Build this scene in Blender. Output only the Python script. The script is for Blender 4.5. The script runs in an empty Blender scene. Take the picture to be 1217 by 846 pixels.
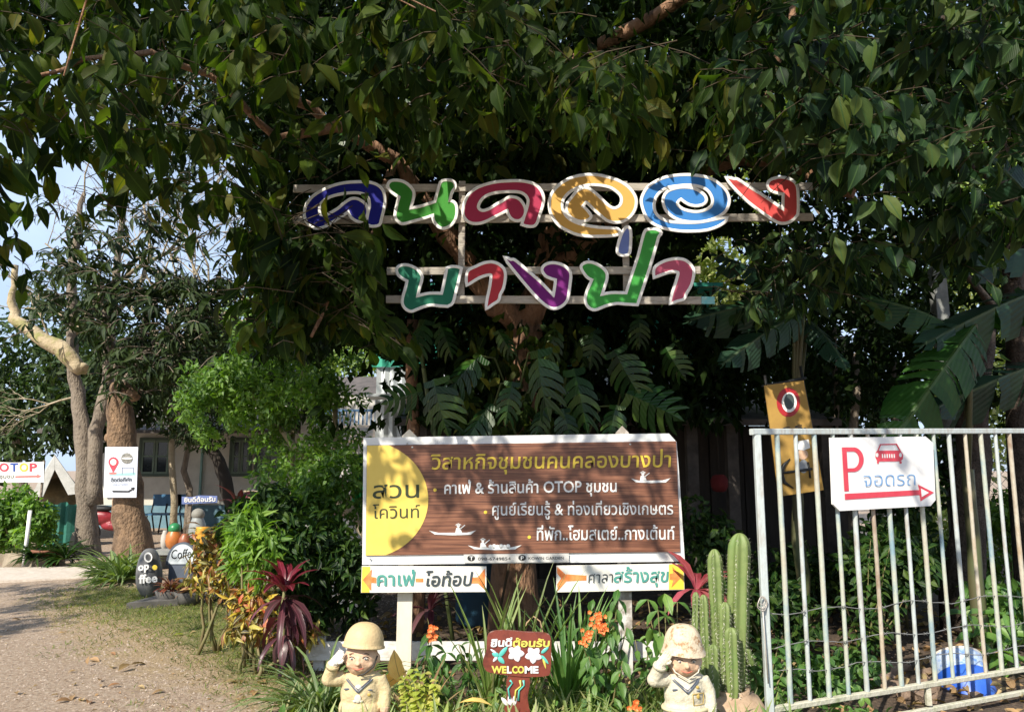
import bpy, bmesh, math, random
import numpy as np
from mathutils import Vector, Matrix, noise as mnoise

sc = bpy.context.scene
COL = sc.collection
R_ = math.radians
rnd = random.Random(7)
rng = np.random.default_rng(11)

# ------------------------------------------------------------------ camera, world, sun, exposure
FPX, CX, CY, EYE, PITCH = 900.0, 608.5, 423.0, 1.5, R_(8.5)
cam = bpy.data.objects.new('camera', bpy.data.cameras.new('camera'))
COL.objects.link(cam)
cam.location = (0, 0, EYE)
cam.rotation_euler = (R_(90) + PITCH, 0, 0)
cam.data.sensor_width = 36.0
cam.data.lens = 36.0 * FPX / 1217.0
cam.data.clip_start = 0.05
cam.data.clip_end = 2000
sc.camera = cam

SUN_EL, SUN_AZ = R_(41), R_(32)      # light travels towards +y and +x (sun behind the camera, to its left)
ldir = Vector((math.sin(SUN_AZ) * math.cos(SUN_EL), math.cos(SUN_AZ) * math.cos(SUN_EL), -math.sin(SUN_EL)))
w = bpy.data.worlds.new('World'); sc.world = w; w.use_nodes = True
nt = w.node_tree
bg = nt.nodes['Background']
sky = nt.nodes.new('ShaderNodeTexSky'); sky.sky_type = 'NISHITA'; sky.sun_disc = False
sky.sun_elevation = SUN_EL
sky.sun_rotation = math.atan2(-ldir.x, -ldir.y)
sky.air_density = 1.0; sky.dust_density = 1.0
# thin bright cloud veil over the blue, all round
tcw = nt.nodes.new('ShaderNodeTexCoord'); cn = nt.nodes.new('ShaderNodeTexNoise'); cn.inputs['Scale'].default_value = 3.2; cn.inputs['Detail'].default_value = 6
nt.links.new(tcw.outputs['Generated'], cn.inputs['Vector'])
cr = nt.nodes.new('ShaderNodeMapRange'); cr.inputs['From Min'].default_value = .38; cr.inputs['From Max'].default_value = .66; cr.inputs['To Min'].default_value = .30; cr.inputs['To Max'].default_value = .95
nt.links.new(cn.outputs['Fac'], cr.inputs['Value'])
cm = nt.nodes.new('ShaderNodeMix'); cm.data_type = 'RGBA'
nt.links.new(cr.outputs[0], cm.inputs[0]); nt.links.new(sky.outputs[0], cm.inputs[6]); cm.inputs[7].default_value = (6.0, 7.6, 10.2, 1)
nt.links.new(cm.outputs[2], bg.inputs['Color'])
bg.inputs['Strength'].default_value = 0.088
sun = bpy.data.objects.new('sun', bpy.data.lights.new('sun', 'SUN'))
COL.objects.link(sun)
sun.data.energy = 4.8; sun.data.angle = R_(0.6); sun.data.color = (1.0, 0.93, 0.80)
sun.rotation_euler = ldir.to_track_quat('-Z', 'Y').to_euler()
sun.location = (-6, -8, 12)
sc.view_settings.view_transform = 'Standard'
sc.view_settings.look = 'None'
sc.view_settings.gamma = 1.0
sc.view_settings.exposure = 0.58
sc.cycles.max_bounces = 6
sc.cycles.transparent_max_bounces = 6

# ------------------------------------------------------------------ pixel -> world helpers (photo is 1217 x 846)
cp, sp = math.cos(PITCH), math.sin(PITCH)
def ray(px, py):
    a = (px - CX) / FPX; b = -(py - CY) / FPX
    return Vector((a, cp - b * sp, sp + b * cp))
def P(px, py, Y):
    d = ray(px, py); t = Y / d.y
    return Vector((d.x * t, Y, EYE + d.z * t))
def Gd(px, py, z=0.0):
    d = ray(px, py); t = (z - EYE) / d.z
    return Vector((d.x * t, d.y * t, z))
def RP(px, py, pt, n):
    d = ray(px, py); o = Vector((0, 0, EYE))
    t = (Vector(pt) - o).dot(n) / d.dot(n)
    return o + d * t
def proj(A):
    A = np.asarray(A, float)
    x = A[..., 0]; y = A[..., 1]; z = A[..., 2] - EYE
    dep = y * cp + z * sp; up = -y * sp + z * cp
    dep = np.where(dep < .05, .05, dep)
    return CX + FPX * x / dep, CY - FPX * up / dep, dep
def Pn(px, py, Y):
    a = (px - CX) / FPX; b = -(py - CY) / FPX
    dy = cp - b * sp; t = Y / dy
    return np.stack([a * t, Y + 0 * t, EYE + (sp + b * cp) * t], -1)

# ------------------------------------------------------------------ materials
MATS = {}
def ramp(nt, stops):
    r = nt.nodes.new('ShaderNodeValToRGB')
    el = r.color_ramp.elements
    while len(el) < len(stops): el.new(0.5)
    for e, (p, c) in zip(el, stops):
        e.position = p; e.color = (*c, 1)
    return r
def mat(name, c, rough=0.7, c2=None, scale=8, stretch=(1, 1, 1), bump=0.0, bscale=None, lo=.35, hi=.65, metal=0, c3=None, spec=0.5, detail=6, coat=0):
    if name in MATS: return MATS[name]
    m = bpy.data.materials.new(name); m.use_nodes = True; MATS[name] = m
    nt = m.node_tree; b = nt.nodes['Principled BSDF']
    b.inputs['Roughness'].default_value = rough; b.inputs['Metallic'].default_value = metal
    b.inputs['Specular IOR Level'].default_value = spec
    b.inputs['Coat Weight'].default_value = coat
    b.inputs['Base Color'].default_value = (*c, 1)
    tc = nt.nodes.new('ShaderNodeTexCoord'); mp = nt.nodes.new('ShaderNodeMapping')
    mp.inputs['Scale'].default_value = stretch
    nt.links.new(tc.outputs['Object'], mp.inputs[0])
    if c2 is None: c2 = tuple(v * 0.82 for v in c)
    n = nt.nodes.new('ShaderNodeTexNoise'); n.inputs['Scale'].default_value = scale; n.inputs['Detail'].default_value = detail
    n.inputs['Roughness'].default_value = .65
    nt.links.new(mp.outputs[0], n.inputs['Vector'])
    st = [(lo, c), (hi, c2)] if c3 is None else [(lo, c), ((lo + hi) / 2, c3), (hi, c2)]
    r = ramp(nt, st)
    nt.links.new(n.outputs['Fac'], r.inputs[0]); nt.links.new(r.outputs[0], b.inputs['Base Color'])
    if bump:
        n2 = nt.nodes.new('ShaderNodeTexNoise'); n2.inputs['Scale'].default_value = bscale or scale * 4; n2.inputs['Detail'].default_value = 5
        nt.links.new(mp.outputs[0], n2.inputs['Vector'])
        bp = nt.nodes.new('ShaderNodeBump'); bp.inputs['Strength'].default_value = bump; bp.inputs['Distance'].default_value = 0.05 if 'bark' in name else 0.02
        nt.links.new(n2.outputs['Fac'], bp.inputs['Height']); nt.links.new(bp.outputs[0], b.inputs['Normal'])
    return m
def leafmat(name, cols, rough=0.42, rib=None, transl=0.3, spec=0.5, tcol=None):
    """cols: list of colours spread over the leaves by the per-leaf random number"""
    if name in MATS: return MATS[name]
    m = bpy.data.materials.new(name); m.use_nodes = True; MATS[name] = m
    nt = m.node_tree; b = nt.nodes['Principled BSDF']; out = nt.nodes['Material Output']
    b.inputs['Roughness'].default_value = rough; b.inputs['Specular IOR Level'].default_value = spec
    g = nt.nodes.new('ShaderNodeNewGeometry'); oi = nt.nodes.new('ShaderNodeObjectInfo')
    ad = nt.nodes.new('ShaderNodeMath'); ad.operation = 'ADD'
    fr = nt.nodes.new('ShaderNodeMath'); fr.operation = 'FRACT'
    nt.links.new(g.outputs['Random Per Island'], ad.inputs[0]); nt.links.new(oi.outputs['Random'], ad.inputs[1]); nt.links.new(ad.outputs[0], fr.inputs[0])
    k = len(cols)
    r = ramp(nt, [((i + .5) / k, c) for i, c in enumerate(cols)])
    nt.links.new(fr.outputs[0], r.inputs[0])
    col = r.outputs[0]
    # blotches
    tc = nt.nodes.new('ShaderNodeTexCoord')
    n = nt.nodes.new('ShaderNodeTexNoise'); n.inputs['Scale'].default_value = 14; n.inputs['Detail'].default_value = 3
    nt.links.new(g.outputs['Position'], n.inputs['Vector'])
    mr = nt.nodes.new('ShaderNodeMapRange'); mr.inputs['To Min'].default_value = .62; mr.inputs['To Max'].default_value = 1.38
    nt.links.new(n.outputs['Fac'], mr.inputs['Value'])
    mx = nt.nodes.new('ShaderNodeVectorMath'); mx.operation = 'SCALE'
    nt.links.new(col, mx.inputs[0]); nt.links.new(mr.outputs[0], mx.inputs['Scale'])
    n5 = nt.nodes.new('ShaderNodeTexNoise'); n5.inputs['Scale'].default_value = 1.6; n5.inputs['Detail'].default_value = 2
    nt.links.new(g.outputs['Position'], n5.inputs['Vector'])
    hs5 = nt.nodes.new('ShaderNodeHueSaturation'); m5 = nt.nodes.new('ShaderNodeMapRange'); m5.inputs['From Min'].default_value = .3; m5.inputs['From Max'].default_value = .7; m5.inputs['To Min'].default_value = .6; m5.inputs['To Max'].default_value = 1.6
    nt.links.new(n5.outputs['Fac'], m5.inputs['Value']); nt.links.new(m5.outputs[0], hs5.inputs['Value'])
    m6 = nt.nodes.new('ShaderNodeMapRange'); m6.inputs['From Min'].default_value = .3; m6.inputs['From Max'].default_value = .7; m6.inputs['To Min'].default_value = .515; m6.inputs['To Max'].default_value = .485
    nt.links.new(n5.outputs['Fac'], m6.inputs['Value']); nt.links.new(m6.outputs[0], hs5.inputs['Hue'])
    nt.links.new(mx.outputs[0], hs5.inputs['Color'])
    col = hs5.outputs[0]
    # midrib and side veins from the leaf's own uv
    uv = nt.nodes.new('ShaderNodeUVMap'); sx = nt.nodes.new('ShaderNodeSeparateXYZ')
    nt.links.new(uv.outputs[0], sx.inputs[0])
    s1 = nt.nodes.new('ShaderNodeMath'); s1.operation = 'SUBTRACT'; s1.inputs[1].default_value = .5
    nt.links.new(sx.outputs[0], s1.inputs[0])
    a1 = nt.nodes.new('ShaderNodeMath'); a1.operation = 'ABSOLUTE'; nt.links.new(s1.outputs[0], a1.inputs[0])
    lt = nt.nodes.new('ShaderNodeMath'); lt.operation = 'LESS_THAN'; lt.inputs[1].default_value = .035
    nt.links.new(a1.outputs[0], lt.inputs[0])
    mm = nt.nodes.new('ShaderNodeMix'); mm.data_type = 'RGBA'
    if rib is None:
        a = cols[len(cols) // 2]; rib = (min(1, a[0] * 1.8 + .03), min(1, a[1] * 1.5 + .04), min(1, a[2] * 1.3 + .01))
    nt.links.new(lt.outputs[0], mm.inputs[0]); nt.links.new(col, mm.inputs[6]); mm.inputs[7].default_value = (*rib, 1)
    nt.links.new(mm.outputs[2], b.inputs['Base Color'])
    # side vein relief
    m1 = nt.nodes.new('ShaderNodeMath'); m1.operation = 'MULTIPLY_ADD'; m1.inputs[1].default_value = 1.3
    nt.links.new(a1.outputs[0], m1.inputs[0]); 
    m0 = nt.nodes.new('ShaderNodeMath'); m0.operation = 'MULTIPLY'; m0.inputs[1].default_value = -1.0
    nt.links.new(sx.outputs[1], m0.inputs[0]); nt.links.new(m0.outputs[0], m1.inputs[2])
    m2 = nt.nodes.new('ShaderNodeMath'); m2.operation = 'MULTIPLY'; m2.inputs[1].default_value = 60
    nt.links.new(m1.outputs[0], m2.inputs[0])
    m3 = nt.nodes.new('ShaderNodeMath'); m3.operation = 'SINE'; nt.links.new(m2.outputs[0], m3.inputs[0])
    bp = nt.nodes.new('ShaderNodeBump'); bp.inputs['Strength'].default_value = .25; bp.inputs['Distance'].default_value = .004
    nt.links.new(m3.outputs[0], bp.inputs['Height']); nt.links.new(bp.outputs[0], b.inputs['Normal'])
    if transl > 0:
        t = nt.nodes.new('ShaderNodeBsdfTranslucent'); ms = nt.nodes.new('ShaderNodeMixShader'); ms.inputs[0].default_value = transl
        br = nt.nodes.new('ShaderNodeMix'); br.data_type = 'RGBA'; br.blend_type = 'MULTIPLY'; br.inputs[0].default_value = 1
        br.inputs[7].default_value = (*(tcol or (1.9, 2.0, .6)), 1)
        nt.links.new(mm.outputs[2], br.inputs[6]); nt.links.new(br.outputs[2], t.inputs['Color'])
        nt.links.new(b.outputs[0], ms.inputs[1]); nt.links.new(t.outputs[0], ms.inputs[2]); nt.links.new(ms.outputs[0], out.inputs['Surface'])
    return m

# ------------------------------------------------------------------ objects and tags
WL = {}
def thing(name, label, cat, loc=(0, 0, 0), group=None):
    o = bpy.data.objects.new(name, None); COL.objects.link(o); o.location = loc
    o.empty_display_size = .1
    o['label'] = label; o['category'] = cat
    if group: o['group'] = group
    WL[o.name] = Vector(loc)
    return o
def tagm(o, label, cat, group=None, kind=None):
    if label: o['label'] = label
    if cat: o['category'] = cat
    if group: o['group'] = group
    if kind: o['kind'] = kind
    return o
class MB:
    def __init__(s): s.v = []; s.f = []; s.sm = []
    def add(s, vs, fs, smooth=False):
        b = len(s.v); s.v += [tuple(v) for v in vs]; s.f += [[b + i for i in f] for f in fs]; s.sm += [smooth] * len(fs); return s
    def box(s, lo, hi, M=None, jit=0):
        x0, y0, z0 = lo; x1, y1, z1 = hi
        vs = [Vector((x, y, z)) for x in (x0, x1) for y in (y0, y1) for z in (z0, z1)]
        if jit: vs = [v + Vector((rnd.uniform(-jit, jit), rnd.uniform(-jit, jit), rnd.uniform(-jit, jit))) for v in vs]
        if M is not None: vs = [M @ v for v in vs]
        return s.add(vs, [(0, 1, 3, 2), (4, 6, 7, 5), (0, 4, 5, 1), (2, 3, 7, 6), (0, 2, 6, 4), (1, 5, 7, 3)])
    def beam(s, a, b, w, d, up=Vector((0, 0, 1)), bev=0.0):
        """rectangular bar from a to b; w across (perp to up-ish), d along the other"""
        a = Vector(a); b = Vector(b); t = (b - a).normalized()
        x = t.cross(up)
        if x.length < 1e-3: x = t.cross(Vector((0, 1, 0)))
        x.normalize(); y = x.cross(t).normalized()
        c = bev
        pr = [(-w/2+c, -d/2), (w/2-c, -d/2), (w/2, -d/2+c), (w/2, d/2-c), (w/2-c, d/2), (-w/2+c, d/2), (-w/2, d/2-c), (-w/2, -d/2+c)] if c else [(-w/2, -d/2), (w/2, -d/2), (w/2, d/2), (-w/2, d/2)]
        n = len(pr)
        vs = [a + x * p + y * q for p, q in pr] + [b + x * p + y * q for p, q in pr]
        fs = [(i, (i + 1) % n, n + (i + 1) % n, n + i) for i in range(n)] + [tuple(range(n))[::-1], tuple(range(n, 2 * n))]
        return s.add(vs, fs)
    def tube(s, pts, rs, n=8, cap=True, wob=0, smooth=True, squash=None):
        pts = [Vector(p) for p in pts]
        if not hasattr(rs, '__len__'): rs = [rs] * len(pts)
        vs = []; prev = None
        for i, p in enumerate(pts):
            t = (pts[min(i + 1, len(pts) - 1)] - pts[max(i - 1, 0)])
            if t.length < 1e-9: t = Vector((0, 0, 1))
            t.normalize()
            if prev is None:
                x = t.cross(Vector((0.13, 1, .07)));
                if x.length < .1: x = t.cross(Vector((1, 0, 0)))
            else: x = prev - t * prev.dot(t)
            x.normalize(); prev = x; y = t.cross(x)
            for k in range(n):
                a = 2 * math.pi * k / n
                r = rs[i]
                if wob: r *= 1 + wob * mnoise.noise(Vector((p.x * 3 + math.cos(a) * 1.3, p.y * 3 + math.sin(a) * 1.3, p.z * 3)))
                vs.append(p + x * math.cos(a) * r + y * math.sin(a) * r * (squash or 1))
        fs = []
        for i in range(len(pts) - 1):
            for k in range(n):
                fs.append((i * n + k, i * n + (k + 1) % n, (i + 1) * n + (k + 1) % n, (i + 1) * n + k))
        s.add(vs, fs, smooth)
        if cap:
            b = len(s.v) - len(vs); e = b + (len(pts) - 1) * n
            s.f.append([b + k for k in range(n)][::-1]); s.f.append([e + k for k in range(n)]); s.sm += [False, False]
        return s
    def lathe(s, prof, c=(0, 0, 0), n=20, M=None):
        vs = []
        for r, z in prof:
            for k in range(n):
                a = 2 * math.pi * k / n; v = Vector((c[0] + r * math.cos(a), c[1] + r * math.sin(a), c[2] + z))
                vs.append(M @ v if M is not None else v)
        fs = [(i * n + k, i * n + (k + 1) % n, (i + 1) * n + (k + 1) % n, (i + 1) * n + k) for i in range(len(prof) - 1) for k in range(n)]
        return s.add(vs, fs, True)
    def ell(s, c, r, nu=16, nv=10, M=None, rot=None):
        vs = [];
        for i in range(nv + 1):
            th = math.pi * i / nv
            for k in range(nu):
                a = 2 * math.pi * k / nu
                v = Vector((r[0] * math.sin(th) * math.cos(a), r[1] * math.sin(th) * math.sin(a), r[2] * math.cos(th)))
                if rot is not None: v = rot @ v
                v = v + Vector(c)
                vs.append(M @ v if M is not None else v)
        fs = [(i * nu + k, (i + 1) * nu + k, (i + 1) * nu + (k + 1) % nu, i * nu + (k + 1) % nu) for i in range(nv) for k in range(nu)]
        return s.add(vs, fs, True)
    def poly(s, pts, back=None):
        """flat polygon (list of Vectors); back: extrusion vector gives it thickness"""
        n = len(pts)
        if back is None: return s.add(pts, [tuple(range(n))])
        q = [Vector(p) + back for p in pts]
        return s.add(list(pts) + q, [tuple(range(n)), tuple(range(n, 2 * n))[::-1]] + [(i, n + i, n + (i + 1) % n, (i + 1) % n) for i in range(n)])
def mesh_of(name, mb, off=None, clean=False):
    me = bpy.data.meshes.new(name)
    v = mb.v if off is None else [(a[0] - off[0], a[1] - off[1], a[2] - off[2]) for a in mb.v]
    me.from_pydata(v, [], mb.f)
    me.polygons.foreach_set('use_smooth', mb.sm)
    return me
def fixn(me):
    bm = bmesh.new(); bm.from_mesh(me); bmesh.ops.remove_doubles(bm, verts=bm.verts, dist=1e-5)
    bmesh.ops.recalc_face_normals(bm, faces=bm.faces); bm.to_mesh(me); bm.free()
def part(name, mb, m, parent=None, label=None, kind=None):
    """mb holds world coordinates; the mesh is stored relative to its parent"""
    off = WL[parent.name] if parent is not None else Vector((0, 0, 0))
    if isinstance(mb, bpy.types.Mesh):
        me = mb
        if off.length: me.transform(Matrix.Translation(-off))
    else:
        me = mesh_of(name, mb, off); fixn(me)
    me.materials.append(m)
    o = bpy.data.objects.new(name, me); COL.objects.link(o)
    if parent is not None: o.parent = parent
    WL[o.name] = off
    if label: o['label'] = label
    if kind: o['kind'] = kind
    return o
def solo(name, mb, m, label, cat, group=None, kind=None, base=None):
    """a thing that is one mesh; origin at its base"""
    if base is None:
        A = np.array([tuple(v) for v in mb.v]); base = ((A[:, 0].min() + A[:, 0].max()) / 2, (A[:, 1].min() + A[:, 1].max()) / 2, A[:, 2].min())
    me = mesh_of(name, mb, base); fixn(me); me.materials.append(m)
    o = bpy.data.objects.new(name, me); COL.objects.link(o); o.location = base; WL[o.name] = Vector(base)
    return tagm(o, label, cat, group, kind)

# ------------------------------------------------------------------ leaves
def leaf_tpl(prof, fold=.25, bend=.5, curl=0.0, wave=0.0, n=None):
    """prof: list of (t, half width as a share of the width); leaf runs along +y, faces +z"""
    V = []; UV = []; F = []; rows = []
    for i, (t, wd) in enumerate(prof):
        if abs(bend) > 1e-4: y = math.sin(bend * t) / bend; z = -(1 - math.cos(bend * t)) / bend
        else: y, z = t, 0
        ny, nz = math.sin(bend * t), math.cos(bend * t)
        if wd <= 0:
            rows.append([len(V)]); V.append((0, y, z)); UV.append((.5, t))
        else:
            wz = wave * math.sin(i * 2.1)
            b = len(V); rows.append([b, b + 1, b + 2])
            h = fold * wd
            V += [(-wd, y + ny * h, z + nz * h * .3 + wz), (0, y, z), (wd, y + ny * h, z + nz * h * .3 - wz)]
            UV += [(.5 - wd, t), (.5, t), (.5 + wd, t)]
    for a, b in zip(rows[:-1], rows[1:]):
        if len(a) == 1 and len(b) == 3: F += [(a[0], b[1], b[0]), (a[0], b[2], b[1])]
        elif len(a) == 3 and len(b) == 3: F += [(a[0], a[1], b[1], b[0]), (a[1], a[2], b[2], b[1])]
        elif len(a) == 3: F += [(a[0], a[1], b[0]), (a[1], a[2], b[0])]
    return np.array(V, float), F, np.array(UV, float)
def fold_fix(tp, fold):  # raise the leaf's edges by fold
    V, F, UV = tp; V = V.copy(); V[:, 2] += np.abs(V[:, 0]) * fold
    return V, F, UV
T_OVAL = fold_fix(leaf_tpl([(0, 0), (.12, .16), (.35, .45), (.6, .46), (.82, .24), (1, 0)], 0, .7), .22)
T_LANCE = fold_fix(leaf_tpl([(0, 0), (.15, .2), (.4, .48), (.7, .33), (1, 0)], 0, .8), .12)
T_CHEAP = fold_fix(leaf_tpl([(0, 0), (.45, .5), (1, 0)], 0, .5), .16)
T_BLADE = fold_fix(leaf_tpl([(0, .3), (.2, .48), (.4, .5), (.6, .42), (.8, .25), (1, 0)], 0, 1.7), .03)
T_BLADE2 = fold_fix(leaf_tpl([(0, .3), (.3, .5), (.6, .42), (.85, .2), (1, 0)], 0, .5), .03)
T_STRAP = fold_fix(leaf_tpl([(0, .12), (.2, .32), (.45, .5), (.7, .42), (.9, .2), (1, 0)], 0, 1.25), .07)
def tpl_banana2():
    r = random.Random(8); V = []; F = []; UV = []
    prof = lambda t: .5 * min(1, (t / .14)) ** .6 * (1 if t < .6 else max(.02, 1 - ((t - .6) / .42) ** 2)) 
    def cz(t): return -.32 * t * t
    for sg in (-1, 1):
        t = 0.0
        while t < .985:
            dt = min(r.choice((.03, .05, .07, .10, .14)), 1 - t); t2 = t + dt; sag = r.uniform(.05, .30); sk = r.uniform(.02, .07); gap = r.uniform(.002, .012)
            b = len(V)
            for j, s_ in enumerate((0, .5, 1)):
                for tt in (t + gap * s_, t2 - gap * s_):
                    x = prof(min(tt, .99)) * s_; V.append((sg * x, tt + sk * s_ * s_, cz(tt) - sag * x - .25 * x * x)); UV.append((.5 + sg * x, tt))
            for j in range(2):
                q = (b + 2 * j, b + 2 * j + 1, b + 2 * j + 3, b + 2 * j + 2); F.append(q if sg < 0 else q[::-1])
            t = t2
    return np.array(V, float), F, np.array(UV, float)
def tpl_banana():
    V, F, UV = leaf_tpl([(0, .04), (.06, .25), (.15, .44), (.27, .5), (.4, .49), (.52, .5), (.64, .47), (.76, .42), (.87, .3), (.95, .15), (1, 0)], 0, .9)
    r = random.Random(3); V = V.copy()
    for i in range(len(V)):
        if abs(V[i, 0]) > .05: V[i, 0] *= r.uniform(.82, 1.05); V[i, 2] -= abs(V[i, 0]) * r.uniform(.08, .30)
    return V, F, UV
T_BANANA = tpl_banana2()
def tpl_monstera():
    V = []; F = []; UV = []
    n = 6
    def prof(t): return .5 * math.sin(math.pi * min(1, (t * .86 + .12))) ** .65
    def add(vs, uv):
        b = len(V); V.extend(vs); UV.extend(uv); return b
    def cz(x, t): return -.55 * (t ** 2) * .6 - abs(x) * .35 + .02
    for sgn in (-1, 1):
        for i in range(n):
            t0 = -.02 + .92 * i / n; t1 = t0 + .92 / n
            g = .018 + .012 * i / n
            W = prof((t0 + t1) / 2); sweep = .10 + .16 * (i / n) - (.16 if i == 0 else 0)
            rows = []
            for j, s in enumerate((0, .3, .6, .85, 1)):
                wd = (t1 - t0) / 2 * (1.0 if s < .2 else (1.0 if s < .9 else .7)) - (g if s > .2 else 0) * .5
                mid = (t0 + t1) / 2 + sweep * s * s
                x = W * s
                rows.append(((sgn * x, mid - wd, cz(x, mid - wd)), (sgn * x, mid + wd, cz(x, mid + wd))))
            b = add([p for r in rows for p in r], [(.5 + p[0] * .9 + .05 * sgn, p[1]) for r in rows for p in r])
            for j in range(4):
                q = (b + 2 * j, b + 2 * j + 1, b + 2 * j + 3, b + 2 * j + 2)
                F.append(q if sgn < 0 else q[::-1])
        b = add([(0, .9, cz(0, .9)), (sgn * .1, .94, cz(.1, .94)), (0, 1.12, cz(0, 1.1))], [(.53, .9), (.6, .94), (.53, 1)])
        F.append((b, b + 1, b + 2))
    return np.array(V, float), F, np.array(UV, float)
T_MONST = tpl_monstera()

def nrmz(a): return a / np.maximum(np.linalg.norm(a, axis=-1, keepdims=True), 1e-9)
class Leaves:
    """arrays of leaf position, direction, normal, length, width"""
    def __init__(s): s.a = []
    def add(s, pos, d, n, L, W):
        pos = np.asarray(pos, float).reshape(-1, 3); k = len(pos)
        d = nrmz(np.broadcast_to(np.asarray(d, float), (k, 3))); n = np.broadcast_to(np.asarray(n, float), (k, 3))
        n = n - d * (n * d).sum(-1, keepdims=True); n = nrmz(n)
        L = np.broadcast_to(np.asarray(L, float), (k,)); W = np.broadcast_to(np.asarray(W, float), (k,))
        s.a.append((pos, d, n, L, W)); return s
    def cat(s): return [np.concatenate([x[i] for x in s.a]) for i in range(5)]
def joined_leaves(name, arr, tpl):
    pos, d, n, L, W = arr
    V, F, UV = tpl; k = len(pos); nv = len(V)
    x = np.cross(d, n)
    A = pos[:, None, :] + V[None, :, 0:1] * x[:, None, :] * W[:, None, None] + V[None, :, 1:2] * d[:, None, :] * L[:, None, None] + V[None, :, 2:3] * n[:, None, :] * L[:, None, None]
    me = bpy.data.meshes.new(name)
    me.vertices.add(k * nv); me.vertices.foreach_set('co', A.astype(np.float32).ravel())
    fl = np.concatenate([np.array(f) for f in F]); cnt = np.array([len(f) for f in F])
    loops = (fl[None, :] + (np.arange(k) * nv)[:, None]).ravel()
    starts = np.concatenate([[0], np.cumsum(cnt)[:-1]])
    me.loops.add(len(loops)); me.polygons.add(k * len(F))
    me.loops.foreach_set('vertex_index', loops.astype(np.int32))
    me.polygons.foreach_set('loop_start', (starts[None, :] + (np.arange(k) * len(fl))[:, None]).ravel().astype(np.int32))
    me.polygons.foreach_set('use_smooth', np.ones(k * len(F), dtype=bool))
    uvl = me.uv_layers.new(name='UVMap')
    uvl.data.foreach_set('uv', np.tile(UV[fl], (k, 1)).astype(np.float32).ravel())
    me.update(calc_edges=True); me.validate()
    return me
TPLM = {}
def tpl_mesh(key, tpl, m):
    k = (key, m.name)
    if k not in TPLM:
        V, F, UV = tpl
        me = bpy.data.meshes.new('leaf'); me.from_pydata([tuple(v) for v in V], [], F)
        me.polygons.foreach_set('use_smooth', [True] * len(F))
        uvl = me.uv_layers.new(name='UVMap'); i = 0
        for f in F:
            for a in f: uvl.data[i].uv = UV[a]; i += 1
        me.materials.append(m); TPLM[k] = me
    return TPLM[k]
NPARTS = [0]
def leaf_parts(parent, arr, key, tpl, m, name='leaf'):
    me = tpl_mesh(key, tpl, m); off = WL[parent.name]
    pos, d, n, L, W = arr; x = np.cross(d, n)
    for i in range(len(pos)):
        o = bpy.data.objects.new(name, me); COL.objects.link(o); o.parent = parent
        s3 = L[i]
        M = Matrix(((x[i, 0] * W[i], d[i, 0] * L[i], n[i, 0] * s3, pos[i, 0] - off[0]), (x[i, 1] * W[i], d[i, 1] * L[i], n[i, 1] * s3, pos[i, 1] - off[1]),
                    (x[i, 2] * W[i], d[i, 2] * L[i], n[i, 2] * s3, pos[i, 2] - off[2]), (0, 0, 0, 1)))
        o.matrix_local = M
    NPARTS[0] += len(pos)
def foliage(parent, lv, key, tpl, m, nparts=300, name='leaf', minpx=9, cheap=None):
    arr = lv.cat() if isinstance(lv, Leaves) else lv
    pos, d, n, L, W = arr
    c = pos + d * L[:, None] * .5
    px, py, dep = proj(c); size = np.maximum(L, W) * FPX / dep
    inf = (px > -10) & (px < 1227) & (py > -10) & (py < 856) & (dep > .3)
    score = np.where(inf & (size >= minpx), size + 60.0 / dep, -1)
    idx = np.argsort(-score)[:nparts]; idx = idx[score[idx] > 0]
    rest = np.ones(len(pos), bool); rest[idx] = False
    if len(idx): leaf_parts(parent, [a[idx] for a in arr], key, tpl, m, name)
    if rest.any():
        me = joined_leaves('foliage', [a[rest] for a in arr], cheap or tpl)
        o = part('foliage', me, m, parent)
        if rest.sum() > 30: o['kind'] = 'stuff'
def sprays(O, k, L, leafL, asp, droop=.9, face=(0, -.5, .5), dz=(-.8, .3), jl=.38, out=None, noi=.35):
    n = len(O); az = rng.uniform(0, 2 * np.pi, n)
    d = np.stack([np.cos(az), np.sin(az), rng.uniform(dz[0], dz[1], n)], -1)
    if out is not None: d = d + out
    d = nrmz(d); Ls = L * rng.uniform(.6, 1.3, n)
    t = (np.arange(k) + .6) / k
    pos = O[:, None] + d[:, None] * (t[None, :, None] * Ls[:, None, None])
    side = nrmz(np.cross(d, np.array([0, 0, 1.0])))
    alt = np.where(np.arange(k) % 2 == 0, 1, -1)[None, :, None] * (1 - .6 * t[None, :, None])
    ld = .55 * d[:, None] + .9 * side[:, None] * alt + np.array([0, 0, -droop]) + rng.normal(0, noi, (n, k, 3))
    nn = np.array(face) + rng.normal(0, .45, (n, k, 3))
    ll = leafL * rng.uniform(1 - jl, 1 + jl, (n, k))
    tw = [(O[i], O[i] + d[i] * Ls[i]) for i in range(n)]
    return (pos.reshape(-1, 3), ld.reshape(-1, 3), nn.reshape(-1, 3), ll.ravel(), (ll * asp * rng.uniform(.85, 1.2, (n, k))).ravel()), tw
def twig_mesh(mb, tw, r=.004, lim=4000):
    for a, b in tw[:lim]:
        a = Vector(a); b = Vector(b); m = (a + b) / 2 + Vector((0, 0, .03))
        mb.tube([a, m, b], [r * 1.3, r, r * .5], n=3, cap=False)
def ballpts(c, r, n, shell=.0):
    v = nrmz(rng.normal(0, 1, (n, 3))); rad = rng.uniform(shell, 1, n) ** (1 / 3 if shell == 0 else 1)
    return np.array(c) + v * rad[:, None] * np.array(r)
def pxpts(n, x0, x1, y0, y1, Y0, Y1):
    return Pn(rng.uniform(x0, x1, n), rng.uniform(y0, y1, n), rng.uniform(Y0, Y1, n))
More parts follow.
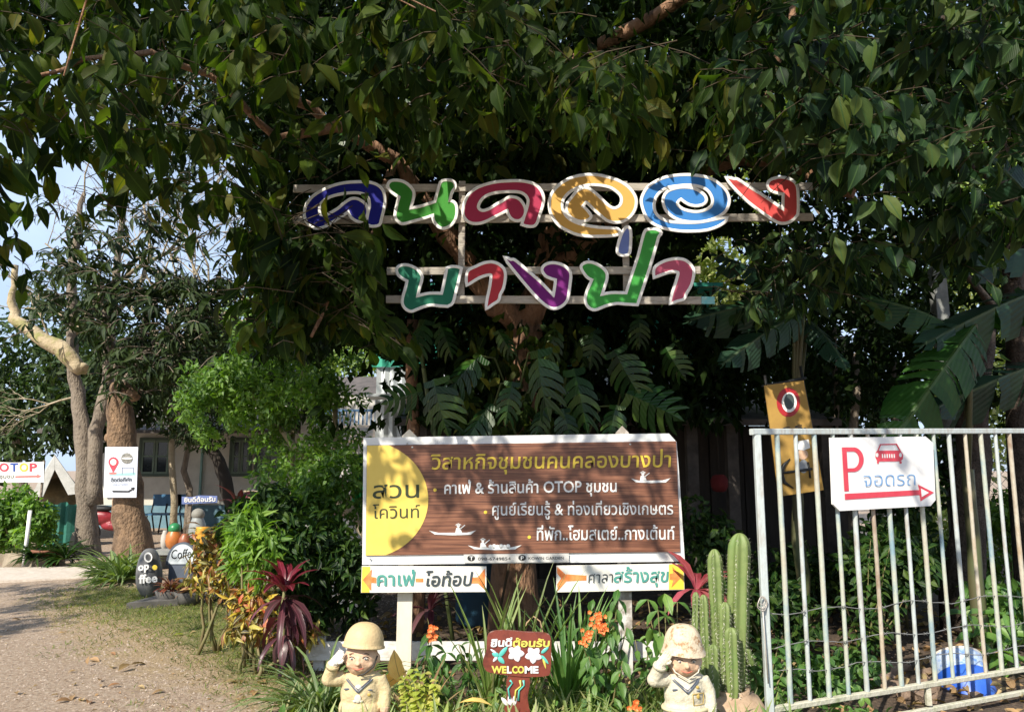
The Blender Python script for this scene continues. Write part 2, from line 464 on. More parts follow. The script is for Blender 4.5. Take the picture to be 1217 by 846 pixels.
def limb_pts(a, b, k=6, sag=0, jit=.05):
    a = Vector(a); b = Vector(b)
    return [a.lerp(b, i / k) + Vector((rnd.uniform(-jit, jit), rnd.uniform(-jit, jit), rnd.uniform(-jit, jit) - sag * math.sin(math.pi * i / k))) * (0 if i in (0, k) else 1) for i in range(k + 1)]

# ------------------------------------------------------------------ lettering
TXT = {}
def text_geo(body, bold=0.0, space=1.0, res=3):
    key = (body, bold, space)
    if key in TXT: return TXT[key]
    c = bpy.data.curves.new('text', 'FONT'); c.body = body; c.offset = bold; c.resolution_u = res; c.space_character = space
    o = bpy.data.objects.new('text', c); COL.objects.link(o)
    dg = bpy.context.evaluated_depsgraph_get()
    me = bpy.data.meshes.new_from_object(o.evaluated_get(dg))
    V = np.array([v.co[:] for v in me.vertices]); Fc = [tuple(p.vertices) for p in me.polygons]
    bpy.data.objects.remove(o); bpy.data.curves.remove(c); bpy.data.meshes.remove(me)
    TXT[key] = (V, Fc); return TXT[key]
def text_on(name, body, x0, x1, yb0, yb1, h, mapf, m, parent, bold=0.02, shear=0.0, space=1.0, unit=.56, back=None):
    """x0..x1 in photo pixels, baseline yb0..yb1, h = consonant height in pixels"""
    V, Fc = text_geo(body, bold, space)
    if not len(V): return None
    a, b = V[:, 0].min(), V[:, 0].max()
    u = (V[:, 0] - a) / (b - a); hh = V[:, 1] / unit * h
    px = x0 + (x1 - x0) * u + shear * hh; py = yb0 + (yb1 - yb0) * u - hh
    par_ = list(range(len(V)))          # each glyph a hair in front of the one before, so that overlaps never share a plane
    def fnd(i):
        while par_[i] != i: par_[i] = par_[par_[i]]; i = par_[i]
        return i
    for f in Fc:
        for q in f[1:]: par_[fnd(q)] = fnd(f[0])
    roots = {}; off = np.zeros(len(V))
    for i in range(len(V)): off[i] = roots.setdefault(fnd(i), len(roots)) % 5 * .0008
    mb = MB(); mb.add([mapf(X, Y) - Vector((0, o_, 0)) for X, Y, o_ in zip(px, py, off)], Fc)
    me = mesh_of(name, mb, WL[parent.name]); me.materials.append(m)
    o = bpy.data.objects.new(name, me); COL.objects.link(o); o.parent = parent; WL[o.name] = WL[parent.name]
    return o
def smooth_loop(pts, seg=5):
    """closed Catmull-Rom; a third element 'c' marks a sharp corner"""
    n = len(pts); out = []
    for i in range(n):
        p1 = Vector(pts[i][:2]); p2 = Vector(pts[(i + 1) % n][:2])
        c1 = len(pts[i]) > 2; c2 = len(pts[(i + 1) % n]) > 2
        p0 = Vector(pts[i - 1][:2]) if not c1 else p1 * 2 - p2
        p3 = Vector(pts[(i + 2) % n][:2]) if not c2 else p2 * 2 - p1
        for k in range(seg):
            t = k / seg
            out.append(.5 * ((2 * p1) + (p2 - p0) * t + (2 * p0 - 5 * p1 + 4 * p2 - p3) * t * t + (3 * p1 - p0 - 3 * p2 + p3) * t ** 3))
    return out
def fill_tris(loop):
    from mathutils.geometry import tessellate_polygon
    return tessellate_polygon([[Vector((p[0], p[1], 0)) for p in loop]])

# ================================================================== SETTING: ground, road
def inpoly(px, py, poly):
    c = np.zeros(px.shape, bool); n = len(poly); j = n - 1
    for i in range(n):
        xi, yi = poly[i]; xj, yj = poly[j]
        c ^= ((yi > py) != (yj > py)) & (px < (xj - xi) * (py - yi) / ((yj - yi) or 1e-9) + xi)
        j = i
    return c
LAWN = [(tuple(Gd(*q)[:2])) for q in [(110, 697), (330, 694), (372, 720), (392, 846), (318, 838), (270, 800), (215, 765), (150, 738), (70, 712)]]
DRY = [(tuple(Gd(*q)[:2])) for q in [(60, 700), (330, 694), (392, 720), (430, 870), (330, 870), (215, 815), (110, 785), (60, 745), (20, 712)]]
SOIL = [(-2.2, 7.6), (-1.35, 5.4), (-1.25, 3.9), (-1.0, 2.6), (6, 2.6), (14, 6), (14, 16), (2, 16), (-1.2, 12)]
def gmask(x, y, poly, blur=.35):
    acc = 0
    for dx, dy in [(0, 0), (1, 0), (-1, 0), (0, 1), (0, -1), (.7, .7), (-.7, .7), (.7, -.7), (-.7, -.7)]:
        acc = acc + inpoly(x + dx * blur, y + dy * blur, poly).astype(float)
    return acc / 9
def make_ground():
    xs = np.concatenate([[-400, -120, -40, -20, -13], np.arange(-10, 9, .11), [12, 20, 40, 120, 400]])
    ys = np.concatenate([[-300, -60, -15, -4], np.arange(.5, 17, .11), [20, 26, 40, 90, 400, 900]])
    X, Y = np.meshgrid(xs, ys); Z = np.zeros_like(X)
    for i in range(X.shape[0]):
        for j in range(X.shape[1]):
            if abs(X[i, j]) < 11 and 0 < Y[i, j] < 18:
                Z[i, j] = .03 * mnoise.noise(Vector((X[i, j] * .6, Y[i, j] * .6, 0))) + .006 * mnoise.noise(Vector((X[i, j] * 5, Y[i, j] * 5, 3)))
    nx = len(xs); ny = len(ys)
    me = bpy.data.meshes.new('ground'); me.vertices.add(nx * ny)
    me.vertices.foreach_set('co', np.stack([X, Y, Z], -1).astype(np.float32).ravel())
    I, J = np.meshgrid(np.arange(ny - 1), np.arange(nx - 1), indexing='ij')
    a = (I * nx + J).ravel(); q = np.stack([a, a + 1, a + nx + 1, a + nx], -1)
    me.loops.add(q.size); me.polygons.add(len(q)); me.loops.foreach_set('vertex_index', q.astype(np.int32).ravel())
    me.polygons.foreach_set('loop_start', (np.arange(len(q)) * 4).astype(np.int32)); me.polygons.foreach_set('use_smooth', np.ones(len(q), bool))
    me.update(calc_edges=True)
    at = me.color_attributes.new('zone', 'FLOAT_COLOR', 'POINT')
    c = np.ones((nx * ny, 4), np.float32)
    xf, yf = X.ravel(), Y.ravel()
    c[:, 0] = gmask(xf, yf, LAWN); c[:, 1] = gmask(xf, yf, SOIL, .25); c[:, 2] = gmask(xf, yf, DRY, .5)
    at.data.foreach_set('color', c.ravel())
    m = bpy.data.materials.new('ground_earth'); m.use_nodes = True; nt = m.node_tree; b = nt.nodes['Principled BSDF']; b.inputs['Roughness'].default_value = .95
    tc = nt.nodes.new('ShaderNodeTexCoord')
    def nz(s, d=6):
        n = nt.nodes.new('ShaderNodeTexNoise'); n.inputs['Scale'].default_value = s; n.inputs['Detail'].default_value = d; n.inputs['Roughness'].default_value = .7
        nt.links.new(tc.outputs['Object'], n.inputs['Vector']); return n
    n1 = nz(30); gr = ramp(nt, [(.3, (.13, .095, .07)), (.45, (.33, .235, .165)), (.55, (.38, .29, .215)), (.7, (.50, .41, .32))]); nt.links.new(n1.outputs['Fac'], gr.inputs[0])
    n2 = nz(45); lw = ramp(nt, [(.3, (.05, .06, .015)), (.5, (.15, .16, .045)), (.7, (.32, .25, .11))]); nt.links.new(n2.outputs['Fac'], lw.inputs[0])
    n3 = nz(60); dr = ramp(nt, [(.3, (.15, .10, .05)), (.5, (.36, .26, .15)), (.7, (.52, .40, .26))]); nt.links.new(n3.outputs['Fac'], dr.inputs[0])
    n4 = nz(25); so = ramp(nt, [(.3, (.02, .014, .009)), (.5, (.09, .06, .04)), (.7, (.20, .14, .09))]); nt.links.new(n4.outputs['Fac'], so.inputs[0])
    va = nt.nodes.new('ShaderNodeVertexColor'); va.layer_name = 'zone'; sx = nt.nodes.new('ShaderNodeSeparateColor'); nt.links.new(va.outputs[0], sx.inputs[0])
    big = nz(2.2, 4)
    def mk(i, lo, hi, noisy):
        a = nt.nodes.new('ShaderNodeMath'); a.operation = 'ADD'; nt.links.new(sx.outputs[i], a.inputs[0])
        s = nt.nodes.new('ShaderNodeMath'); s.operation = 'MULTIPLY_ADD'; s.inputs[1].default_value = noisy; s.inputs[2].default_value = -noisy / 2
        nt.links.new(noisy_src.outputs['Fac'], s.inputs[0]); nt.links.new(s.outputs[0], a.inputs[1])
        r = nt.nodes.new('ShaderNodeMapRange'); r.inputs['From Min'].default_value = lo; r.inputs['From Max'].default_value = hi; nt.links.new(a.outputs[0], r.inputs['Value']); return r
    noisy_src = nz(5, 6)
    col = gr.outputs[0]
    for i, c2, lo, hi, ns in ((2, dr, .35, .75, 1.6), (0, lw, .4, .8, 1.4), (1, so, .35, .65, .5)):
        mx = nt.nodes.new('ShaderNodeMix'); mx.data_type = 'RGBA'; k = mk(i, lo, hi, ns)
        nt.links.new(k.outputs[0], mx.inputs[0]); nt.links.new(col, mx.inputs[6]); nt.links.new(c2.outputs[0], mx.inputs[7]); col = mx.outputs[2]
    nt.links.new(col, b.inputs['Base Color'])
    bp = nt.nodes.new('ShaderNodeBump'); bp.inputs['Strength'].default_value = .8; bp.inputs['Distance'].default_value = .03
    nt.links.new(nz(40, 8).outputs['Fac'], bp.inputs['Height']); nt.links.new(bp.outputs[0], b.inputs['Normal'])
    me.materials.append(m)
    o = bpy.data.objects.new('ground', me); COL.objects.link(o); o['kind'] = 'structure'
make_ground()
def zground(x, y):
    return .03 * mnoise.noise(Vector((x * .6, y * .6, 0))) if abs(x) < 11 and 0 < y < 18 else 0
M_road = mat('pale_concrete', (.62, .54, .46), .9, (.47, .40, .33), 14, bump=.4, bscale=60)
mb = MB(); A = Gd(-260, 701); B = Gd(150, 688); C_ = Gd(150, 675); D_ = Gd(-260, 680)
mb.poly([Vector((A.x, A.y, .036)), Vector((B.x, B.y, .036)), Vector((C_.x, C_.y, .036)), Vector((D_.x, D_.y, .036))], Vector((0, 0, -.09)))
o = part('road', mb, M_road); o['kind'] = 'structure'

# ================================================================== THE LETTER SIGN
M_slat = mat('weathered_timber', (.33, .28, .23), .9, (.13, .10, .08), 6, stretch=(1, 6, 14), bump=.5, c3=(.46, .42, .36), lo=.25, hi=.75)
M_white = mat('white_sign_paint', (.93, .92, .90), .6, (.80, .78, .73), 12, spec=.3)
YL = 5.6
sg = thing('lettering_sign', 'large hanging sign of colourful cut-out Thai letters on grey timber slats', 'sign', tuple(P(650, 360, YL)))
def slat(x0, y0, x1, y1, h, Y=YL + .03, d=.022, m=M_slat, nm='slat', par=None, lab=None):
    """slat whose middle line runs between two pixels, h pixels high"""
    a = P(x0, y0, Y); b = P(x1, y1, Y); hh = h / FPX * Y
    t = (b - a).normalized(); mb = MB(); n = 8; vs = []
    up = Vector((0, 0, 1)); up = (up - t * up.dot(t)).normalized()
    rows = []
    for i in range(n + 1):
        c = a.lerp(b, i / n); j = rnd.uniform(-.0025, .0025)
        for s, q in ((1, -1), (1, 1), (-1, 1), (-1, -1)):
            vs.append(c + up * (s * hh / 2 + j) + Vector((0, q * d / 2, 0)))
    fs = [(i * 4 + k, i * 4 + (k + 1) % 4, (i + 1) * 4 + (k + 1) % 4, (i + 1) * 4 + k) for i in range(n) for k in range(4)] + [(0, 1, 2, 3), (n * 4 + 3, n * 4 + 2, n * 4 + 1, n * 4)]
    mb.add(vs, fs); return part(nm, mb, m, par or sg, lab)
slat(349, 224.3, 965, 221.5, 9); slat(349, 261.5, 966, 258.5, 9.2)
slat(460, 322.5, 832, 321, 9); slat(459, 356, 833, 357, 9.2)
slat(833.3, 357, 849, 357.4, 9, m=mat('teal_paint', (.10, .42, .45), .6, (.25, .45, .45), 20), lab='teal painted slat end')
for x in (549, 746):
    slat_v = MB(); a = P(x, 216, YL + .056); b = P(x - 1, 361, YL + .056)
    a.x = b.x; slat_v.beam(a, b, .05, .022, up=Vector((0, 1, 0)), bev=.003); part('batten', slat_v, M_slat, sg)
S1 = 1217 / 120.0
def Z(x0, y0, pts, s=S1): return [(x0 + p[0] / s, y0 + p[1] / s) + tuple(p[2:]) for p in pts]
c = 'c'
LET = [
 ('navy blue letter', (.010, .012, .24), Z(350, 200, [(1075,400),(1060,290),(1000,220),(900,185),(760,180),(600,192),(450,230),(330,285),(230,350),(165,430),(135,520),(140,600),(180,670),(240,705),(300,708),(380,680),(460,630),(560,570),(655,505,c),(675,555),(700,590),(740,618),(780,630),(830,610),(860,570),(868,510),(850,450),(800,405),(740,380),(680,385),(610,430),(540,490),(460,540),(390,575),(330,580),(295,550),(285,500),(300,430),(350,375),(430,330),(540,300),(660,283),(770,283),(850,305),(900,350),(915,400),(918,470),(905,520),(890,600),(880,668,c),(930,685),(990,680),(1020,660),(1035,600),(1060,500)])),
 ('leaf green letter', (.045, .26, .03), Z(450, 200, [(125,210),(150,170),(210,160),(290,175),(360,220),(405,280),(410,330),(395,400),(368,502,c),(500,475),(600,445),(690,415,c),(720,300),(755,180,c),(790,160),(860,160),(900,180),(910,225),(885,260),(865,300),(840,402,c),(890,415),(920,450),(928,520),(915,600),(870,670),(800,708),(740,700),(690,650),(670,600),(665,548,c),(560,585),(430,620),(300,655),(250,635),(215,590),(215,540),(235,440),(262,342,c),(210,310),(150,260)])),
 ('crimson letter', (.42, .035, .09), Z(540, 200, [(120,500),(125,570),(160,620),(220,650),(300,650),(380,625),(470,580),(560,535),(645,490,c),(660,540),(690,590),(740,618),(790,612),(830,570),(843,510),(825,450),(780,390),(720,363),(660,365),(600,400),(520,445),(430,500),(350,525),(300,510),(275,470),(290,410),(340,345),(420,300),(540,275),(680,268),(790,275),(860,310),(900,370),(900,430),(880,510),(850,600),(830,670,c),(880,685),(950,685),(985,650),(1010,570),(1050,450),(1060,360),(1040,290),(980,220),(900,185),(780,168),(640,170),(520,180),(400,205),(280,250),(190,320),(140,410)])),
 ('mustard yellow letter', (.66, .39, .10), Z(640, 200, [(145,420),(165,330),(220,250),(310,175),(430,120),(560,95),(700,95),(840,125),(960,165),(1070,235),(1140,320),(1165,400),(1150,490),(1100,570),(1020,625),(930,640),(840,620),(760,560),(680,490),(600,410),(565,398),(540,430),(515,460,c),(560,500),(610,560),(615,590),(570,620),(500,625),(430,600),(380,560),(350,500),(360,430),(410,360),(470,290),(530,255),(590,255),(650,290),(730,360),(810,440),(870,485),(930,495),(990,460),(1015,400),(1005,330),(950,270),(870,220),(760,195),(640,188),(520,205),(400,255),(320,320),(280,390),(275,470),(300,550),(360,620),(450,670),(560,700),(700,725),(850,735),(930,740),(965,760),(955,785),(880,800),(740,805),(600,805),(470,785),(370,745),(270,690),(200,610),(155,520)])),
 ('sky blue letter', (.045, .21, .56), Z(750, 200, [(140,420),(150,340),(210,240),(310,170),(430,120),(580,98),(720,95),(870,115),(980,150),(1080,220),(1150,310),(1170,400),(1140,490),(1080,550),(980,600),(860,630),(740,635),(620,620),(520,580),(440,510),(405,430),(405,360),(440,300),(510,265),(620,245),(740,255),(820,290),(880,340),(893,390),(860,425),(790,440),(720,430),(660,400),(605,357,c),(570,380),(545,420),(560,460),(620,505),(700,530),(790,540),(880,525),(950,490),(990,440),(995,370),(960,290),(900,235),(800,200),(680,190),(560,200),(440,220),(350,270),(290,340),(265,420),(270,510),(310,580),(380,630),(480,660),(620,670),(780,670),(900,655),(1020,630),(1140,608,c),(1120,640),(1040,690),(920,730),(780,745),(620,745),(470,725),(340,690),(240,630),(180,550)])),
 ('coral red letter', (.60, .08, .075), Z(850, 200, [(150,125,c),(230,145),(270,150),(400,235),(600,360),(830,520,c),(835,300,c),(750,285),(680,260),(645,215),(660,165),(720,135),(800,125),(880,140),(940,175),(975,230),(985,350),(985,520),(960,580),(900,630),(820,650),(740,630),(600,540),(400,390),(240,230)])),
 ('dark teal green letter', (.018, .17, .10), Z(450, 300, [(230,210),(260,175),(320,165),(390,180),(460,220),(505,280),(505,330),(480,420),(450,545,c),(560,515),(660,505),(770,508,c),(800,380),(835,200,c),(880,185),(940,188),(980,200,c),(950,340),(910,500),(880,600),(830,635,c),(740,630),(640,620),(540,640),(460,670),(390,695),(330,665),(300,610),(305,540),(335,440),(358,337,c),(300,305),(250,265)])),
 ('brick red letter', (.45, .035, .05), Z(540, 300, [(180,225),(260,185),(350,145),(440,130),(520,150),(580,200),(600,260),(595,340),(575,430),(540,500),(520,570),(460,610),(395,660,c),(410,560),(440,420),(455,300),(445,258),(380,262),(300,290),(230,330),(160,375,c),(158,300)])),
 ('purple letter', (.16, .012, .16), Z(590, 300, [(110,70,c),(170,100),(215,105),(330,200),(520,365),(695,545,c),(715,430),(728,320,c),(660,300),(600,270),(563,210),(590,165),(650,142),(730,145),(810,175),(870,230),(882,290),(870,400),(850,540),(810,610),(740,655),(680,662),(610,630),(510,545),(380,400),(230,220)])),
 ('tall bright green letter', (.05, .32, .055), Z(680, 260, [(85,410),(110,380),(160,375),(220,400),(270,440),(283,490),(265,560),(235,648,c),(330,630),(460,632,c),(500,500),(560,320),(610,130),(640,100),(700,98),(735,120),(715,150),(690,240),(630,440),(570,620),(540,710,c),(450,705),(370,700),(280,720),(190,753),(140,730),(120,680),(130,620),(155,560),(178,507,c),(130,480)], 7.053)),
 ('dusty rose letter', (.50, .10, .17), Z(680, 260, [(720,395),(790,360),(880,345),(950,360),(1000,410),(1010,460),(990,550),(950,620),(930,665),(880,680),(830,700,c),(850,620),(880,530),(898,460),(885,438),(830,435),(760,455),(695,480,c),(695,430)], 7.053)),
 ('small periwinkle tone mark', (.16, .22, .52), Z(680, 260, [(465,80),(480,110),(480,200),(470,285),(430,298),(390,280),(395,220),(420,140),(445,95)], 7.053)),
]
for nm, colr, pts in LET:
    lp = smooth_loop(pts, 4)
    n = len(lp); tr = fill_tris(lp)
    zf = YL - .012 - rnd.uniform(0, .002)
    mb = MB(); F_ = [P(p.x, p.y, zf) for p in lp]; B_ = [p + Vector((0, .018, 0)) for p in F_]
    mb.add(F_ + B_, [tuple(t) for t in tr] + [tuple(n + i for i in t)[::-1] for t in tr] + [(i, (i + 1) % n, n + (i + 1) % n, n + i) for i in range(n)])
    mt = mat('paint_' + nm.replace(' ', '_'), tuple(min(1, v * .92) for v in colr), .6, tuple(v * .95 for v in colr), 9, spec=.22)
    lo = part('letter', mb, mt, sg, nm)
    # raised white edge: a strip with its own section round the face
    area = sum(lp[i].x * lp[(i + 1) % n].y - lp[(i + 1) % n].x * lp[i].y for i in range(n)); sgn = 1 if area > 0 else -1
    vs = []
    for i in range(n):
        t0 = (lp[i] - lp[i - 1]).normalized(); t1 = (lp[(i + 1) % n] - lp[i]).normalized()
        t = (t0 + t1)
        t = t.normalized() if t.length > .2 else t1
        nn = Vector((t.y, -t.x)) * sgn
        k = min(1.5, 1 / max(.45, t0.dot(t)))
        for off, dy in ((-.35, -.001), (.3, -.0035), (2.6 * k, -.0025), (3.3 * k, .001), (3.3 * k, .02), (-.35, .02)):
            q = lp[i] + nn * off; vs.append(P(q.x, q.y, zf + dy))
    fs = [(i * 6 + k, i * 6 + (k + 1) % 6, ((i + 1) % n) * 6 + (k + 1) % 6, ((i + 1) % n) * 6 + k) for i in range(n) for k in range(6)]
    mb = MB(); mb.add(vs, fs); part('white_edge', mb, M_white, lo)

# ================================================================== THE INFORMATION BOARD
YB = 5.75
M_post = mat('cream_post_paint', (.78, .70, .56), .7, (.60, .50, .38), 5, stretch=(1, 1, .3), lo=.4, hi=.75)
M_post2 = mat('peeling_post_paint', (.66, .64, .60), .8, (.30, .26, .22), 7, lo=.42, hi=.56)
M_frame = mat('white_board_sheet', (.78, .78, .77), .55, (.66, .67, .66), 5)
M_print = mat('printed_wood_grain', (.33, .15, .085), .5, (.07, .028, .018), 7, stretch=(.3, 1, 14), c3=(.19, .075, .042), lo=.32, hi=.66, detail=9)
bd = thing('information_board', 'large Thai notice board printed like wood with a yellow circle at its left', 'board', tuple(P(480, 846, YB)))
pB = lambda Y: (lambda x, y: P(x, y, Y))
def quadpx(mb, pts, Y, th):
    mb.poly([P(x, y, Y) for x, y in pts], Vector((0, th, 0)))
mb = MB(); quadpx(mb, [(432, 520), (690, 516.2), (795, 515), (804, 525), (807, 560), (814, 667), (430.5, 671)], YB, .02); part('backing_sheet', mb, M_frame, bd)
mb = MB(); quadpx(mb, [(436, 529), (620, 526.6), (803.5, 524), (805, 560), (808.5, 655.5), (620, 657.5), (434.5, 660)], YB - .012, .009); fpanel = part('printed_panel', mb, M_print, bd)
M_yel = mat('yellow_print', (.80, .58, .12), .5, (.76, .54, .10), 5)
ys = YB - .0142
mb = MB(); arc = [(436.2, 529.2), (462, 529)]
for i in range(0, 25):
    a = R_(-70 + 140 * i / 24); arc.append((432 + 77 * math.cos(a) , 593.5 + 70 * math.sin(a)))
arc += [(478, 659.2), (434.8, 659.8)]
arc = [q for q in arc if 529 <= q[1] <= 659.9]
mb.add([P(x, y, ys) for x, y in arc], [tuple(range(len(arc)))]); part('yellow_circle', mb, M_yel, bd)
M_tx = mat('white_print', (.86, .85, .83), .5); M_dk = mat('olive_ink', (.035, .05, .018), .6); M_ylet = mat('gold_print', (.78, .56, .06), .45)
mf = pB(YB - .0162)
text_on('lettering', 'วิสาหกิจชุมชนคนคลองบางป่า', 511.5, 797, 557.5, 554.5, 13.8, mf, M_ylet, bd, .012, .05)
text_on('lettering', 'คาเฟ่ & ร้านสินค้า OTOP ชุมชน', 528, 733, 586.5, 584, 10.6, mf, M_tx, bd, .016)
text_on('lettering', 'ศูนย์เรียนรู้ & ท่องเที่ยวเชิงเกษตร', 585, 800, 612, 611, 11, mf, M_tx, bd, .010)
text_on('lettering', 'ที่พัก..โฮมสเตย์..กางเต้นท์', 638, 802, 641.5, 640.5, 11.5, mf, M_tx, bd, .012)
text_on('lettering', 'สวน', 443, 498, 592, 591, 15.5, mf, M_dk, bd, .006)
text_on('lettering', 'โควินท์', 443, 499, 616, 615, 11.5, mf, M_dk, bd, .0)
for bx, by in ((517, 582), (577, 608.5), (629, 638)):
    mb = MB(); mb.add([P(bx + 2.1 * math.cos(a), by + 2.1 * math.sin(a), YB - .0162) for a in [2 * math.pi * i / 12 for i in range(12)]], [tuple(range(12))]); part('bullet_dot', mb, M_ylet, bd)
def boat(x0, x1, y, who, cargo=False):
    L = x1 - x0; mb = MB(); f = lambda pts: mb.add([P(a, b, YB - .0162) for a, b in pts], [tuple(range(len(pts)))])
    f([(x0, y - 3.2), (x0 + L * .2, y - .6), (x0 + L * .8, y - .9), (x1, y - 3.6), (x1 - L * .12, y + 1.6), (x0 + L * .5, y + 2.3), (x0 + L * .12, y + 1.4)])
    bx = x0 + L * who
    f([(bx - 3.6, y - .8), (bx - 2.6, y - 6.2), (bx, y - 7.4), (bx + 2.4, y - 6), (bx + 4.4, y - .95)])
    f([(bx + 2.0 * math.cos(a), y - 9.0 + 1.9 * math.sin(a)) for a in [2 * math.pi * i / 10 for i in range(10)]])
    f([(bx - 4, y - 9.8), (bx + 4, y - 9.8), (bx, y - 12)])
    f([(bx + 1.5, y - 5.5), (bx + 7.6, y - 10.2), (bx + 8.2, y - 9.4), (bx + 2.2, y - 4.4)])
    if cargo:
        for k in range(6): f([(bx + 9 + k * 4.2 + 2.5 * math.cos(a), y - 2.2 + (1.9 + (k % 2) * .8) * math.sin(a)) for a in [2 * math.pi * i / 8 for i in range(8)]])
    part('boat_picture', mb, M_tx, bd)
boat(510, 566, 633.5, .62); boat(556, 620, 651, .28, True); boat(750, 797, 571.5, .3)
mb = MB(); quadpx(mb, [(551, 658.6), (676, 657.3), (676.5, 667.6), (551, 668.6)], YB - .0164, .0014); strip = part('contact_strip', mb, mat('strip_grey', (.62, .60, .57), .5), bd)
M_ink = mat('black_ink', (.02, .02, .02), .5)
text_on('lettering', '098-6749854', 568, 607, 665.6, 665.2, 3.6, pB(YB - .0178), M_ink, bd, 0, unit=.7)
text_on('lettering', 'KOWIN GARDEN', 628, 670, 664.8, 664.4, 3.4, pB(YB - .0178), M_ink, bd, 0, unit=.7)
for cx_, cy_ in ((560, 663), (620.5, 662.5)):
    mb = MB(); mb.add([P(cx_ + 4.6 * math.cos(a), cy_ + 3.6 * math.sin(a), YB - .0178) for a in [2 * math.pi * i / 14 for i in range(14)]], [tuple(range(14))])
    part('round_badge', mb, M_ink, bd)
text_on('lettering', 'T', 558, 562.5, 665.4, 665.4, 4.6, pB(YB - .0194), M_tx, bd, .01, unit=.7); text_on('lettering', 'P', 619, 622.6, 665, 665, 4.6, pB(YB - .0194), M_tx, bd, .01, unit=.7)
M_screw = mat('screw_metal', (.55, .55, .53), .35, metal=.8)
for sx_, sy_ in ((490, 531.5), (749, 528), (484, 527), (440, 664), (806, 661)):
    q = P(sx_, sy_, YB - .013); mb = MB(); mb.ell(q, (.008, .004, .008), 8, 5); part('screw', mb, M_screw, bd)
# posts with pointed heads
for xb, xt, wpx, m_, yy in ((480, 489, 17, M_post, 512), (743, 744, 15, M_post2, 508)):
    Yp = YB + .045; wd = wpx / FPX * Yp; top = P(xt, yy, Yp); x_ = P(xb, 760, Yp).x
    mb = MB(); z1 = top.z - .04
    x_t = x_
    mb.add([(x_ - wd/2, Yp - .02, -.15), (x_ + wd/2, Yp - .02, -.15), (x_ + wd/2, Yp + .02, -.15), (x_ - wd/2, Yp + .02, -.15),
            (x_ - wd/2 + .01, Yp - .02, z1), (x_ + wd/2 + .01, Yp - .02, z1), (x_ + wd/2 + .01, Yp + .02, z1), (x_ - wd/2 + .01, Yp + .02, z1),
            (x_ + .01, Yp - .02, top.z + .012), (x_ + .01, Yp + .02, top.z + .012)],
           [(0, 1, 5, 4), (1, 2, 6, 5), (2, 3, 7, 6), (3, 0, 4, 7), (4, 5, 8), (7, 9, 6), (5, 6, 9, 8), (4, 8, 9, 7), (3, 2, 1, 0)])
    part('post', mb, m_, bd, 'cream painted post' if xb < 600 else 'post with peeling white paint')
# ---- the two arrow signs
M_creamb = mat('cream_board', (.82, .79, .72), .5, (.78, .74, .66), 6); M_orange = mat('orange_red_paint', (.80, .17, .04), .5, (.82, .32, .10), 18); M_teal = mat('teal_ink', (.05, .27, .24), .5, (.10, .33, .28), 30)
M_yb = mat('bright_yellow_paint', (.88, .66, .05), .5, (.90, .62, .10), 10); M_dg = mat('dark_slate_ink', (.05, .065, .075), .5)
YA = 5.70
sa = thing('arrow_sign', 'cream board with orange arrow pointing left and teal Thai lettering', 'sign', tuple(P(504, 704, YA)), 'arrow signs under the notice board')
mb = MB(); quadpx(mb, [(430, 672.5), (578, 673), (578, 703), (429, 704)], YA, .018); part('board', mb, M_creamb, sa)
flat = lambda pts, Y, m_, par, nm: part(nm, MB().add([P(a, b, Y) for a, b in pts], [tuple(range(len(pts)))]), m_, par)
flat([(430.5, 673), (440, 673.1), (439, 703.6), (429.4, 703.7)], YA - .002, M_yb, sa, 'yellow_end')
flat([(431, 689), (442, 676), (441, 685), (447, 686), (447, 692.5), (441, 692), (441, 702)], YA - .004, M_orange, sa, 'arrow_head')
flat([(560, 686), (568, 685.5), (576.5, 675), (576.5, 701), (568, 693), (560, 693)], YA - .002, M_orange, sa, 'arrow_tail')
flat([(494, 687), (503, 687), (503, 691.5), (494, 691.5)], YA - .002, M_orange, sa, 'dash')
text_on('lettering', 'คาเฟ่', 448, 494, 695.5, 695.5, 12.5, pB(YA - .005), M_teal, sa, .018)
text_on('lettering', 'โอท้อป', 504, 560, 696, 695.5, 12, pB(YA - .005), M_dg, sa, .02, .15)
sa2 = thing('arrow_sign', 'cream board with orange arrow pointing right beside green Thai lettering', 'sign', tuple(P(737, 702, YA)), 'arrow signs under the notice board')
mb = MB(); quadpx(mb, [(661.5, 672), (812.5, 669.5), (813.5, 700.5), (661, 703.5)], YA, .018); part('board', mb, M_creamb, sa2)
flat([(795, 670.2), (812, 670), (813, 700), (795, 700.4)], YA - .002, M_yb, sa2, 'yellow_end')
flat([(662, 673), (672, 682), (697, 683.5), (697, 689.5), (673, 690.5), (663, 702), (662, 694), (667, 687), (662, 681)], YA - .002, M_orange, sa2, 'arrow_tail')
flat([(810, 685), (799, 673), (800, 681), (796, 681.5), (796, 688.5), (800, 689), (798, 698)], YA - .004, M_orange, sa2, 'arrow_head')
text_on('lettering', 'ศาลา', 699, 728, 692.5, 692, 10.5, pB(YA - .005), M_dg, sa2, -.005, .08)
text_on('lettering', 'สร้างสุข', 729, 794, 691.5, 691, 12, pB(YA - .005), M_teal, sa2, .018, .08)

# ================================================================== low white rail fence behind the bed
M_rail = mat('white_rail_paint', (.74, .73, .71), .6, (.50, .46, .40), 6, stretch=(1, 1, 2), lo=.45, hi=.75, bump=.2)
YR = 5.95
rf = thing('rail_fence', 'low white two-rail fence running behind the flower bed', 'fence', (0, YR, 0))
for y_, h_ in ((773, 20), (814, 14)):
    for xa, xb in ((362, 598), (598.6, 832)):
        slat(xa, y_, xb, y_, h_, Y=YR, d=.03, m=M_rail, nm='rail', par=rf)
for x_ in (380, 598, 825):
    q = P(x_, 760, YR + .035); mb = MB(); mb.box((q.x - .04, YR + .018, -.1), (q.x + .04, YR + .07, q.z + .02)); part('post', mb, M_rail, rf)
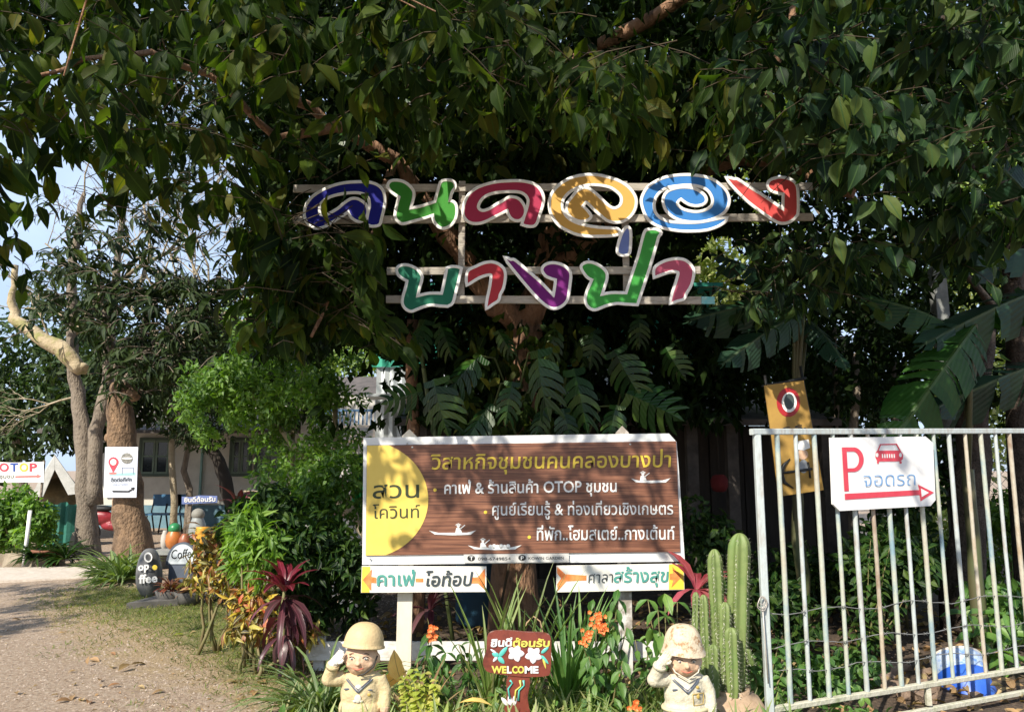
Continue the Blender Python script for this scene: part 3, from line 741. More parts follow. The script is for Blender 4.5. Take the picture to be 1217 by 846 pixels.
# picket fence to the left, farther back
YK = 8.2
pf = thing('picket_fence', 'white picket fence behind the bushes at the left of the notice board', 'fence', (P(405, 700, YK).x, YK, 0))
for x_ in range(362, 440, 9):
    b_ = P(x_, 700, YK); t_ = P(x_, 640, YK); mb = MB(); wd = .026
    mb.add([(b_.x - wd, YK, 0), (b_.x + wd, YK, 0), (b_.x + wd, YK, t_.z - .03), (b_.x, YK, t_.z), (b_.x - wd, YK, t_.z - .03)] + [(b_.x - wd, YK + .015, 0), (b_.x + wd, YK + .015, 0), (b_.x + wd, YK + .015, t_.z - .03), (b_.x, YK + .015, t_.z), (b_.x - wd, YK + .015, t_.z - .03)],
           [(0, 1, 2, 3, 4), (9, 8, 7, 6, 5), (0, 5, 6, 1), (1, 6, 7, 2), (2, 7, 8, 3), (3, 8, 9, 4), (4, 9, 5, 0)])
    part('picket', mb, M_rail, pf)
for y_ in (651, 682):
    slat(358, y_, 438, y_, 5, Y=YK + .028, d=.02, m=M_rail, nm='rail', par=pf)

# ================================================================== gate at the right with its parking sign
ga = P(905, 680, 4.35); gb = P(1205, 680, 5.25)
gdir = Vector((gb.x - ga.x, gb.y - ga.y, 0)).normalized(); gn = Vector((gdir.y, -gdir.x, 0))
GP = Vector((ga.x, ga.y, 0))
gp = lambda x, y, o=0: RP(x, y, GP + gn * o, gn)
M_gate = mat('worn_gate_paint', (.34, .33, .28), .6, (.30, .22, .16), 9, stretch=(1, 1, .35), c3=(.45, .50, .50), lo=.3, hi=.72, bump=.25, bscale=50)
M_gate2 = mat('worn_gate_blue', (.20, .30, .35), .6, (.42, .38, .30), 5, stretch=(1, 1, .5), c3=(.42, .45, .38), lo=.35, hi=.62, bump=.2, bscale=50)
M_gate3 = mat('worn_gate_rust', (.38, .28, .18), .7, (.22, .13, .08), 7, stretch=(1, 1, .4), c3=(.46, .42, .34), lo=.3, hi=.7, bump=.3, bscale=50)
M_gate4 = mat('mossy_gate_rail', (.38, .37, .26), .8, (.28, .30, .17), 12, c3=(.55, .52, .42), lo=.3, hi=.7, bump=.3, bscale=60)
gt = thing('metal_gate', 'weathered metal bar gate with flaking white and blue paint', 'gate', (ga.x, ga.y, 0))
tl = gp(893, 513); tr = gp(1240, 512); bl = gp(915, 843); br = gp(1240, 791)
mb = MB(); mb.beam(tl, tr, .035, .035, bev=.004); part('top_rail', mb, M_gate, gt)
mb = MB(); mb.beam(bl, br, .035, .03, bev=.004); part('bottom_rail', mb, M_gate4, gt)
mb = MB(); mb.beam(gp(1040, 855), gp(1240, 818), .03, .03, bev=.004); part('foot_rail', mb, M_gate4, gt)
def zat(a, b, x):
    k = (x - a.x) / (b.x - a.x); return a.z + (b.z - a.z) * k
bars = [940, 963, 986, 1009, 1031, 1052, 1072, 1092, 1112, 1133, 1152, 1172, 1191, 1209, 1226]
mb = MB(); q = gp(915, 846); mb.beam((q.x, q.y, zat(bl, br, q.x) - .12), (q.x, q.y, tl.z - .017), .04, .04, up=Vector((0, 1, 0)), bev=.004); part('end_post', mb, M_gate, gt)
for i, x_ in enumerate(bars):
    q = gp(x_, 846 - (x_ - 915) * .17)
    mb = MB(); zt = zat(tl, tr, q.x) - .018; zb = zat(bl, br, q.x) + .016; zm = (zt + zb) / 2
    j = gdir * rnd.uniform(-.008, .008)
    mb.tube([(q.x, q.y, zb), Vector((q.x, q.y, zm)) + j, (q.x, q.y, zt)], .0125 if i % 2 else .015, n=8, cap=False)
    part('bar', mb, (M_gate2, M_gate3, M_gate)[(i * 5) % 3 if i not in (2, 6, 8) else 0], gt)
for x_ in (1101,):
    q = gp(x_, 800); q2 = gp(x_, 838); mb = MB(); mb.beam((q.x, q.y, zat(bl, br, q.x) - .018), (q.x, q.y, q2.z), .03, .025, up=Vector((0, 1, 0))); part('stub', mb, M_gate4, gt)
M_wire = mat('galvanised_wire', (.30, .30, .29), .5, metal=.6); M_wired = mat('dull_wire', (.16, .14, .12), .7)
for k, (ya, yb, x0) in enumerate(((729, 706, 915), (768, 737, 918), (799, 768, 925), (760, 745, 1000))[:3]):
    pts = []
    for i in range(41):
        u = i / 40; x_ = x0 + (1235 - x0) * u
        pts.append(gp(x_, ya + (yb - ya) * u + 3.0 * math.sin(u * 21 + k * 2) + rnd.uniform(-.8, .8), .018 if i % 2 else -.012))
    mb = MB(); mb.tube(pts, .0028, n=4)
    for i in range(2, 40, 3):
        for s in (-1, 1):
            mb.tube([pts[i] + Vector((-.012, 0, -.008 * s)), pts[i] + Vector((.012, 0, .012 * s))], .0017, n=3)
    o = solo('barbed_wire', mb, M_wire, ('uppermost', 'middle', 'lowest')[k] + ' strand of barbed wire strung across the metal gate', 'wire', 'barbed wire strands on the gate')
# wire loop latch
mb = MB(); qc = gp(906, 716, .03)
for rr, dz_ in ((.03, 0), (.022, .012), (.034, -.008)):
    mb.tube([qc + gdir * rr * math.cos(a) + Vector((0, 0, dz_ + rr * math.sin(a))) + gn * .004 * math.sin(3 * a) for a in [2 * math.pi * i / 14 for i in range(15)]], .003, n=5, cap=False)
mb.tube([qc + Vector((0, 0, -.02)), qc + Vector((.005, 0, -.2)), qc + Vector((.012, 0, -.42))], .004, n=5)
solo('wire_loop', mb, mat('pale_wire', (.55, .50, .45), .5, metal=.3), 'twisted pale wire loop tied round the gate end post', 'wire')
# parking sign
ps = thing('parking_sign', 'white board with red letter P, red car and long red arrow on the gate', 'sign', tuple(gp(1050, 600, .03)))
sp_ = lambda o: (lambda x, y: gp(x, y, o))
mb = MB(); mb.poly([gp(x, y, .035) for x, y in [(987, 520), (1100, 518.5), (1109, 526), (1112, 594), (1106, 601), (998, 607), (990, 599)]], -gn * .012); part('board', mb, mat('sign_white_scuffed', (.80, .79, .77), .5, (.70, .69, .67), 6, stretch=(1, 1, .2), lo=.4, hi=.8), ps)
M_red = mat('red_paint', (.62, .045, .075), .5, (.68, .07, .10), 12); M_blue = mat('blue_handpaint', (.10, .28, .58), .5, (.22, .40, .66), 25)
gflat = lambda pts, o, m_, par, nm: part(nm, MB().add([gp(a, b, o) for a, b in pts], [tuple(range(len(pts)))]), m_, par)
# P as a ring bowl plus stem
mb = MB()
mb.add([gp(a, b, .038) for a, b in [(1000.5, 531.5), (1006, 531.3), (1009, 583.3), (1003.5, 583.6)]], [(0, 1, 2, 3)])
out = [(1006, 531.3)] + [(1014 + 12.6 * math.cos(a), 546 + 14.8 * math.sin(a)) for a in [R_(-80 + 160 * i / 14) for i in range(15)]] + [(1007.4, 560.7)]
inn = [(1006.5, 536.4)] + [(1013.6 + 7.4 * math.cos(a), 546.2 + 10 * math.sin(a)) for a in [R_(-80 + 160 * i / 14) for i in range(15)]] + [(1007.2, 556.4)]
vs = [gp(a, b, .038) for a, b in out] + [gp(a, b, .038) for a, b in inn]; k = len(out)
mb.add(vs, [(i, i + 1, k + i + 1, k + i) for i in range(k - 1)]); part('lettering', mb, M_red, ps, 'red letter P')
gflat([(1004, 586.5), (1092.5, 582), (1091, 575.5), (1110, 585), (1094, 595.5), (1093, 588), (1004.3, 593.7)], .0376, M_red, ps, 'arrow')
gflat([(1094.5, 580.2), (1104, 585.2), (1095.5, 590.4)], .0396, mat('white_print', (0, 0, 0)), ps, 'arrow_gap')
# red car picture
mb = MB(); f = lambda pts, o=.038: mb.add([gp(a, b, o) for a, b in pts], [tuple(range(len(pts)))])
f([(1041, 537), (1043.5, 535.4), (1070, 535), (1073.5, 540), (1073, 545.5), (1070, 548), (1043, 548.2), (1040.3, 543)])
for seg in ([(1042.5, 536), (1046, 527.5), (1047.4, 527.9), (1044.2, 536)], [(1046, 527.5), (1066, 527), (1066, 528.4), (1046.8, 528.8)], [(1066, 527), (1071, 536), (1069.5, 536), (1065, 528.3)]): f(seg)
for x_ in (1043.5, 1070.5): f([(x_ - 1.3, 548), (x_ + 1.3, 548), (x_ + 1, 550.8), (x_ - 1, 550.8)])
part('car_picture', mb, M_red, ps)
mb = MB()
for x_ in (1042.4, 1070.2): mb.add([gp(x_ + 1.7 * math.cos(a), 540.5 + 2.6 * math.sin(a), .0398) for a in [2 * math.pi * i / 10 for i in range(10)]], [tuple(range(10))])
for i in range(6): mb.add([gp(a, b, .0398) for a, b in [(1048 + i * 2.8, 539.4), (1049.5 + i * 2.8, 539.4), (1049.7 + i * 2.8, 544), (1048.2 + i * 2.8, 544)]], [(0, 1, 2, 3)])
part('car_lights', mb, M_tx, ps, kind='stuff')
text_on('lettering', 'จอดรถ', 1026, 1088, 578, 576.5, 13.5, sp_(.038), M_blue, ps, -.012)

# ================================================================== MAIN TREE
M_bark = mat('orange_brown_bark', (.22, .105, .05), .9, (.07, .035, .02), 9, stretch=(1, 1, .4), bump=.8, bscale=30, c3=(.30, .17, .10), lo=.3, hi=.7)
M_twig = mat('twig_brown', (.07, .05, .028), .95)
M_lf_main = leafmat('leaf_main', [(.009, .021, .004), (.014, .031, .005), (.022, .046, .007), (.070, .105, .014), (.010, .025, .005), (.020, .042, .006), (.025, .052, .007), (.085, .085, .014), (.012, .028, .005)], .48, rib=(.045, .075, .015), transl=.46, spec=.13)
M_lf_shade = leafmat('leaf_inner_shade', [(.004, .010, .002), (.006, .016, .003), (.009, .022, .004), (.014, .028, .005)], .6, rib=(.02, .04, .01), transl=.25, spec=.08)  # leaf green darkened: the shade inside the crowns is put into the colour
M_lf_blue = leafmat('leaf_bluegreen', [(.008, .023, .009), (.013, .034, .013), (.021, .050, .018), (.010, .026, .010), (.040, .072, .018), (.06, .09, .02)], .46, rib=(.05, .10, .03), transl=.33, spec=.16)
mt_ = thing('garden_tree', 'large spreading tree whose dark leafy canopy hangs over the lettering sign', 'tree', (P(610, 700, 7.3).x, 7.3, 0))
def q_(px, py, Y): return P(px, py, Y)
mb = MB()
mb.tube(limb_pts((q_(612, 700, 7.3).x, 7.3, -.15), q_(616, 500, 7.3), 5, jit=.03) + limb_pts(q_(616, 500, 7.3), q_(625, 385, 7.2), 4, jit=.03)[1:], [.26, .22, .20, .18, .17, .165, .16, .155, .16, .17], n=14, wob=.35)
part('trunk', mb, M_bark, mt_)
LIMBS = [([(625, 390, 7.2), (590, 365, 7.0), (560, 320, 6.9), (520, 260, 6.6), (470, 190, 6.3), (400, 150, 5.9), (330, 165, 5.6)], [.14, .12, .10, .09, .07, .05, .03]),
         ([(625, 390, 7.2), (650, 320, 7.1), (660, 220, 6.9), (640, 100, 6.6), (600, -40, 6.2)], [.15, .13, .11, .09, .06]),
         ([(650, 330, 7.1), (720, 260, 7.1), (800, 215, 6.9), (880, 185, 6.6), (930, 190, 6.4), (990, 222, 6.2), (1015, 228, 6.1)], [.12, .11, .095, .085, .075, .06, .05]),
         ([(990, 222, 6.2), (1030, 190, 6.1), (1062, 145, 6.0), (1100, 80, 5.8)], [.05, .035, .03, .02]),
         ([(880, 185, 6.6), (900, 130, 6.5), (930, 60, 6.4), (955, -30, 6.3)], [.06, .05, .04, .03]),
         ([(400, 150, 5.9), (350, 120, 5.6), (320, 60, 5.3), (270, -20, 5.0)], [.045, .04, .03, .02]),
         ([(330, 165, 5.6), (250, 90, 5.2), (180, 62, 4.9), (100, 70, 4.6), (20, 110, 4.4)], [.03, .025, .02, .015, .01]),
         ([(470, 190, 6.3), (440, 290, 5.9), (400, 330, 5.5), (370, 400, 5.3)], [.04, .03, .02, .012]),
         ([(640, 100, 6.6), (780, 20, 6.0), (930, -90, 5.2)], [.08, .06, .03]),
         ([(600, -40, 6.2), (450, -180, 5.2), (250, -300, 4.4)], [.06, .045, .02])]
for pts, rs in LIMBS:
    w_ = [q_(*p) for p in pts]; full = []; rr = []
    for i in range(len(w_) - 1):
        seg = limb_pts(w_[i], w_[i + 1], 3, jit=.025)
        for k in range(3): full.append(seg[k]); rr.append(rs[i] + (rs[i + 1] - rs[i]) * k / 3)
    full.append(w_[-1]); rr.append(rs[-1])
    mb = MB(); mb.tube(full, rr, n=9, wob=.3); part('limb', mb, M_bark, mt_)

def hits_window(pos, wins):
    px, py, dep = proj(pos); kill = np.zeros(len(pos), bool)
    u = rng.uniform(0, 1, len(pos))
    for cx_, cy_, rx, ry, pr in wins:
        d2 = ((px - cx_) / rx) ** 2 + ((py - cy_) / ry) ** 2
        kill |= (d2 < 1) & (u < pr)
    return kill
# places where the photo shows sky or bright foliage between the leaves
WIN = [(88, 222, 26, 22, .9), (265, 215, 24, 34, .8), (245, 310, 44, 34, .9), (120, 290, 60, 40, .6), (60, 260, 40, 30, .4), (150, 330, 90, 60, .6), (235, 105, 32, 26, .8), (150, 130, 40, 26, .55), (190, 165, 60, 40, .5), (200, 240, 50, 60, .55),
       (400, 95, 18, 12, .6), (858, 325, 38, 46, .97), (930, 120, 25, 22, .7), (1000, 100, 30, 24, .5), (1175, 205, 40, 45, .75), (860, 205, 40, 16, .7), (800, 245, 90, 20, .3), (540, 40, 12, 10, .6), (1190, 420, 30, 40, .6), (900, 235, 34, 20, .6), (420, 460, 50, 50, .97), (466, 468, 24, 42, .9), (920, 330, 60, 40, .3)]
def below_light(pos, jit=.25):
    """leaves kept off the slanting path of sunlight that reaches the board, gate and statues"""
    lim = 1.98 + (5.75 - pos[:, 1]) * .97 + .30 * np.sin(pos[:, 0] * 4.3 + 1.0) + .20 * np.sin(pos[:, 0] * 9.3)
    return (pos[:, 2] < lim + rng.normal(0, jit, len(pos)) * .6) & (pos[:, 1] < 5.9)
SIGNBOX = lambda px, py: ((px > 345) & (px < 970) & (py > 200) & (py < 275)) | ((px > 455) & (px < 850) & (py > 262) & (py < 368))
class Acc:
    def __init__(s): s.lv = Leaves(); s.tw = []
    def add(s, r):
        (pos, d, n, L, W), tw = r; s.lv.add(pos, d, n, L, W); s.tw += tw
def clean(lv, wins=WIN, light=True, sign=True):
    pos, d, n, L, W = lv.cat()
    c_ = pos + nrmz(d) * L[:, None] * .6
    k = np.ones(len(pos), bool)
    if wins: k &= ~hits_window(c_, wins)
    if light: k &= ~below_light(c_)
    if sign:
        px, py, dep = proj(c_); px0, py0, _ = proj(pos)
        k &= ~((SIGNBOX(px, py) | SIGNBOX(px0, py0)) & (c_[:, 1] < 5.72) & (rng.uniform(0, 1, len(pos)) < .985))
        k &= ~((px > 425) & (px < 815) & (py > 512) & (c_[:, 1] < 5.85))
        px2, py2, _ = proj(pos + d * L[:, None]); k &= ~((px2 > 425) & (px2 < 815) & (py2 > 519) & (c_[:, 1] < 5.85))
    return [a[k] for a in (pos, d, n, L, W)]
acc = Acc()
def layer(n, x0, x1, y0, y1, Y0, Y1, k=7, L=.42, leafL=.15, asp=.40, droop=.9, noi=.35, a=None, face=(0, -.5, .5), cl=.0):
    O = pxpts(n, x0, x1, y0, y1, Y0, Y1)
    O = O[[mnoise.noise(Vector(o_) * 1.25) > cl for o_ in O.tolist()]]; (a or acc).add(sprays(O, k, L, leafL, asp, droop, noi=noi, face=face))
layer(520, -80, 480, -60, 175, 3.4, 5.2, leafL=.18, asp=.42, cl=-.02)
layer(400, 380, 900, -60, 150, 3.9, 5.4, leafL=.18, cl=.05)
layer(80, 130, 330, 140, 215, 3.9, 5.2, leafL=.17, cl=-.1)
layer(120, -70, 130, 120, 290, 3.6, 4.8, leafL=.19, cl=-.5)
layer(26, 90, 310, 170, 250, 4.0, 5.2, leafL=.17, cl=-.5)
layer(45, -60, 45, 240, 330, 3.8, 5, k=6, cl=-.5)
layer(330, 290, 450, 185, 405, 4.5, 5.6, k=7, leafL=.19, cl=-.08)
layer(70, 330, 440, 330, 430, 4.7, 5.7, k=6, leafL=.18, cl=-.2)
layer(300, 470, 860, 60, 195, 5.7, 6.6, leafL=.17, cl=.05)
# above the frame, towards the sun
O = np.stack([rng.uniform(-5.8, 5, 1750), rng.uniform(2.0, 8, 1750), rng.uniform(4.3, 7.2, 1750)], -1)
O = O[[mnoise.noise(Vector(o_) * .9) > -.2 for o_ in O.tolist()]]
tt_ = (5.6 - O[:, 1]) / ldir.y; hit = O + tt_[:, None] * np.array(ldir); hx, hy, _ = proj(hit)      # openings through which the sun reaches the lettering
O = O[~((tt_ > .9) & (hx > 330) & (hx < 990) & (hy > 185) & (hy < 385) & (rng.uniform(0, 1, len(O)) < .72))]
r_, tw_ = sprays(O, 6, .5, .19, .5, .8); acc.add((r_, tw_))
arr = clean(acc.lv)
mb = MB()
# a low branch of the crown reaches forward, above the view, and throws soft leaf shade over the board and the gate sign
LB = []
for (bx, by, rr_, nn_) in ((520, 548, .12, 9), (600, 560, .16, 14), (600, 620, .17, 15), (640, 590, .10, 6), (455, 560, .08, 4), (470, 590, .05, 2), (700, 610, .14, 9), (745, 560, .15, 10), (690, 540, .14, 9), (560, 535, .12, 8), (790, 620, .08, 3), (690, 690, .08, 4), (1085, 545, .10, 5), (935, 530, .14, 8), (505, 640, .06, 2), (780, 530, .12, 8)):
    q = P(bx, by, 5.75 if bx < 850 else 4.8); tt_ = rnd.uniform(3.6, 4.6) if bx < 850 else rnd.uniform(3.2, 4)
    c_ = q - ldir * tt_; LB.append(ballpts(tuple(c_), (rr_, rr_, rr_), nn_))
for (bx, by, rr_, nn_) in ((10, 700, .5, 30), (60, 700, .5, 36), (105, 703, .4, 30), (10, 722, .5, 36), (60, 718, .4, 36), (15, 748, .35, 26), (45, 738, .3, 26), (150, 706, .4, 26), (210, 706, .4, 24), (270, 706, .35, 20), (-30, 745, .5, 40)):
    q = Gd(bx, by); LB.append(ballpts(tuple(q - ldir * rnd.uniform(6.4, 7.6)), (rr_, rr_, rr_), nn_))
LB = np.concatenate(LB); r_, tw_ = sprays(LB, 4, .22, .13, .45, .8)
arr = [np.concatenate([a_, np.asarray(b_)]) for a_, b_ in zip(arr, r_)]
arr[1] = nrmz(arr[1]); arr[2] = arr[2] - arr[1] * (arr[2] * arr[1]).sum(-1, keepdims=True); arr[2] = nrmz(arr[2])
c_ = LB[:60].mean(0); twm = MB(); twm.tube(limb_pts(P(470, -400, 4.6), Vector(c_) + Vector((0, 0, .15)), 6, jit=.05), [.03, .028, .025, .02, .016, .012, .01], n=5)
for b_ in LB[:130:2]: twm.tube([Vector(c_) + Vector((0, 0, .15)), (Vector(c_) + Vector(b_)) / 2 + Vector((0, 0, .1)), Vector(b_)], [.008, .006, .004], n=3, cap=False)
part('low_branch', twm, M_bark, mt_)
foliage(mt_, arr, 'oval', T_OVAL, M_lf_main, 300, minpx=12)
tw = [t for t in acc.tw if not hits_window(np.array([t[1]]), WIN)[0] and not below_light(np.array([t[1]]))[0]]
px_, py_, _ = proj(np.array([t[1] for t in tw])); tw = [t for t, a_, b_ in zip(tw, px_, py_) if -40 < a_ < 1260 and -60 < b_ < 450 and not (SIGNBOX(a_, b_))]
twig_mesh(mb, tw, .0035); o = part('twigs', mb, M_twig, mt_, kind='stuff')
# dark inner crown behind the sign
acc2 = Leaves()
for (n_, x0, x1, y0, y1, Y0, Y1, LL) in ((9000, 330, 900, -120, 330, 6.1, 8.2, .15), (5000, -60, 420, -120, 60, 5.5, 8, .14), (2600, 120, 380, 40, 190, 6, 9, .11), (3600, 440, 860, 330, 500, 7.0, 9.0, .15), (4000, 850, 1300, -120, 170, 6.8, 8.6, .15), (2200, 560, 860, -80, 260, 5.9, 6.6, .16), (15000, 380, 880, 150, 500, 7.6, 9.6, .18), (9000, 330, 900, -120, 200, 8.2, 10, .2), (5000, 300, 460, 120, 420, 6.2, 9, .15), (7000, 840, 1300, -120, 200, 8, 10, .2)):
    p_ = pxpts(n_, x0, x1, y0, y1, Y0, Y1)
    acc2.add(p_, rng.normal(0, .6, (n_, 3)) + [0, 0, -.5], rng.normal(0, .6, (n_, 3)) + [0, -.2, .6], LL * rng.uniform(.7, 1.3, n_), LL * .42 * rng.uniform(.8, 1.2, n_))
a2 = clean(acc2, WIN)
o = part('crown', joined_leaves('crown', a2, T_CHEAP), M_lf_shade, mt_, kind='stuff')

# second tree at the right with bluish leaves
t2 = thing('garden_tree', 'leafy tree with bluish green leaves above the metal gate', 'tree', (P(1215, 560, 7.6).x, 7.6, 0))
mb = MB(); mb.tube(limb_pts((P(1212, 600, 7.6).x, 7.6, -.1), P(1210, 430, 7.6), 4, jit=.03) + limb_pts(P(1210, 430, 7.6), P(1190, 100, 7.0), 6, jit=.06)[1:], [.13, .125, .12, .115, .11, .1, .09, .08, .07, .06, .05], n=10, wob=.3)
part('trunk', mb, mat('dark_bark', (.09, .065, .05), .95, (.04, .03, .022), 10, bump=.7), t2)
for a_, b_ in (((1205, 400, 7.5), (1130, 300, 6.6)), ((1205, 330, 7.4), (1260, 200, 6.5)), ((1195, 220, 7.2), (1090, 150, 6.2)), ((1190, 120, 7), (1120, 20, 6))):
    mb = MB(); mb.tube(limb_pts(P(*a_), P(*b_), 5, jit=.05), [.05, .045, .04, .03, .025, .015], n=7); part('limb', mb, MATS['dark_bark'], t2)
ac = Acc()
layer(480, 880, 1290, -60, 190, 4.3, 6.2, a=ac, leafL=.175, asp=.46, cl=.0)
layer(260, 1000, 1290, 150, 270, 4.5, 6.2, a=ac, leafL=.17, asp=.45, cl=.0)
layer(110, 1000, 1140, 235, 310, 5.0, 6.2, a=ac, leafL=.17, asp=.42, cl=-.1)
layer(90, 870, 1010, 280, 350, 5.6, 6.6, a=ac, leafL=.14)
arr = clean(ac.lv); foliage(t2, arr, 'oval', T_OVAL, M_lf_blue, 260, minpx=12)
mb = MB(); twig_mesh(mb, [t for t in ac.tw if not below_light(np.array([t[1]]))[0]], .0035, 700); part('twigs', mb, M_twig, t2, kind='stuff')
l3 = Leaves()
for (n_, x0, x1, y0, y1, Y0, Y1, LL) in ((9500, 870, 1290, 150, 480, 7.5, 10.0, .15), (900, 900, 1240, 400, 520, 8.0, 10, .12)):
    p_ = pxpts(n_, x0, x1, y0, y1, Y0, Y1)
    l3.add(p_, rng.normal(0, .6, (n_, 3)) + [0, 0, -.4], rng.normal(0, .6, (n_, 3)) + [0, -.2, .6], LL * rng.uniform(.7, 1.3, n_), LL * .42 * rng.uniform(.8, 1.2, n_))
part('crown', joined_leaves('crown', clean(l3, WIN), T_CHEAP), M_lf_shade, t2, kind='stuff')

# ================================================================== climbing monstera and its stems
M_monst = leafmat('leaf_monstera', [(.008, .032, .005), (.014, .050, .008), (.024, .072, .010), (.05, .09, .015)], .36, rib=(.05, .10, .03), transl=.18, spec=.4)
mo = thing('monstera', 'climbing monstera with large split leaves behind the top of the notice board', 'plant', (P(560, 600, 6.6).x, 6.6, 0))
spots = [(640, 450, .52, -6, 5.95), (690, 470, .50, 25, 6.1), (742, 440, .50, 12, 6.3), (727, 500, .36, 4, 6.0), (550, 440, .42, -30, 6.3), (520, 480, .46, 20, 6.1), (600, 405, .30, 40, 6.5), (495, 400, .34, -20, 6.4), (655, 405, .36, 10, 6.6), (565, 500, .42, -35, 6.05),
         (605, 475, .34, 12, 5.95), (775, 480, .42, 40, 6.3), (705, 410, .34, -25, 6.7), (530, 400, .30, 30, 6.7), (800, 430, .34, 20, 6.6), (480, 470, .34, -50, 6.3), (760, 390, .30, -10, 6.8), (640, 500, .30, -20, 6.2), (675, 505, .34, 15, 6.0),
         (490, 85, .50, 60, 5.6), (430, 150, .46, -70, 5.8), (395, 165, .40, -50, 5.9), (500, 130, .34, 30, 6.0)]
lv = Leaves(); mb = MB()
for x_, y_, L_, rot, Y_ in spots:
    a_ = R_(rot + rnd.uniform(-28, 28)); L_ *= rnd.uniform(.72, 1.08); c0 = P(x_, y_, Y_)
    d = Vector((math.sin(a_), -.30, -math.cos(a_))).normalized(); n_ = Vector((rnd.uniform(-.7, .5) - .15, -.85, rnd.uniform(.1, 1.0)))
    st = c0 - d * L_ * .5; lv.add(tuple(st), tuple(d), tuple(n_), L_, L_ * rnd.uniform(.62, .92))
    e = Vector((st.x + rnd.uniform(-.25, .25), Y_ + .5, max(.8, st.z - .25)))
    mb.tube([st, (st + e) / 2 + Vector((0, 0, .14)), e], [.006, .008, .009], n=5, cap=False)
leaf_parts(mo, lv.cat(), 'monst', T_MONST, M_monst)
mb.tube(limb_pts((P(540, 600, 7).x, 7, 0), P(500, 380, 7), 8, jit=.04), .02, n=6); mb.tube(limb_pts(P(590, 560, 6.9), P(660, 380, 6.9), 8, jit=.04), .018, n=6)
part('stem', mb, mat('green_stem', (.10, .13, .04), .6), mo, kind='stuff')
cl = thing('climbing_vine', 'leafy creeper covering the main trunk above the notice board', 'vine', (P(600, 600, 6.9).x, 6.9, 0)); n_ = 420; lv = Leaves()
p_ = pxpts(n_, 545, 690, 380, 520, 6.55, 7.1); lv.add(p_, rng.normal(0, .5, (n_, 3)) + [0, -.1, -.8], rng.normal(0, .4, (n_, 3)) + [-.2, -.9, .5], rng.uniform(.08, .17, n_), rng.uniform(.05, .09, n_))
foliage(cl, lv, 'oval', T_OVAL, M_lf_main, 120, minpx=10); mb = MB(); mb.tube(limb_pts((P(600, 600, 6.9).x, 6.95, 0), P(620, 380, 6.9), 8, jit=.05), .012, n=5); part('stem', mb, M_twig, cl)
# thin second trunk left of the board
solo('slim_trunk', MB().tube(limb_pts((P(497, 560, 7.4).x, 7.4, -.1), P(490, 380, 7.3), 6, jit=.03), [.075, .07, .065, .065, .06, .06, .055], n=9, wob=.3), M_bark, 'slim orange brown trunk left of the main tree trunk', 'tree')

# ================================================================== banana plants at the right
M_ban = leafmat('leaf_banana', [(.018, .065, .012), (.028, .085, .016)], .38, rib=(.07, .13, .04), transl=.35, spec=.35)
M_banb = leafmat('leaf_banana_blue', [(.014, .042, .022), (.022, .06, .03)], .38, rib=(.06, .10, .05), transl=.22, spec=.4)
M_bst = mat('banana_stem', (.08, .10, .04), .6, (.10, .08, .04), 6, stretch=(1, 1, .3))
def banana(label, base, leaves, m):
    t = thing('banana_plant', label, 'plant', base, 'banana plants at the right'); top = Vector((base[0], base[1], 1.5))
    mb = MB(); mb.tube(limb_pts((base[0], base[1], -.05), top, 5, jit=.02), [.07, .065, .06, .055, .05, .05], n=9); part('stem', mb, M_bst, t)
    for x0, y0, Y0, x1, y1, Y1, W, n_ in leaves:
        a = P(x0, y0, Y0); b = P(x1, y1, Y1); L = (b - a).length * 1.12; lv = Leaves()
        lv.add(tuple(a), tuple(b - a + Vector((0, 0, .35 * L))), n_, L, W); leaf_parts(t, lv.cat(), 'banana', T_BANANA, m)
        mb = MB(); mb.tube([top, (top + a) / 2 + Vector((0, 0, .12)), a], [.03, .022, .016], n=6); part('leaf_stalk', mb, M_bst, t)
banana('banana plant with one broad hanging leaf behind the top rail of the gate', (P(1150, 560, 6.6).x, 6.6, 0), [(1160, 385, 6.2, 1115, 520, 5.9, .50, (-.3, -1, .35)), (1150, 400, 6.5, 1060, 372, 6.2, .36, (0, -.7, .6)), (1165, 390, 6.6, 1250, 330, 6.2, .4, (0, -.5, .8))], M_ban)
banana('banana plant with bluish leaves reaching in from the right edge', (P(1275, 560, 6.9).x, 6.9, 0), [(1290, 300, 6.2, 1165, 330, 6.0, .34, (0, -.6, .8)), (1290, 330, 6.4, 1180, 430, 6.0, .42, (-.2, -.8, .5)), (1275, 300, 6.6, 1200, 215, 6.3, .4, (-.4, -.8, .3)), (1280, 420, 6.8, 1190, 520, 6.2, .4, (-.4, -.8, .3))], M_banb)
banana('banana plant with torn dark leaves to the right of the lower letters', (P(945, 560, 7.0).x, 7.0, 0), [(945, 350, 6.6, 865, 310, 6.4, .30, (0, -.6, .8)), (950, 360, 6.6, 860, 400, 6.3, .36, (-.1, -.8, .5)), (955, 370, 6.6, 905, 440, 6.2, .32, (-.2, -.9, .3)), (960, 380, 6.8, 995, 430, 6.5, .24, (.2, -.9, .3))], M_banb)

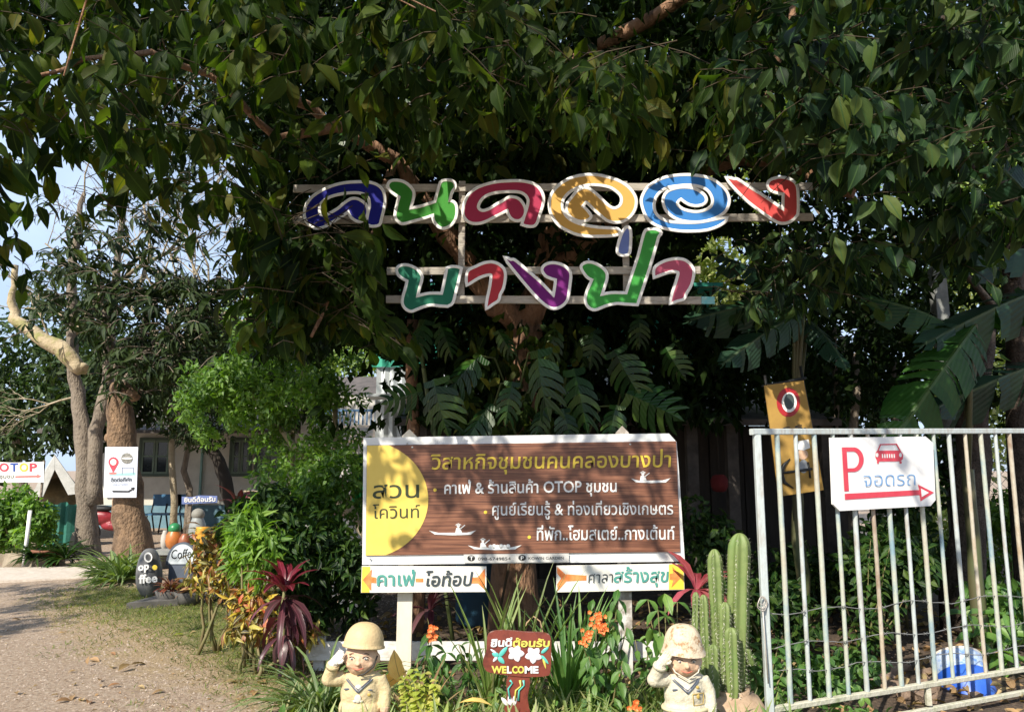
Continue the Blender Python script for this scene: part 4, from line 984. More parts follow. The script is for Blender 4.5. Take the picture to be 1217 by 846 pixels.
# ================================================================== FAR SETTING: trees behind, buildings
M_far_dk = leafmat('leaf_far_dark', [(.014, .034, .008), (.024, .052, .012), (.036, .07, .016), (.018, .04, .01)], .45, transl=.2, spec=.3)
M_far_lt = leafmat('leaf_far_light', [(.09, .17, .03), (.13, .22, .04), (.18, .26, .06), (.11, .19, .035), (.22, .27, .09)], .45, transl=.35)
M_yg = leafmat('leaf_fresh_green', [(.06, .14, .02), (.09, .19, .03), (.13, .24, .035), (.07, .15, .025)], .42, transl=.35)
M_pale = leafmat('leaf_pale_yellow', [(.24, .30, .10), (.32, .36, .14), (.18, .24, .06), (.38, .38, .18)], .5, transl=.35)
M_greybark = mat('grey_bark', (.24, .195, .15), .95, (.08, .062, .05), 9, stretch=(1, 1, .5), bump=.7, c3=(.22, .18, .14), lo=.3, hi=.7)
M_palebark = mat('pale_bark', (.46, .38, .27), .9, (.20, .16, .10), 7, bump=.5, c3=(.36, .30, .20), lo=.3, hi=.7)
def clumps(blobs, n, L, asp=.45, up=.6, out=.35):
    """leaf arrays spread through several ellipsoid clumps (centre, radii); denser towards each shell"""
    lv = Leaves(); vol = [b[1][0] * b[1][1] * b[1][2] for b in blobs]; S = sum(v ** .67 for v in vol)
    for (c_, r_), v in zip(blobs, vol):
        k = int(n * v ** .67 / S); dv = nrmz(rng.normal(0, 1, (k, 3))); rad = rng.uniform(.25, 1, k) ** .5
        p_ = np.array(c_) + dv * rad[:, None] * np.array(r_)
        lv.add(p_, rng.normal(0, .6, (k, 3)) + dv * out + [0, 0, -.25], rng.normal(0, .5, (k, 3)) + [0, -.15, up] + dv * .4, L * rng.uniform(.7, 1.3, k), L * asp * rng.uniform(.8, 1.2, k))
    return lv
def blobs_px(spec):
    out = []
    for x, y, Y, rx, ry, rd in spec:
        c_ = P(x, y, Y); out.append((tuple(c_), (rx / FPX * Y, rd, ry / FPX * Y)))
    return out
def multi(spec, rx, ry, k=7, seed=1, lo=.3, hi=.6):
    """break one big blob into uneven smaller ones"""
    r = random.Random(seed); o = []
    for x, y, Y, bx, by, bd in spec:
        for i in range(k):
            a = r.uniform(0, 6.28); q = r.uniform(.2, .85)
            s = r.uniform(lo, hi)
            o.append((x + bx * q * math.cos(a), y + by * q * math.sin(a), Y + r.uniform(-.5, .5) * bd, bx * s, by * s, bd * s))
    return o
def bgtree(label, cat, spec, n, L, m, trunk=None, group=None, tm=None, asp=.45, wins=None, name='background_tree'):
    bx = spec[0]; base = trunk[0] if trunk else (P(bx[0], bx[1], bx[2]).x, bx[2], 0)
    t = thing(name, label, cat, (base[0], base[1], 0), group)
    lv = clumps(blobs_px(spec), n, L, asp)
    arr = lv.cat()
    k = arr[0][:, 2] > .05
    if wins: k &= ~hits_window(arr[0], wins)
    arr = [a[k] for a in arr]
    part('crown', joined_leaves('crown', arr, T_CHEAP if L * FPX / base[1] < 14 else T_LANCE), m, t, kind='stuff')
    if trunk:
        b, e, r0 = trunk; mb = MB(); mb.tube(limb_pts(b, e, 7, jit=.08), [r0 * (1 - .08 * i) for i in range(8)], n=9, wob=.25); part('trunk', mb, tm or M_greybark, t)
        for i in range(4):
            x, y, Y, rx, ry, rd = spec[(i * 3) % len(spec)]; mb = MB(); mb.tube(limb_pts(Vector(e) * .9 + Vector(b) * .1, P(x, y, Y), 5, jit=.12), [r0 * .4, r0 * .33, r0 * .27, r0 * .2, r0 * .13, r0 * .06], n=6)
            part('limb', mb, tm or M_greybark, t)
    return t
SKYW = [(250, 270, 60, 70, 1), (90, 220, 45, 40, 1), (240, 330, 50, 45, .9), (60, 300, 70, 60, .7), (300, 340, 40, 20, .8)]
# dark wood at the far left
bgtree('tall dark evergreen tree behind the awning at the far left', 'tree', multi([(30, 470, 24, 150, 130, 3)], 1, 1, 9, 2), 9000, .30, M_far_dk, ((P(20, 640, 24).x, 24, 0), P(20, 500, 24), .25))
bgtree('dark green tree behind the white house and the bare tree', 'tree', multi([(170, 470, 26, 130, 90, 3), (250, 480, 27, 90, 70, 2)], 1, 1, 7, 3), 8000, .30, M_far_dk, ((P(170, 640, 26).x, 26, 0), P(180, 500, 26), .25))
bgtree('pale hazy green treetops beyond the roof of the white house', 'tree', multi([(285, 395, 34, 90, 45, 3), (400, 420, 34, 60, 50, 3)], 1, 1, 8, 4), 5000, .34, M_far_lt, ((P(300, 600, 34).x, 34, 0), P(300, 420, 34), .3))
# row of sunlit trees behind the garden
for i, (lab, spec, n_, L_, m_, tb) in enumerate([
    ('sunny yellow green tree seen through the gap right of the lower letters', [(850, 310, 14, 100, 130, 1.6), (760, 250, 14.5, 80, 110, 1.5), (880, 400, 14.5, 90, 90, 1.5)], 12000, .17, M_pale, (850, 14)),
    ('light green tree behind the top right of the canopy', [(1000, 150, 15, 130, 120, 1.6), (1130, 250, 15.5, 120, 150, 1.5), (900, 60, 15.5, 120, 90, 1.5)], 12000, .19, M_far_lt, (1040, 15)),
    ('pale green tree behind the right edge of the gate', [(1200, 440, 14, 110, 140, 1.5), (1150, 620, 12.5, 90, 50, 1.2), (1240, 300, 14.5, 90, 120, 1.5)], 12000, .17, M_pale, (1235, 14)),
    ('mid green tree behind the gate', [(1020, 420, 13.5, 130, 120, 1.5), (960, 560, 13, 90, 60, 1.2), (940, 440, 13.5, 90, 90, 1.5)], 11000, .18, M_far_dk, (1000, 13.5)),
    ('mid green tree behind the slim trunk at the centre', [(560, 330, 14.5, 150, 150, 1.6), (680, 430, 14, 110, 90, 1.5), (650, 200, 15, 180, 130, 1.6)], 13000, .19, M_far_dk, (600, 14.5))]):
    bgtree(lab, 'tree', multi(spec, 1, 1, 10, 10 + i), n_, L_, m_, ((P(tb[0], 600, tb[1]).x, tb[1], 0), P(tb[0], 400, tb[1]), .14), 'trees behind the garden', wins=[(460, 440, 70, 70, 1)])

# ---- white house with green shutters (far left)
M_wall = mat('cream_house_wall', (.66, .63, .55), .85, (.55, .52, .45), 3); M_bluew = mat('pale_blue_dado', (.10, .20, .26), .8, (.15, .26, .32), 5); M_soff = mat('dark_roof_iron', (.07, .06, .055), .8, (.12, .10, .09), 4)
M_shut = mat('dark_green_shutter', (.045, .075, .05), .6, (.07, .10, .07), 10); M_glassd = mat('dark_window_glass', (.012, .016, .016), .15); M_tealw = mat('teal_pilaster', (.25, .42, .38), .7)
YW = 20.0
hs = thing('white_house', 'cream bungalow with dark green shuttered windows and a pale blue lower wall', 'house', (P(300, 640, YW).x, YW, 0))
def wallpx(par, nm, m, x0, y0, x1, y1, Y, th, lab=None):
    a = P(x0, y1, Y); b = P(x1, y0, Y); mb = MB(); mb.box((a.x, Y, max(a.z, -.1)), (b.x, Y + th, b.z)); return part(nm, mb, m, par, lab)
wallpx(hs, 'wall', M_wall, 112, 480, 450, 600, YW, .2)
wallpx(hs, 'dado', M_bluew, 112, 600.2, 450, 650, YW - .03, .22)
wallpx(hs, 'pilaster', M_tealw, 235, 500, 243, 599, YW - .08, .07)
for x0, x1 in ((164, 206), (272, 301), (302, 336)):
    a = P(x0, 566, YW); b = P(x1, 520, YW); fr = MB(); w_ = .07
    for lo, hi in (((a.x, a.z), (a.x + w_, b.z)), ((b.x - w_, a.z), (b.x, b.z)), ((a.x + w_, a.z), (b.x - w_, a.z + w_)), ((a.x + w_, b.z - w_), (b.x - w_, b.z))):
        fr.box((lo[0], YW - .06, lo[1]), (hi[0], YW - .002, hi[1]))
    wo = part('window', fr, M_shut, hs)
    mid = (a.x + b.x) / 2
    for s0, s1 in ((a.x + w_, mid - .01), (mid + .01, b.x - w_)):
        pn = MB(); pn.box((s0 + .05, YW - .02, a.z + .12), (s1 - .05, YW - .004, b.z - .12)); part('pane', pn, M_glassd, wo)
        cs = MB()
        for lo, hi in (((s0, a.z + w_), (s0 + .05, b.z - w_)), ((s1 - .05, a.z + w_), (s1, b.z - w_)), ((s0 + .05, a.z + w_), (s1 - .05, a.z + .12)), ((s0 + .05, b.z - .12), (s1 - .05, b.z - w_)), ((s0 + .05, (a.z + b.z) / 2), (s1 - .05, (a.z + b.z) / 2 + .04))):
            cs.box((lo[0], YW - .045, lo[1]), (hi[0], YW - .012, hi[1]))
        part('shutter', cs, mat('pale_green_casement', (.16, .22, .16), .6), wo)
z0 = P(300, 503, YW).z; mb = MB(); xa, xb = P(90, 500, YW).x, P(470, 500, YW).x
mb.add([(xa, YW - 1.6, z0 - .25), (xb, YW - 1.6, z0 - .25), (xb, YW + 3, z0 + 1.6), (xa, YW + 3, z0 + 1.6), (xa, YW - 1.6, z0 - .33), (xb, YW - 1.6, z0 - .33), (xb, YW + 3, z0 + 1.5), (xa, YW + 3, z0 + 1.5)], [(0, 1, 2, 3), (7, 6, 5, 4), (0, 4, 5, 1), (1, 5, 6, 2), (2, 6, 7, 3), (3, 7, 4, 0)])
part('roof', mb, M_soff, hs)
# ---- green and white corrugated house behind the tree
M_corr = mat('white_corrugated_iron', (.62, .66, .68), .5, (.50, .53, .54), 4); M_grn = mat('green_awning_sheet', (.03, .30, .20), .6, (.05, .38, .27), 3)
YH = 12.5
ch = thing('iron_house', 'white corrugated iron house with a green band under its roof behind the tree', 'house', (P(640, 640, YH).x, YH, 0))
def corrug(nm, m, x0, y0, x1, y1, Y, par, step=.14):
    a = P(x0, y1, Y); b = P(x1, y0, Y); n = int((b.x - a.x) / step) * 2; vs = []; mb = MB()
    for i in range(n + 1):
        x = a.x + (b.x - a.x) * i / n; y = Y + (.022 if i % 2 else -.022)
        vs += [(x, y, a.z), (x, y, b.z)]
    mb.add(vs, [(2 * i, 2 * i + 2, 2 * i + 3, 2 * i + 1) for i in range(n)]); return part(nm, mb, m, par)
corrug('wall', M_corr, 442, 436, 842, 660, YH, ch); corrug('green_band', M_grn, 440, 355, 842, 436, YH - .06, ch, .2)
mb = MB(); a = P(436, 472, YH - .5); b = P(846, 472, YH - .5); mb.box((a.x, YH - .6, a.z), (b.x, YH - .05, a.z + .05)); part('ledge', mb, M_corr, ch)
mb = MB(); a = P(432, 352, YH); mb.box((a.x, YH - .7, a.z), (P(846, 352, YH).x, YH + 2.5, a.z + .06)); part('roof', mb, M_grn, ch)
# ---- distant balcony house
bh = thing('balcony_house', 'distant pale house with a blue balcony rail and a brown awning', 'house', (P(410, 620, 16.5).x, 16.5, 0))
wallpx(bh, 'wall', mat('pale_house_wall', (.62, .60, .56), .8), 352, 470, 446, 640, 17.2, .2)
a = P(372, 505, 16.4); b = P(446, 489, 16.4)
for i in range(16):
    x = a.x + (b.x - a.x) * i / 15; mb = MB(); mb.box((x - .015, 16.4, a.z), (x + .015, 16.43, b.z)); part('baluster', mb, mat('blue_rail', (.12, .24, .42), .6), bh)
mb = MB(); mb.box((a.x, 16.38, b.z), (b.x, 16.45, b.z + .05)); part('handrail', mb, MATS['blue_rail'], bh)
mb = MB(); mb.poly([P(376, 508, 16.3), P(446, 505, 16.3), P(446, 520, 15.2), P(380, 527, 15.2)], Vector((0, 0, -.05))); part('awning', mb, mat('brown_awning', (.42, .33, .24), .8), bh)
# ---- open timber shed in the shade behind the notice board
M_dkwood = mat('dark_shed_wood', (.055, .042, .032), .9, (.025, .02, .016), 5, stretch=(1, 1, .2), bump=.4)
sh = thing('timber_shed', 'dark open timber shed in the shade behind the notice board', 'shed', (P(760, 700, 9.5).x, 9.5, 0))
x0s, x1s = P(475, 600, 10.8).x, P(1010, 600, 10.8).x
zt = P(800, 506, 10.8).z
k = 26
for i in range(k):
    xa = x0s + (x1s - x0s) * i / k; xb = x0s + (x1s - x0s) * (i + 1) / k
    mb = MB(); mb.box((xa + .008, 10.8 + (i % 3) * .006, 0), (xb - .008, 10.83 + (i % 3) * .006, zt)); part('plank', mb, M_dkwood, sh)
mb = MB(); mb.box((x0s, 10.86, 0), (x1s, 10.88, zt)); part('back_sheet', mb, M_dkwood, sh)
mb = MB(); a = P(470, 498, 8.2); b = P(1000, 499, 8.2)
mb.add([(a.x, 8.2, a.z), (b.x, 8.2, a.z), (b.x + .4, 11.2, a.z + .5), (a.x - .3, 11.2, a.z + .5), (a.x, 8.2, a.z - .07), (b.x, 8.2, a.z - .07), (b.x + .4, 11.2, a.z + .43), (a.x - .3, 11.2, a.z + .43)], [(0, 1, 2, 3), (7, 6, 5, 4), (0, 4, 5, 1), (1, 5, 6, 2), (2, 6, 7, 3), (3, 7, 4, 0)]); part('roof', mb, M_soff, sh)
for x_ in (500, 612, 824, 872, 985):
    q = P(x_, 600, 8.4); mb = MB(); mb.box((q.x - .06, 8.34, 0), (q.x + .06, 8.46, a.z + .0)); part('post', mb, mat('grey_shed_post', (.12, .10, .085), .9, (.06, .05, .045), 8), sh)
solo('blue_barrel', MB().lathe([(.0, 0), (.26, 0), (.28, .04), (.28, .3), (.29, .32), (.28, .34), (.28, .6), (.29, .62), (.28, .64), (.27, .84), (.24, .87), (0, .87)], (P(575, 700, 7.8).x, 7.8, 0), 20), mat('dark_blue_plastic', (.02, .07, .12), .5, (.03, .09, .15), 6), 'dark blue barrel standing in the shade under the notice board', 'barrel')
def lantern():
    c_ = P(855, 574, 8.0); t = thing('lantern', 'dim red paper lantern hanging in the shed right of the notice board', 'lantern', tuple(c_))
    part('shade', MB().lathe([(.04, .09), (.07, .075), (.09, .03), (.09, -.03), (.07, -.075), (.04, -.09)], c_, 14), mat('red_paper', (.14, .01, .01), .9), t)
    part('cord', MB().tube([c_ + Vector((0, 0, .12)), c_ + Vector((0, 0, .75))], .004, n=4), M_dkwood, t)
lantern()

# ---- things at the left: awning, tarpaulin, banner
YT = 16.0
aw = thing('awning_tent', 'grey cloth awning with a peaked front beside the twin trunks', 'tent', (P(66, 650, YT).x, YT, 0))
M_cloth = mat('grey_awning_cloth', (.52, .52, .50), .8, (.38, .38, .36), 5, bump=.2); M_tarp = mat('green_tarpaulin', (.02, .12, .09), .6, (.04, .18, .14), 3, bump=.3)
for pp in ([(65, 541), (36, 590), (51, 590), (64.8, 558)], [(65.2, 541), (65.2, 558), (81, 588), (97, 586)]):
    mb = MB(); mb.poly([P(a_, b_, YT - .24) for a_, b_ in pp], Vector((0, .02, 0))); part('front_flap', mb, M_cloth, aw)
pk = P(65, 543, YT - .2); pkb = P(65, 540, YT + 2.5)
for xs_, ys_, xm, ym in ((40, 588, 52, 560), (95, 584, 80, 562)):
    e = P(xs_, ys_, YT - .2); eb = P(xs_, ys_ - 4, YT + 2.5); m1 = P(xm, ym + 3, YT - .2); m2 = P(xm, ym, YT + 2.5)
    mb = MB(); mb.add([pk, m1, e, eb, m2, pkb] + [v + Vector((0, 0, -.03)) for v in (pk, m1, e, eb, m2, pkb)], [(0, 1, 4, 5), (1, 2, 3, 4), (6, 7, 10, 11)[::-1], (7, 8, 9, 10)[::-1], (0, 6, 7, 1), (1, 7, 8, 2), (2, 8, 9, 3), (5, 11, 6, 0)]); part('cloth_side', mb, M_cloth, aw)
for x_ in (44, 92):
    q = P(x_, 600, YT); mb = MB(); mb.tube([(q.x, YT, 0), (q.x, YT, P(x_, 583, YT).z)], .03, n=6); part('pole', mb, M_greybark, aw)
mb = MB(); mb.poly([P(46, 590, YT + 2.2), P(92, 590, YT + 2.2), P(65, 552, YT + 2.2)], Vector((0, .03, 0))); part('back_cloth', mb, mat('dim_brown_cloth', (.12, .09, .06), .9), aw)
mb = MB(); mb.ell(P(71, 590, YT + .9), (.42, .35, .42), 12, 8); solo('covered_load', mb, mat('brown_sacking', (.20, .16, .09), .95, (.10, .09, .05), 5, bump=.6), 'brown covered heap stored under the grey awning', 'heap')
YG = 15.4; mb = MB(); n = 16; vs = []
a = P(46, 665, YG); b = P(102, 598, YG)
for i in range(n + 1):
    x = a.x + (b.x - a.x) * i / n; yy = YG + .05 * math.sin(i * 1.7)
    vs += [(x, yy, 0), (x, yy, b.z + .03 * math.sin(i))]
mb.add(vs, [(2 * i, 2 * i + 2, 2 * i + 3, 2 * i + 1) for i in range(n)]); solo('tarpaulin', mb, M_tarp, 'dark green tarpaulin screen hung below the grey awning', 'screen')
YO = 14.6
ot = thing('banner', 'white banner with OTOP in red, blue, yellow and red letters at the left edge', 'banner', tuple(P(20, 574, YO)))
mb = MB(); n = 8; tp = [P(-30 + 82 * i / n, 549 - .5 * math.sin(i), YO) for i in range(n + 1)]; bt = [P(-30 + 82 * i / n, 573, YO) for i in range(n + 1)]
mb.add(tp + bt, [(i, i + 1, n + 2 + i, n + 1 + i) for i in range(n)]); part('cloth', mb, M_white, ot)
for ch_, x0, x1, m_ in (('O', -1, 10.5, M_red), ('T', 12, 21.5, mat('blue_print', (.02, .07, .35), .5)), ('O', 23, 33.5, M_ylet), ('P', 35, 44, M_red)): text_on('lettering', ch_, x0, x1, 559.8, 559.8, 9.5, pB(YO - .006), m_, ot, .03, unit=.7)
text_on('lettering', 'เพื่อชุมชน', -12, 16, 568.5, 568, 4, pB(YO - .006), M_dk, ot, 0)
flat([(18, 565.4), (44, 564.6), (44, 563), (49, 565.6), (44, 568), (44, 566.8), (18, 567.4)], YO - .006, mat('pink_print', (.65, .20, .18), .5), ot, 'arrow')
for x_ in (-29, 51):
    q = P(x_, 560, YO + .05); mb = MB(); mb.tube([(q.x, YO + .06, 0), (q.x, YO + .06, P(x_, 547, YO).z)], .025, n=6); part('pole', mb, M_greybark, ot)
# leaning slab
c0 = Gd(90, 662); mb = MB(); mb.poly([P(80, 662, 13.6) * 1, P(97, 662, 13.6), P(104, 638, 13.8), P(99, 634, 13.8), P(86, 633, 13.8), P(82, 645, 13.7)], Vector((0, .06, .01)))
solo('stone_slab', mb, mat('beige_stone', (.36, .30, .22), .9, (.22, .18, .13), 5, bump=.5), 'flat beige stone slab leaning at the foot of the twin trunks', 'slab')
# ---- twin trunks, bent pale limb
tt = thing('twin_trunk_tree', 'tree with twin grey trunks and one pale mossy limb bent to the left', 'tree', tuple(Gd(103, 662)))
Y1 = 13.7
def limbpx(par, pts, rs, m, Y=None, k=3, n=8, nm='limb', jit=.03, wob=.3, lab=None):
    w_ = [P(p[0], p[1], p[2] if len(p) > 2 else Y) for p in pts]; full = []; rr = []
    for i in range(len(w_) - 1):
        s = limb_pts(w_[i], w_[i + 1], k, jit=jit)
        for j in range(k): full.append(s[j]); rr.append(rs[i] + (rs[i + 1] - rs[i]) * j / k)
    full.append(w_[-1]); rr.append(rs[-1]); mb = MB(); mb.tube(full, rr, n=n, wob=wob); return part(nm, mb, m, par, lab)
limbpx(tt, [(106, 668), (104, 620), (102, 560), (97, 500), (88, 450), (86, 400), (84, 330), (92, 270), (100, 230)], [.22, .165, .15, .13, .115, .10, .08, .06, .04], M_greybark, Y1, n=12, nm='trunk')
limbpx(tt, [(112, 600), (113, 540), (118, 500), (128, 450), (133, 380), (140, 300), (150, 230)], [.13, .12, .11, .10, .08, .06, .04], M_greybark, Y1 - .1, n=10, nm='trunk')
limbpx(tt, [(101, 440), (92, 436), (78, 420), (55, 405), (32, 390), (16, 380), (14, 350), (18, 315)], [.10, .14, .15, .14, .11, .09, .06, .05], mat('mossy_pale_bark', (.50, .41, .27), .9, (.28, .27, .10), 5, bump=.5, c3=(.40, .32, .20), lo=.35, hi=.65), Y1 - .2, n=10)
limbpx(tt, [(88, 400), (120, 350), (160, 320), (200, 300), (230, 260), (270, 200)], [.05, .05, .04, .035, .03, .015], M_palebark, Y1)
limbpx(tt, [(133, 380), (165, 340), (180, 300), (170, 240)], [.05, .045, .035, .02], M_palebark, Y1)
mb = MB(); r = random.Random(5)
def branchy(mb, p, d, L, rad, dep):
    e = p + d * L; m_ = (p + e) / 2 + Vector((r.uniform(-.1, .1), r.uniform(-.1, .1), r.uniform(-.05, .1))) * L
    mb.tube([p, m_, e], [rad, rad * .8, rad * .6], n=4, cap=False)
    if dep:
        for i in range(r.choice((2, 3))):
            nd = (d + Vector((r.uniform(-.9, .9), r.uniform(-.6, .6), r.uniform(-.4, .6)))).normalized(); branchy(mb, m_.lerp(e, r.uniform(0, 1)), nd, L * r.uniform(.55, .8), rad * .55, dep - 1)
for x_, y_, dx, dz in ((84, 330, -.6, .7), (100, 240, .2, 1), (140, 300, .6, .6), (200, 300, .8, .4), (150, 230, .1, 1), (60, 405, -.2, .9), (120, 350, -.2, .8), (90, 380, -.8, .2), (95, 470, -.8, -.2), (125, 470, .8, .1), (230, 262, .5, .7), (190, 310, .4, .9)):
    branchy(mb, P(x_, y_, Y1), Vector((dx, r.uniform(-.3, .3), dz)).normalized(), .9, .022, 4)
part('bare_twigs', mb, M_palebark, tt, kind='stuff')
# bare pale tree beyond
bt_ = thing('bare_tree', 'leafless pale branching tree against the sky at the left', 'tree', (P(205, 640, 17).x, 17, 0))
mb = MB(); mb.tube(limb_pts((P(205, 640, 17).x, 17, 0), P(205, 420, 17), 5), [.08, .075, .07, .07, .065, .06], n=8); part('trunk', mb, M_palebark, bt_)
mb = MB()
for dx, dz, L_ in ((.4, .9, 2.2), (-.3, 1, 2.0), (.8, .7, 2.4), (.1, 1, 2.4), (-.7, .7, 2.0), (.95, .45, 2.2)): branchy(mb, P(205, 425, 17), Vector((dx, r.uniform(-.3, .3), dz)).normalized(), L_, .06, 5)
part('bare_twigs', mb, M_palebark, bt_, kind='stuff')
# poster tree
YP = 12.7
pt = thing('poster_tree', 'stout brown trunk with a lopped top and dark drooping mango-like leaves', 'tree', (P(155, 665, YP).x, YP, 0))
limbpx(pt, [(160, 672), (157, 640), (153, 600), (147, 540), (143, 500), (146, 470), (150, 455)], [.32, .27, .25, .235, .21, .19, .14], M_palebark.copy() if False else mat('warm_trunk_bark', (.30, .19, .11), .95, (.09, .055, .032), 8, stretch=(1, 1, .6), bump=1.0, bscale=28, c3=(.20, .13, .08), lo=.3, hi=.7), YP, n=14, nm='trunk', wob=.25)
for x_, y_, rr in ((140, 462, .13), (159, 468, .12), (130, 520, .08)):
    mb = MB(); mb.ell(P(x_, y_, YP - .1), (rr, rr, rr * 1.1), 10, 8); part('burl', mb, MATS['warm_trunk_bark'], pt)
limbpx(pt, [(150, 460), (165, 420), (175, 370), (190, 320)], [.10, .07, .05, .03], M_greybark, YP); limbpx(pt, [(145, 462), (130, 400), (120, 340)], [.08, .05, .03], M_greybark, YP)
limbpx(pt, [(165, 430), (190, 400), (215, 380), (260, 350), (330, 325)], [.06, .05, .045, .04, .02], M_greybark, YP)
M_mango = leafmat('leaf_mango', [(.008, .020, .006), (.014, .030, .008), (.022, .042, .012), (.035, .055, .018), (.011, .025, .008)], .5, transl=.15, spec=.2)
O = np.concatenate([pxpts(260, 120, 245, 330, 470, 11.7, 13.3), pxpts(60, 40, 140, 300, 400, 12, 13.2), pxpts(70, 200, 330, 330, 400, 12, 13), pxpts(150, 60, 320, 230, 330, 11.5, 13.5), pxpts(260, 100, 340, 60, 230, 10.5, 12.5)])
(rv, tw_) = sprays(O, 9, .45, .24, .22, .6, dz=(-.5, .7)); lv = Leaves(); lv.add(*rv); arr = clean(lv, [(88, 222, 40, 34, .97), (265, 235, 36, 60, .85), (245, 310, 40, 26, .8)], False, False)
foliage(pt, arr, 'lance', T_LANCE, M_mango, 140, minpx=12)
mb = MB(); twig_mesh(mb, tw_, .008, 900); part('twigs', mb, M_greybark, pt, kind='stuff')
# the poster
po = thing('poster', 'white poster with a red map pin and a black arrow nailed to the stout trunk', 'poster', tuple(P(144, 591, YP - .33)))
YQ = YP - .33; mb = MB(); mb.poly([P(125, 531, YQ), P(164, 531, YQ), P(162, 591, YQ), P(123, 591, YQ)], Vector((0, .012, 0))); part('sheet', mb, mat('poster_bluewhite', (.72, .76, .86), .4, (.66, .70, .84), 2), po)
mb = MB(); cxp, cyp = 134.8, 549; pts = [(cxp + 6 * math.cos(a), cyp + 6 * math.sin(a)) for a in [R_(160 + 220 * i / 16) for i in range(17)]] + [(134.3, 561.5)]
mb.add([P(x, y, YQ - .006) for x, y in pts], [tuple(range(len(pts)))]); part('map_pin', mb, M_red, po)
disc = lambda cx_, cy_, rx, ry, Y, m_, par, nm: part(nm, MB().add([P(cx_ + rx * math.cos(a), cy_ + ry * math.sin(a), Y) for a in [2 * math.pi * i / 18 for i in range(18)]], [tuple(range(18))]), m_, par)
disc(134.6, 549, 3.7, 3.7, YQ - .012, M_white, po, 'pin_eye'); disc(134, 562.3, 5, 1.4, YQ - .004, mat('pink_print', (0, 0, 0)), po, 'pin_ring')
disc(150.8, 544.5, 7, 6.5, YQ - .006, mat('grey_photo_print', (.35, .34, .31), .5, (.10, .10, .09), 40), po, 'round_photo'); disc(151, 544.5, 6.4, 1.1, YQ - .012, M_white, po, 'photo_band')
flat([(130, 565.5), (161, 564.5), (161, 561), (130, 563)], YQ - .003, mat('aqua_print', (.35, .58, .60), .5), po, 'aqua_band')
for a_, b_ in (((145, 555.5), (158.5, 555.5)), ((145, 555.5), (145, 563)), ((158.5, 555.5), (158.5, 563))):
    q0 = P(*a_, YQ - .006); q1 = P(*b_, YQ - .006); mb = MB(); mb.beam(q0, q1, .008, .003, up=Vector((0, 1, 0))); part('line', mb, mat('slate_print', (.25, .30, .42), .5), po)
text_on('lettering', 'ติดต่อที่พัก', 131.5, 156.5, 572.3, 571.8, 3.6, pB(YQ - .009), M_dg, po, .02); text_on('lettering', '098-6749854', 134, 152, 577, 576.6, 2.6, pB(YQ - .009), MATS['slate_print'], po, 0, unit=.7)
flat([(133.5, 582.6), (152, 583), (156.5, 580.6), (155, 579.4), (160, 578.6), (158.5, 583), (157.5, 581.8), (153, 584.8), (133.5, 584.6)], YQ - .009, M_ink, po, 'arrow')
# ---- fresh green tree in the middle distance
ft = thing('young_tree', 'bright fresh green small-leaved tree with leaning pale brown stems left of the board', 'tree', (P(440, 650, 9.6).x, 9.6, 0))
limbpx(ft, [(447, 690), (440, 640), (415, 605), (390, 580), (365, 545), (330, 505), (300, 470)], [.09, .08, .075, .07, .05, .035, .02], M_palebark, 9.6)
limbpx(ft, [(357, 690), (352, 620), (347, 560), (350, 500), (360, 440)], [.05, .045, .04, .03, .02], M_palebark, 9.9); limbpx(ft, [(390, 580), (400, 520), (395, 460)], [.05, .04, .02], M_palebark, 9.6)
bgtree('dark shady tree overhanging the roof of the white house', 'tree', multi([(180, 440, 17, 120, 60, 1.6), (290, 440, 17, 90, 60, 1.4), (120, 480, 16.5, 60, 50, 1)], 1, 1, 9, 77), 8500, .24, M_mango, ((P(222, 640, 17.6).x, 17.6, 0), P(222, 450, 17.4), .09))
spec = multi([(300, 450, 9.6, 90, 75, 1.0), (370, 500, 9.6, 70, 90, .9), (405, 460, 9.6, 40, 50, .7), (250, 480, 9.6, 50, 50, .8), (330, 400, 9.8, 60, 40, .8)], 1, 1, 15, 21, .16, .36)
lv = clumps(blobs_px(spec), 11000, .085, .5); foliage(ft, clean(lv, [(415, 496, 34, 13, .85), (200, 545, 40, 45, .95), (300, 560, 60, 20, .7), (400, 590, 45, 25, .6)], False, False), 'lance', T_LANCE, M_yg, 60, minpx=8, cheap=T_CHEAP)
# dark curved trunk near the house
dt = thing('slanting_tree', 'dark slanting tree trunk in front of the white house', 'tree', (P(278, 625, 16).x, 16, 0))
limbpx(dt, [(280, 640), (276, 600), (268, 570), (256, 540), (240, 525), (215, 510)], [.17, .15, .14, .12, .09, .06], mat('near_black_bark', (.035, .028, .022), .95), 16, nm='trunk'); limbpx(dt, [(240, 525), (220, 500), (200, 470)], [.08, .06, .03], MATS['near_black_bark'], 16)
lv = clumps(blobs_px(multi([(215, 495, 16, 70, 40, .8)], 1, 1, 6, 31)), 1500, .16, .3); part('crown', joined_leaves('crown', lv.cat(), T_CHEAP), M_mango, dt, kind='stuff')

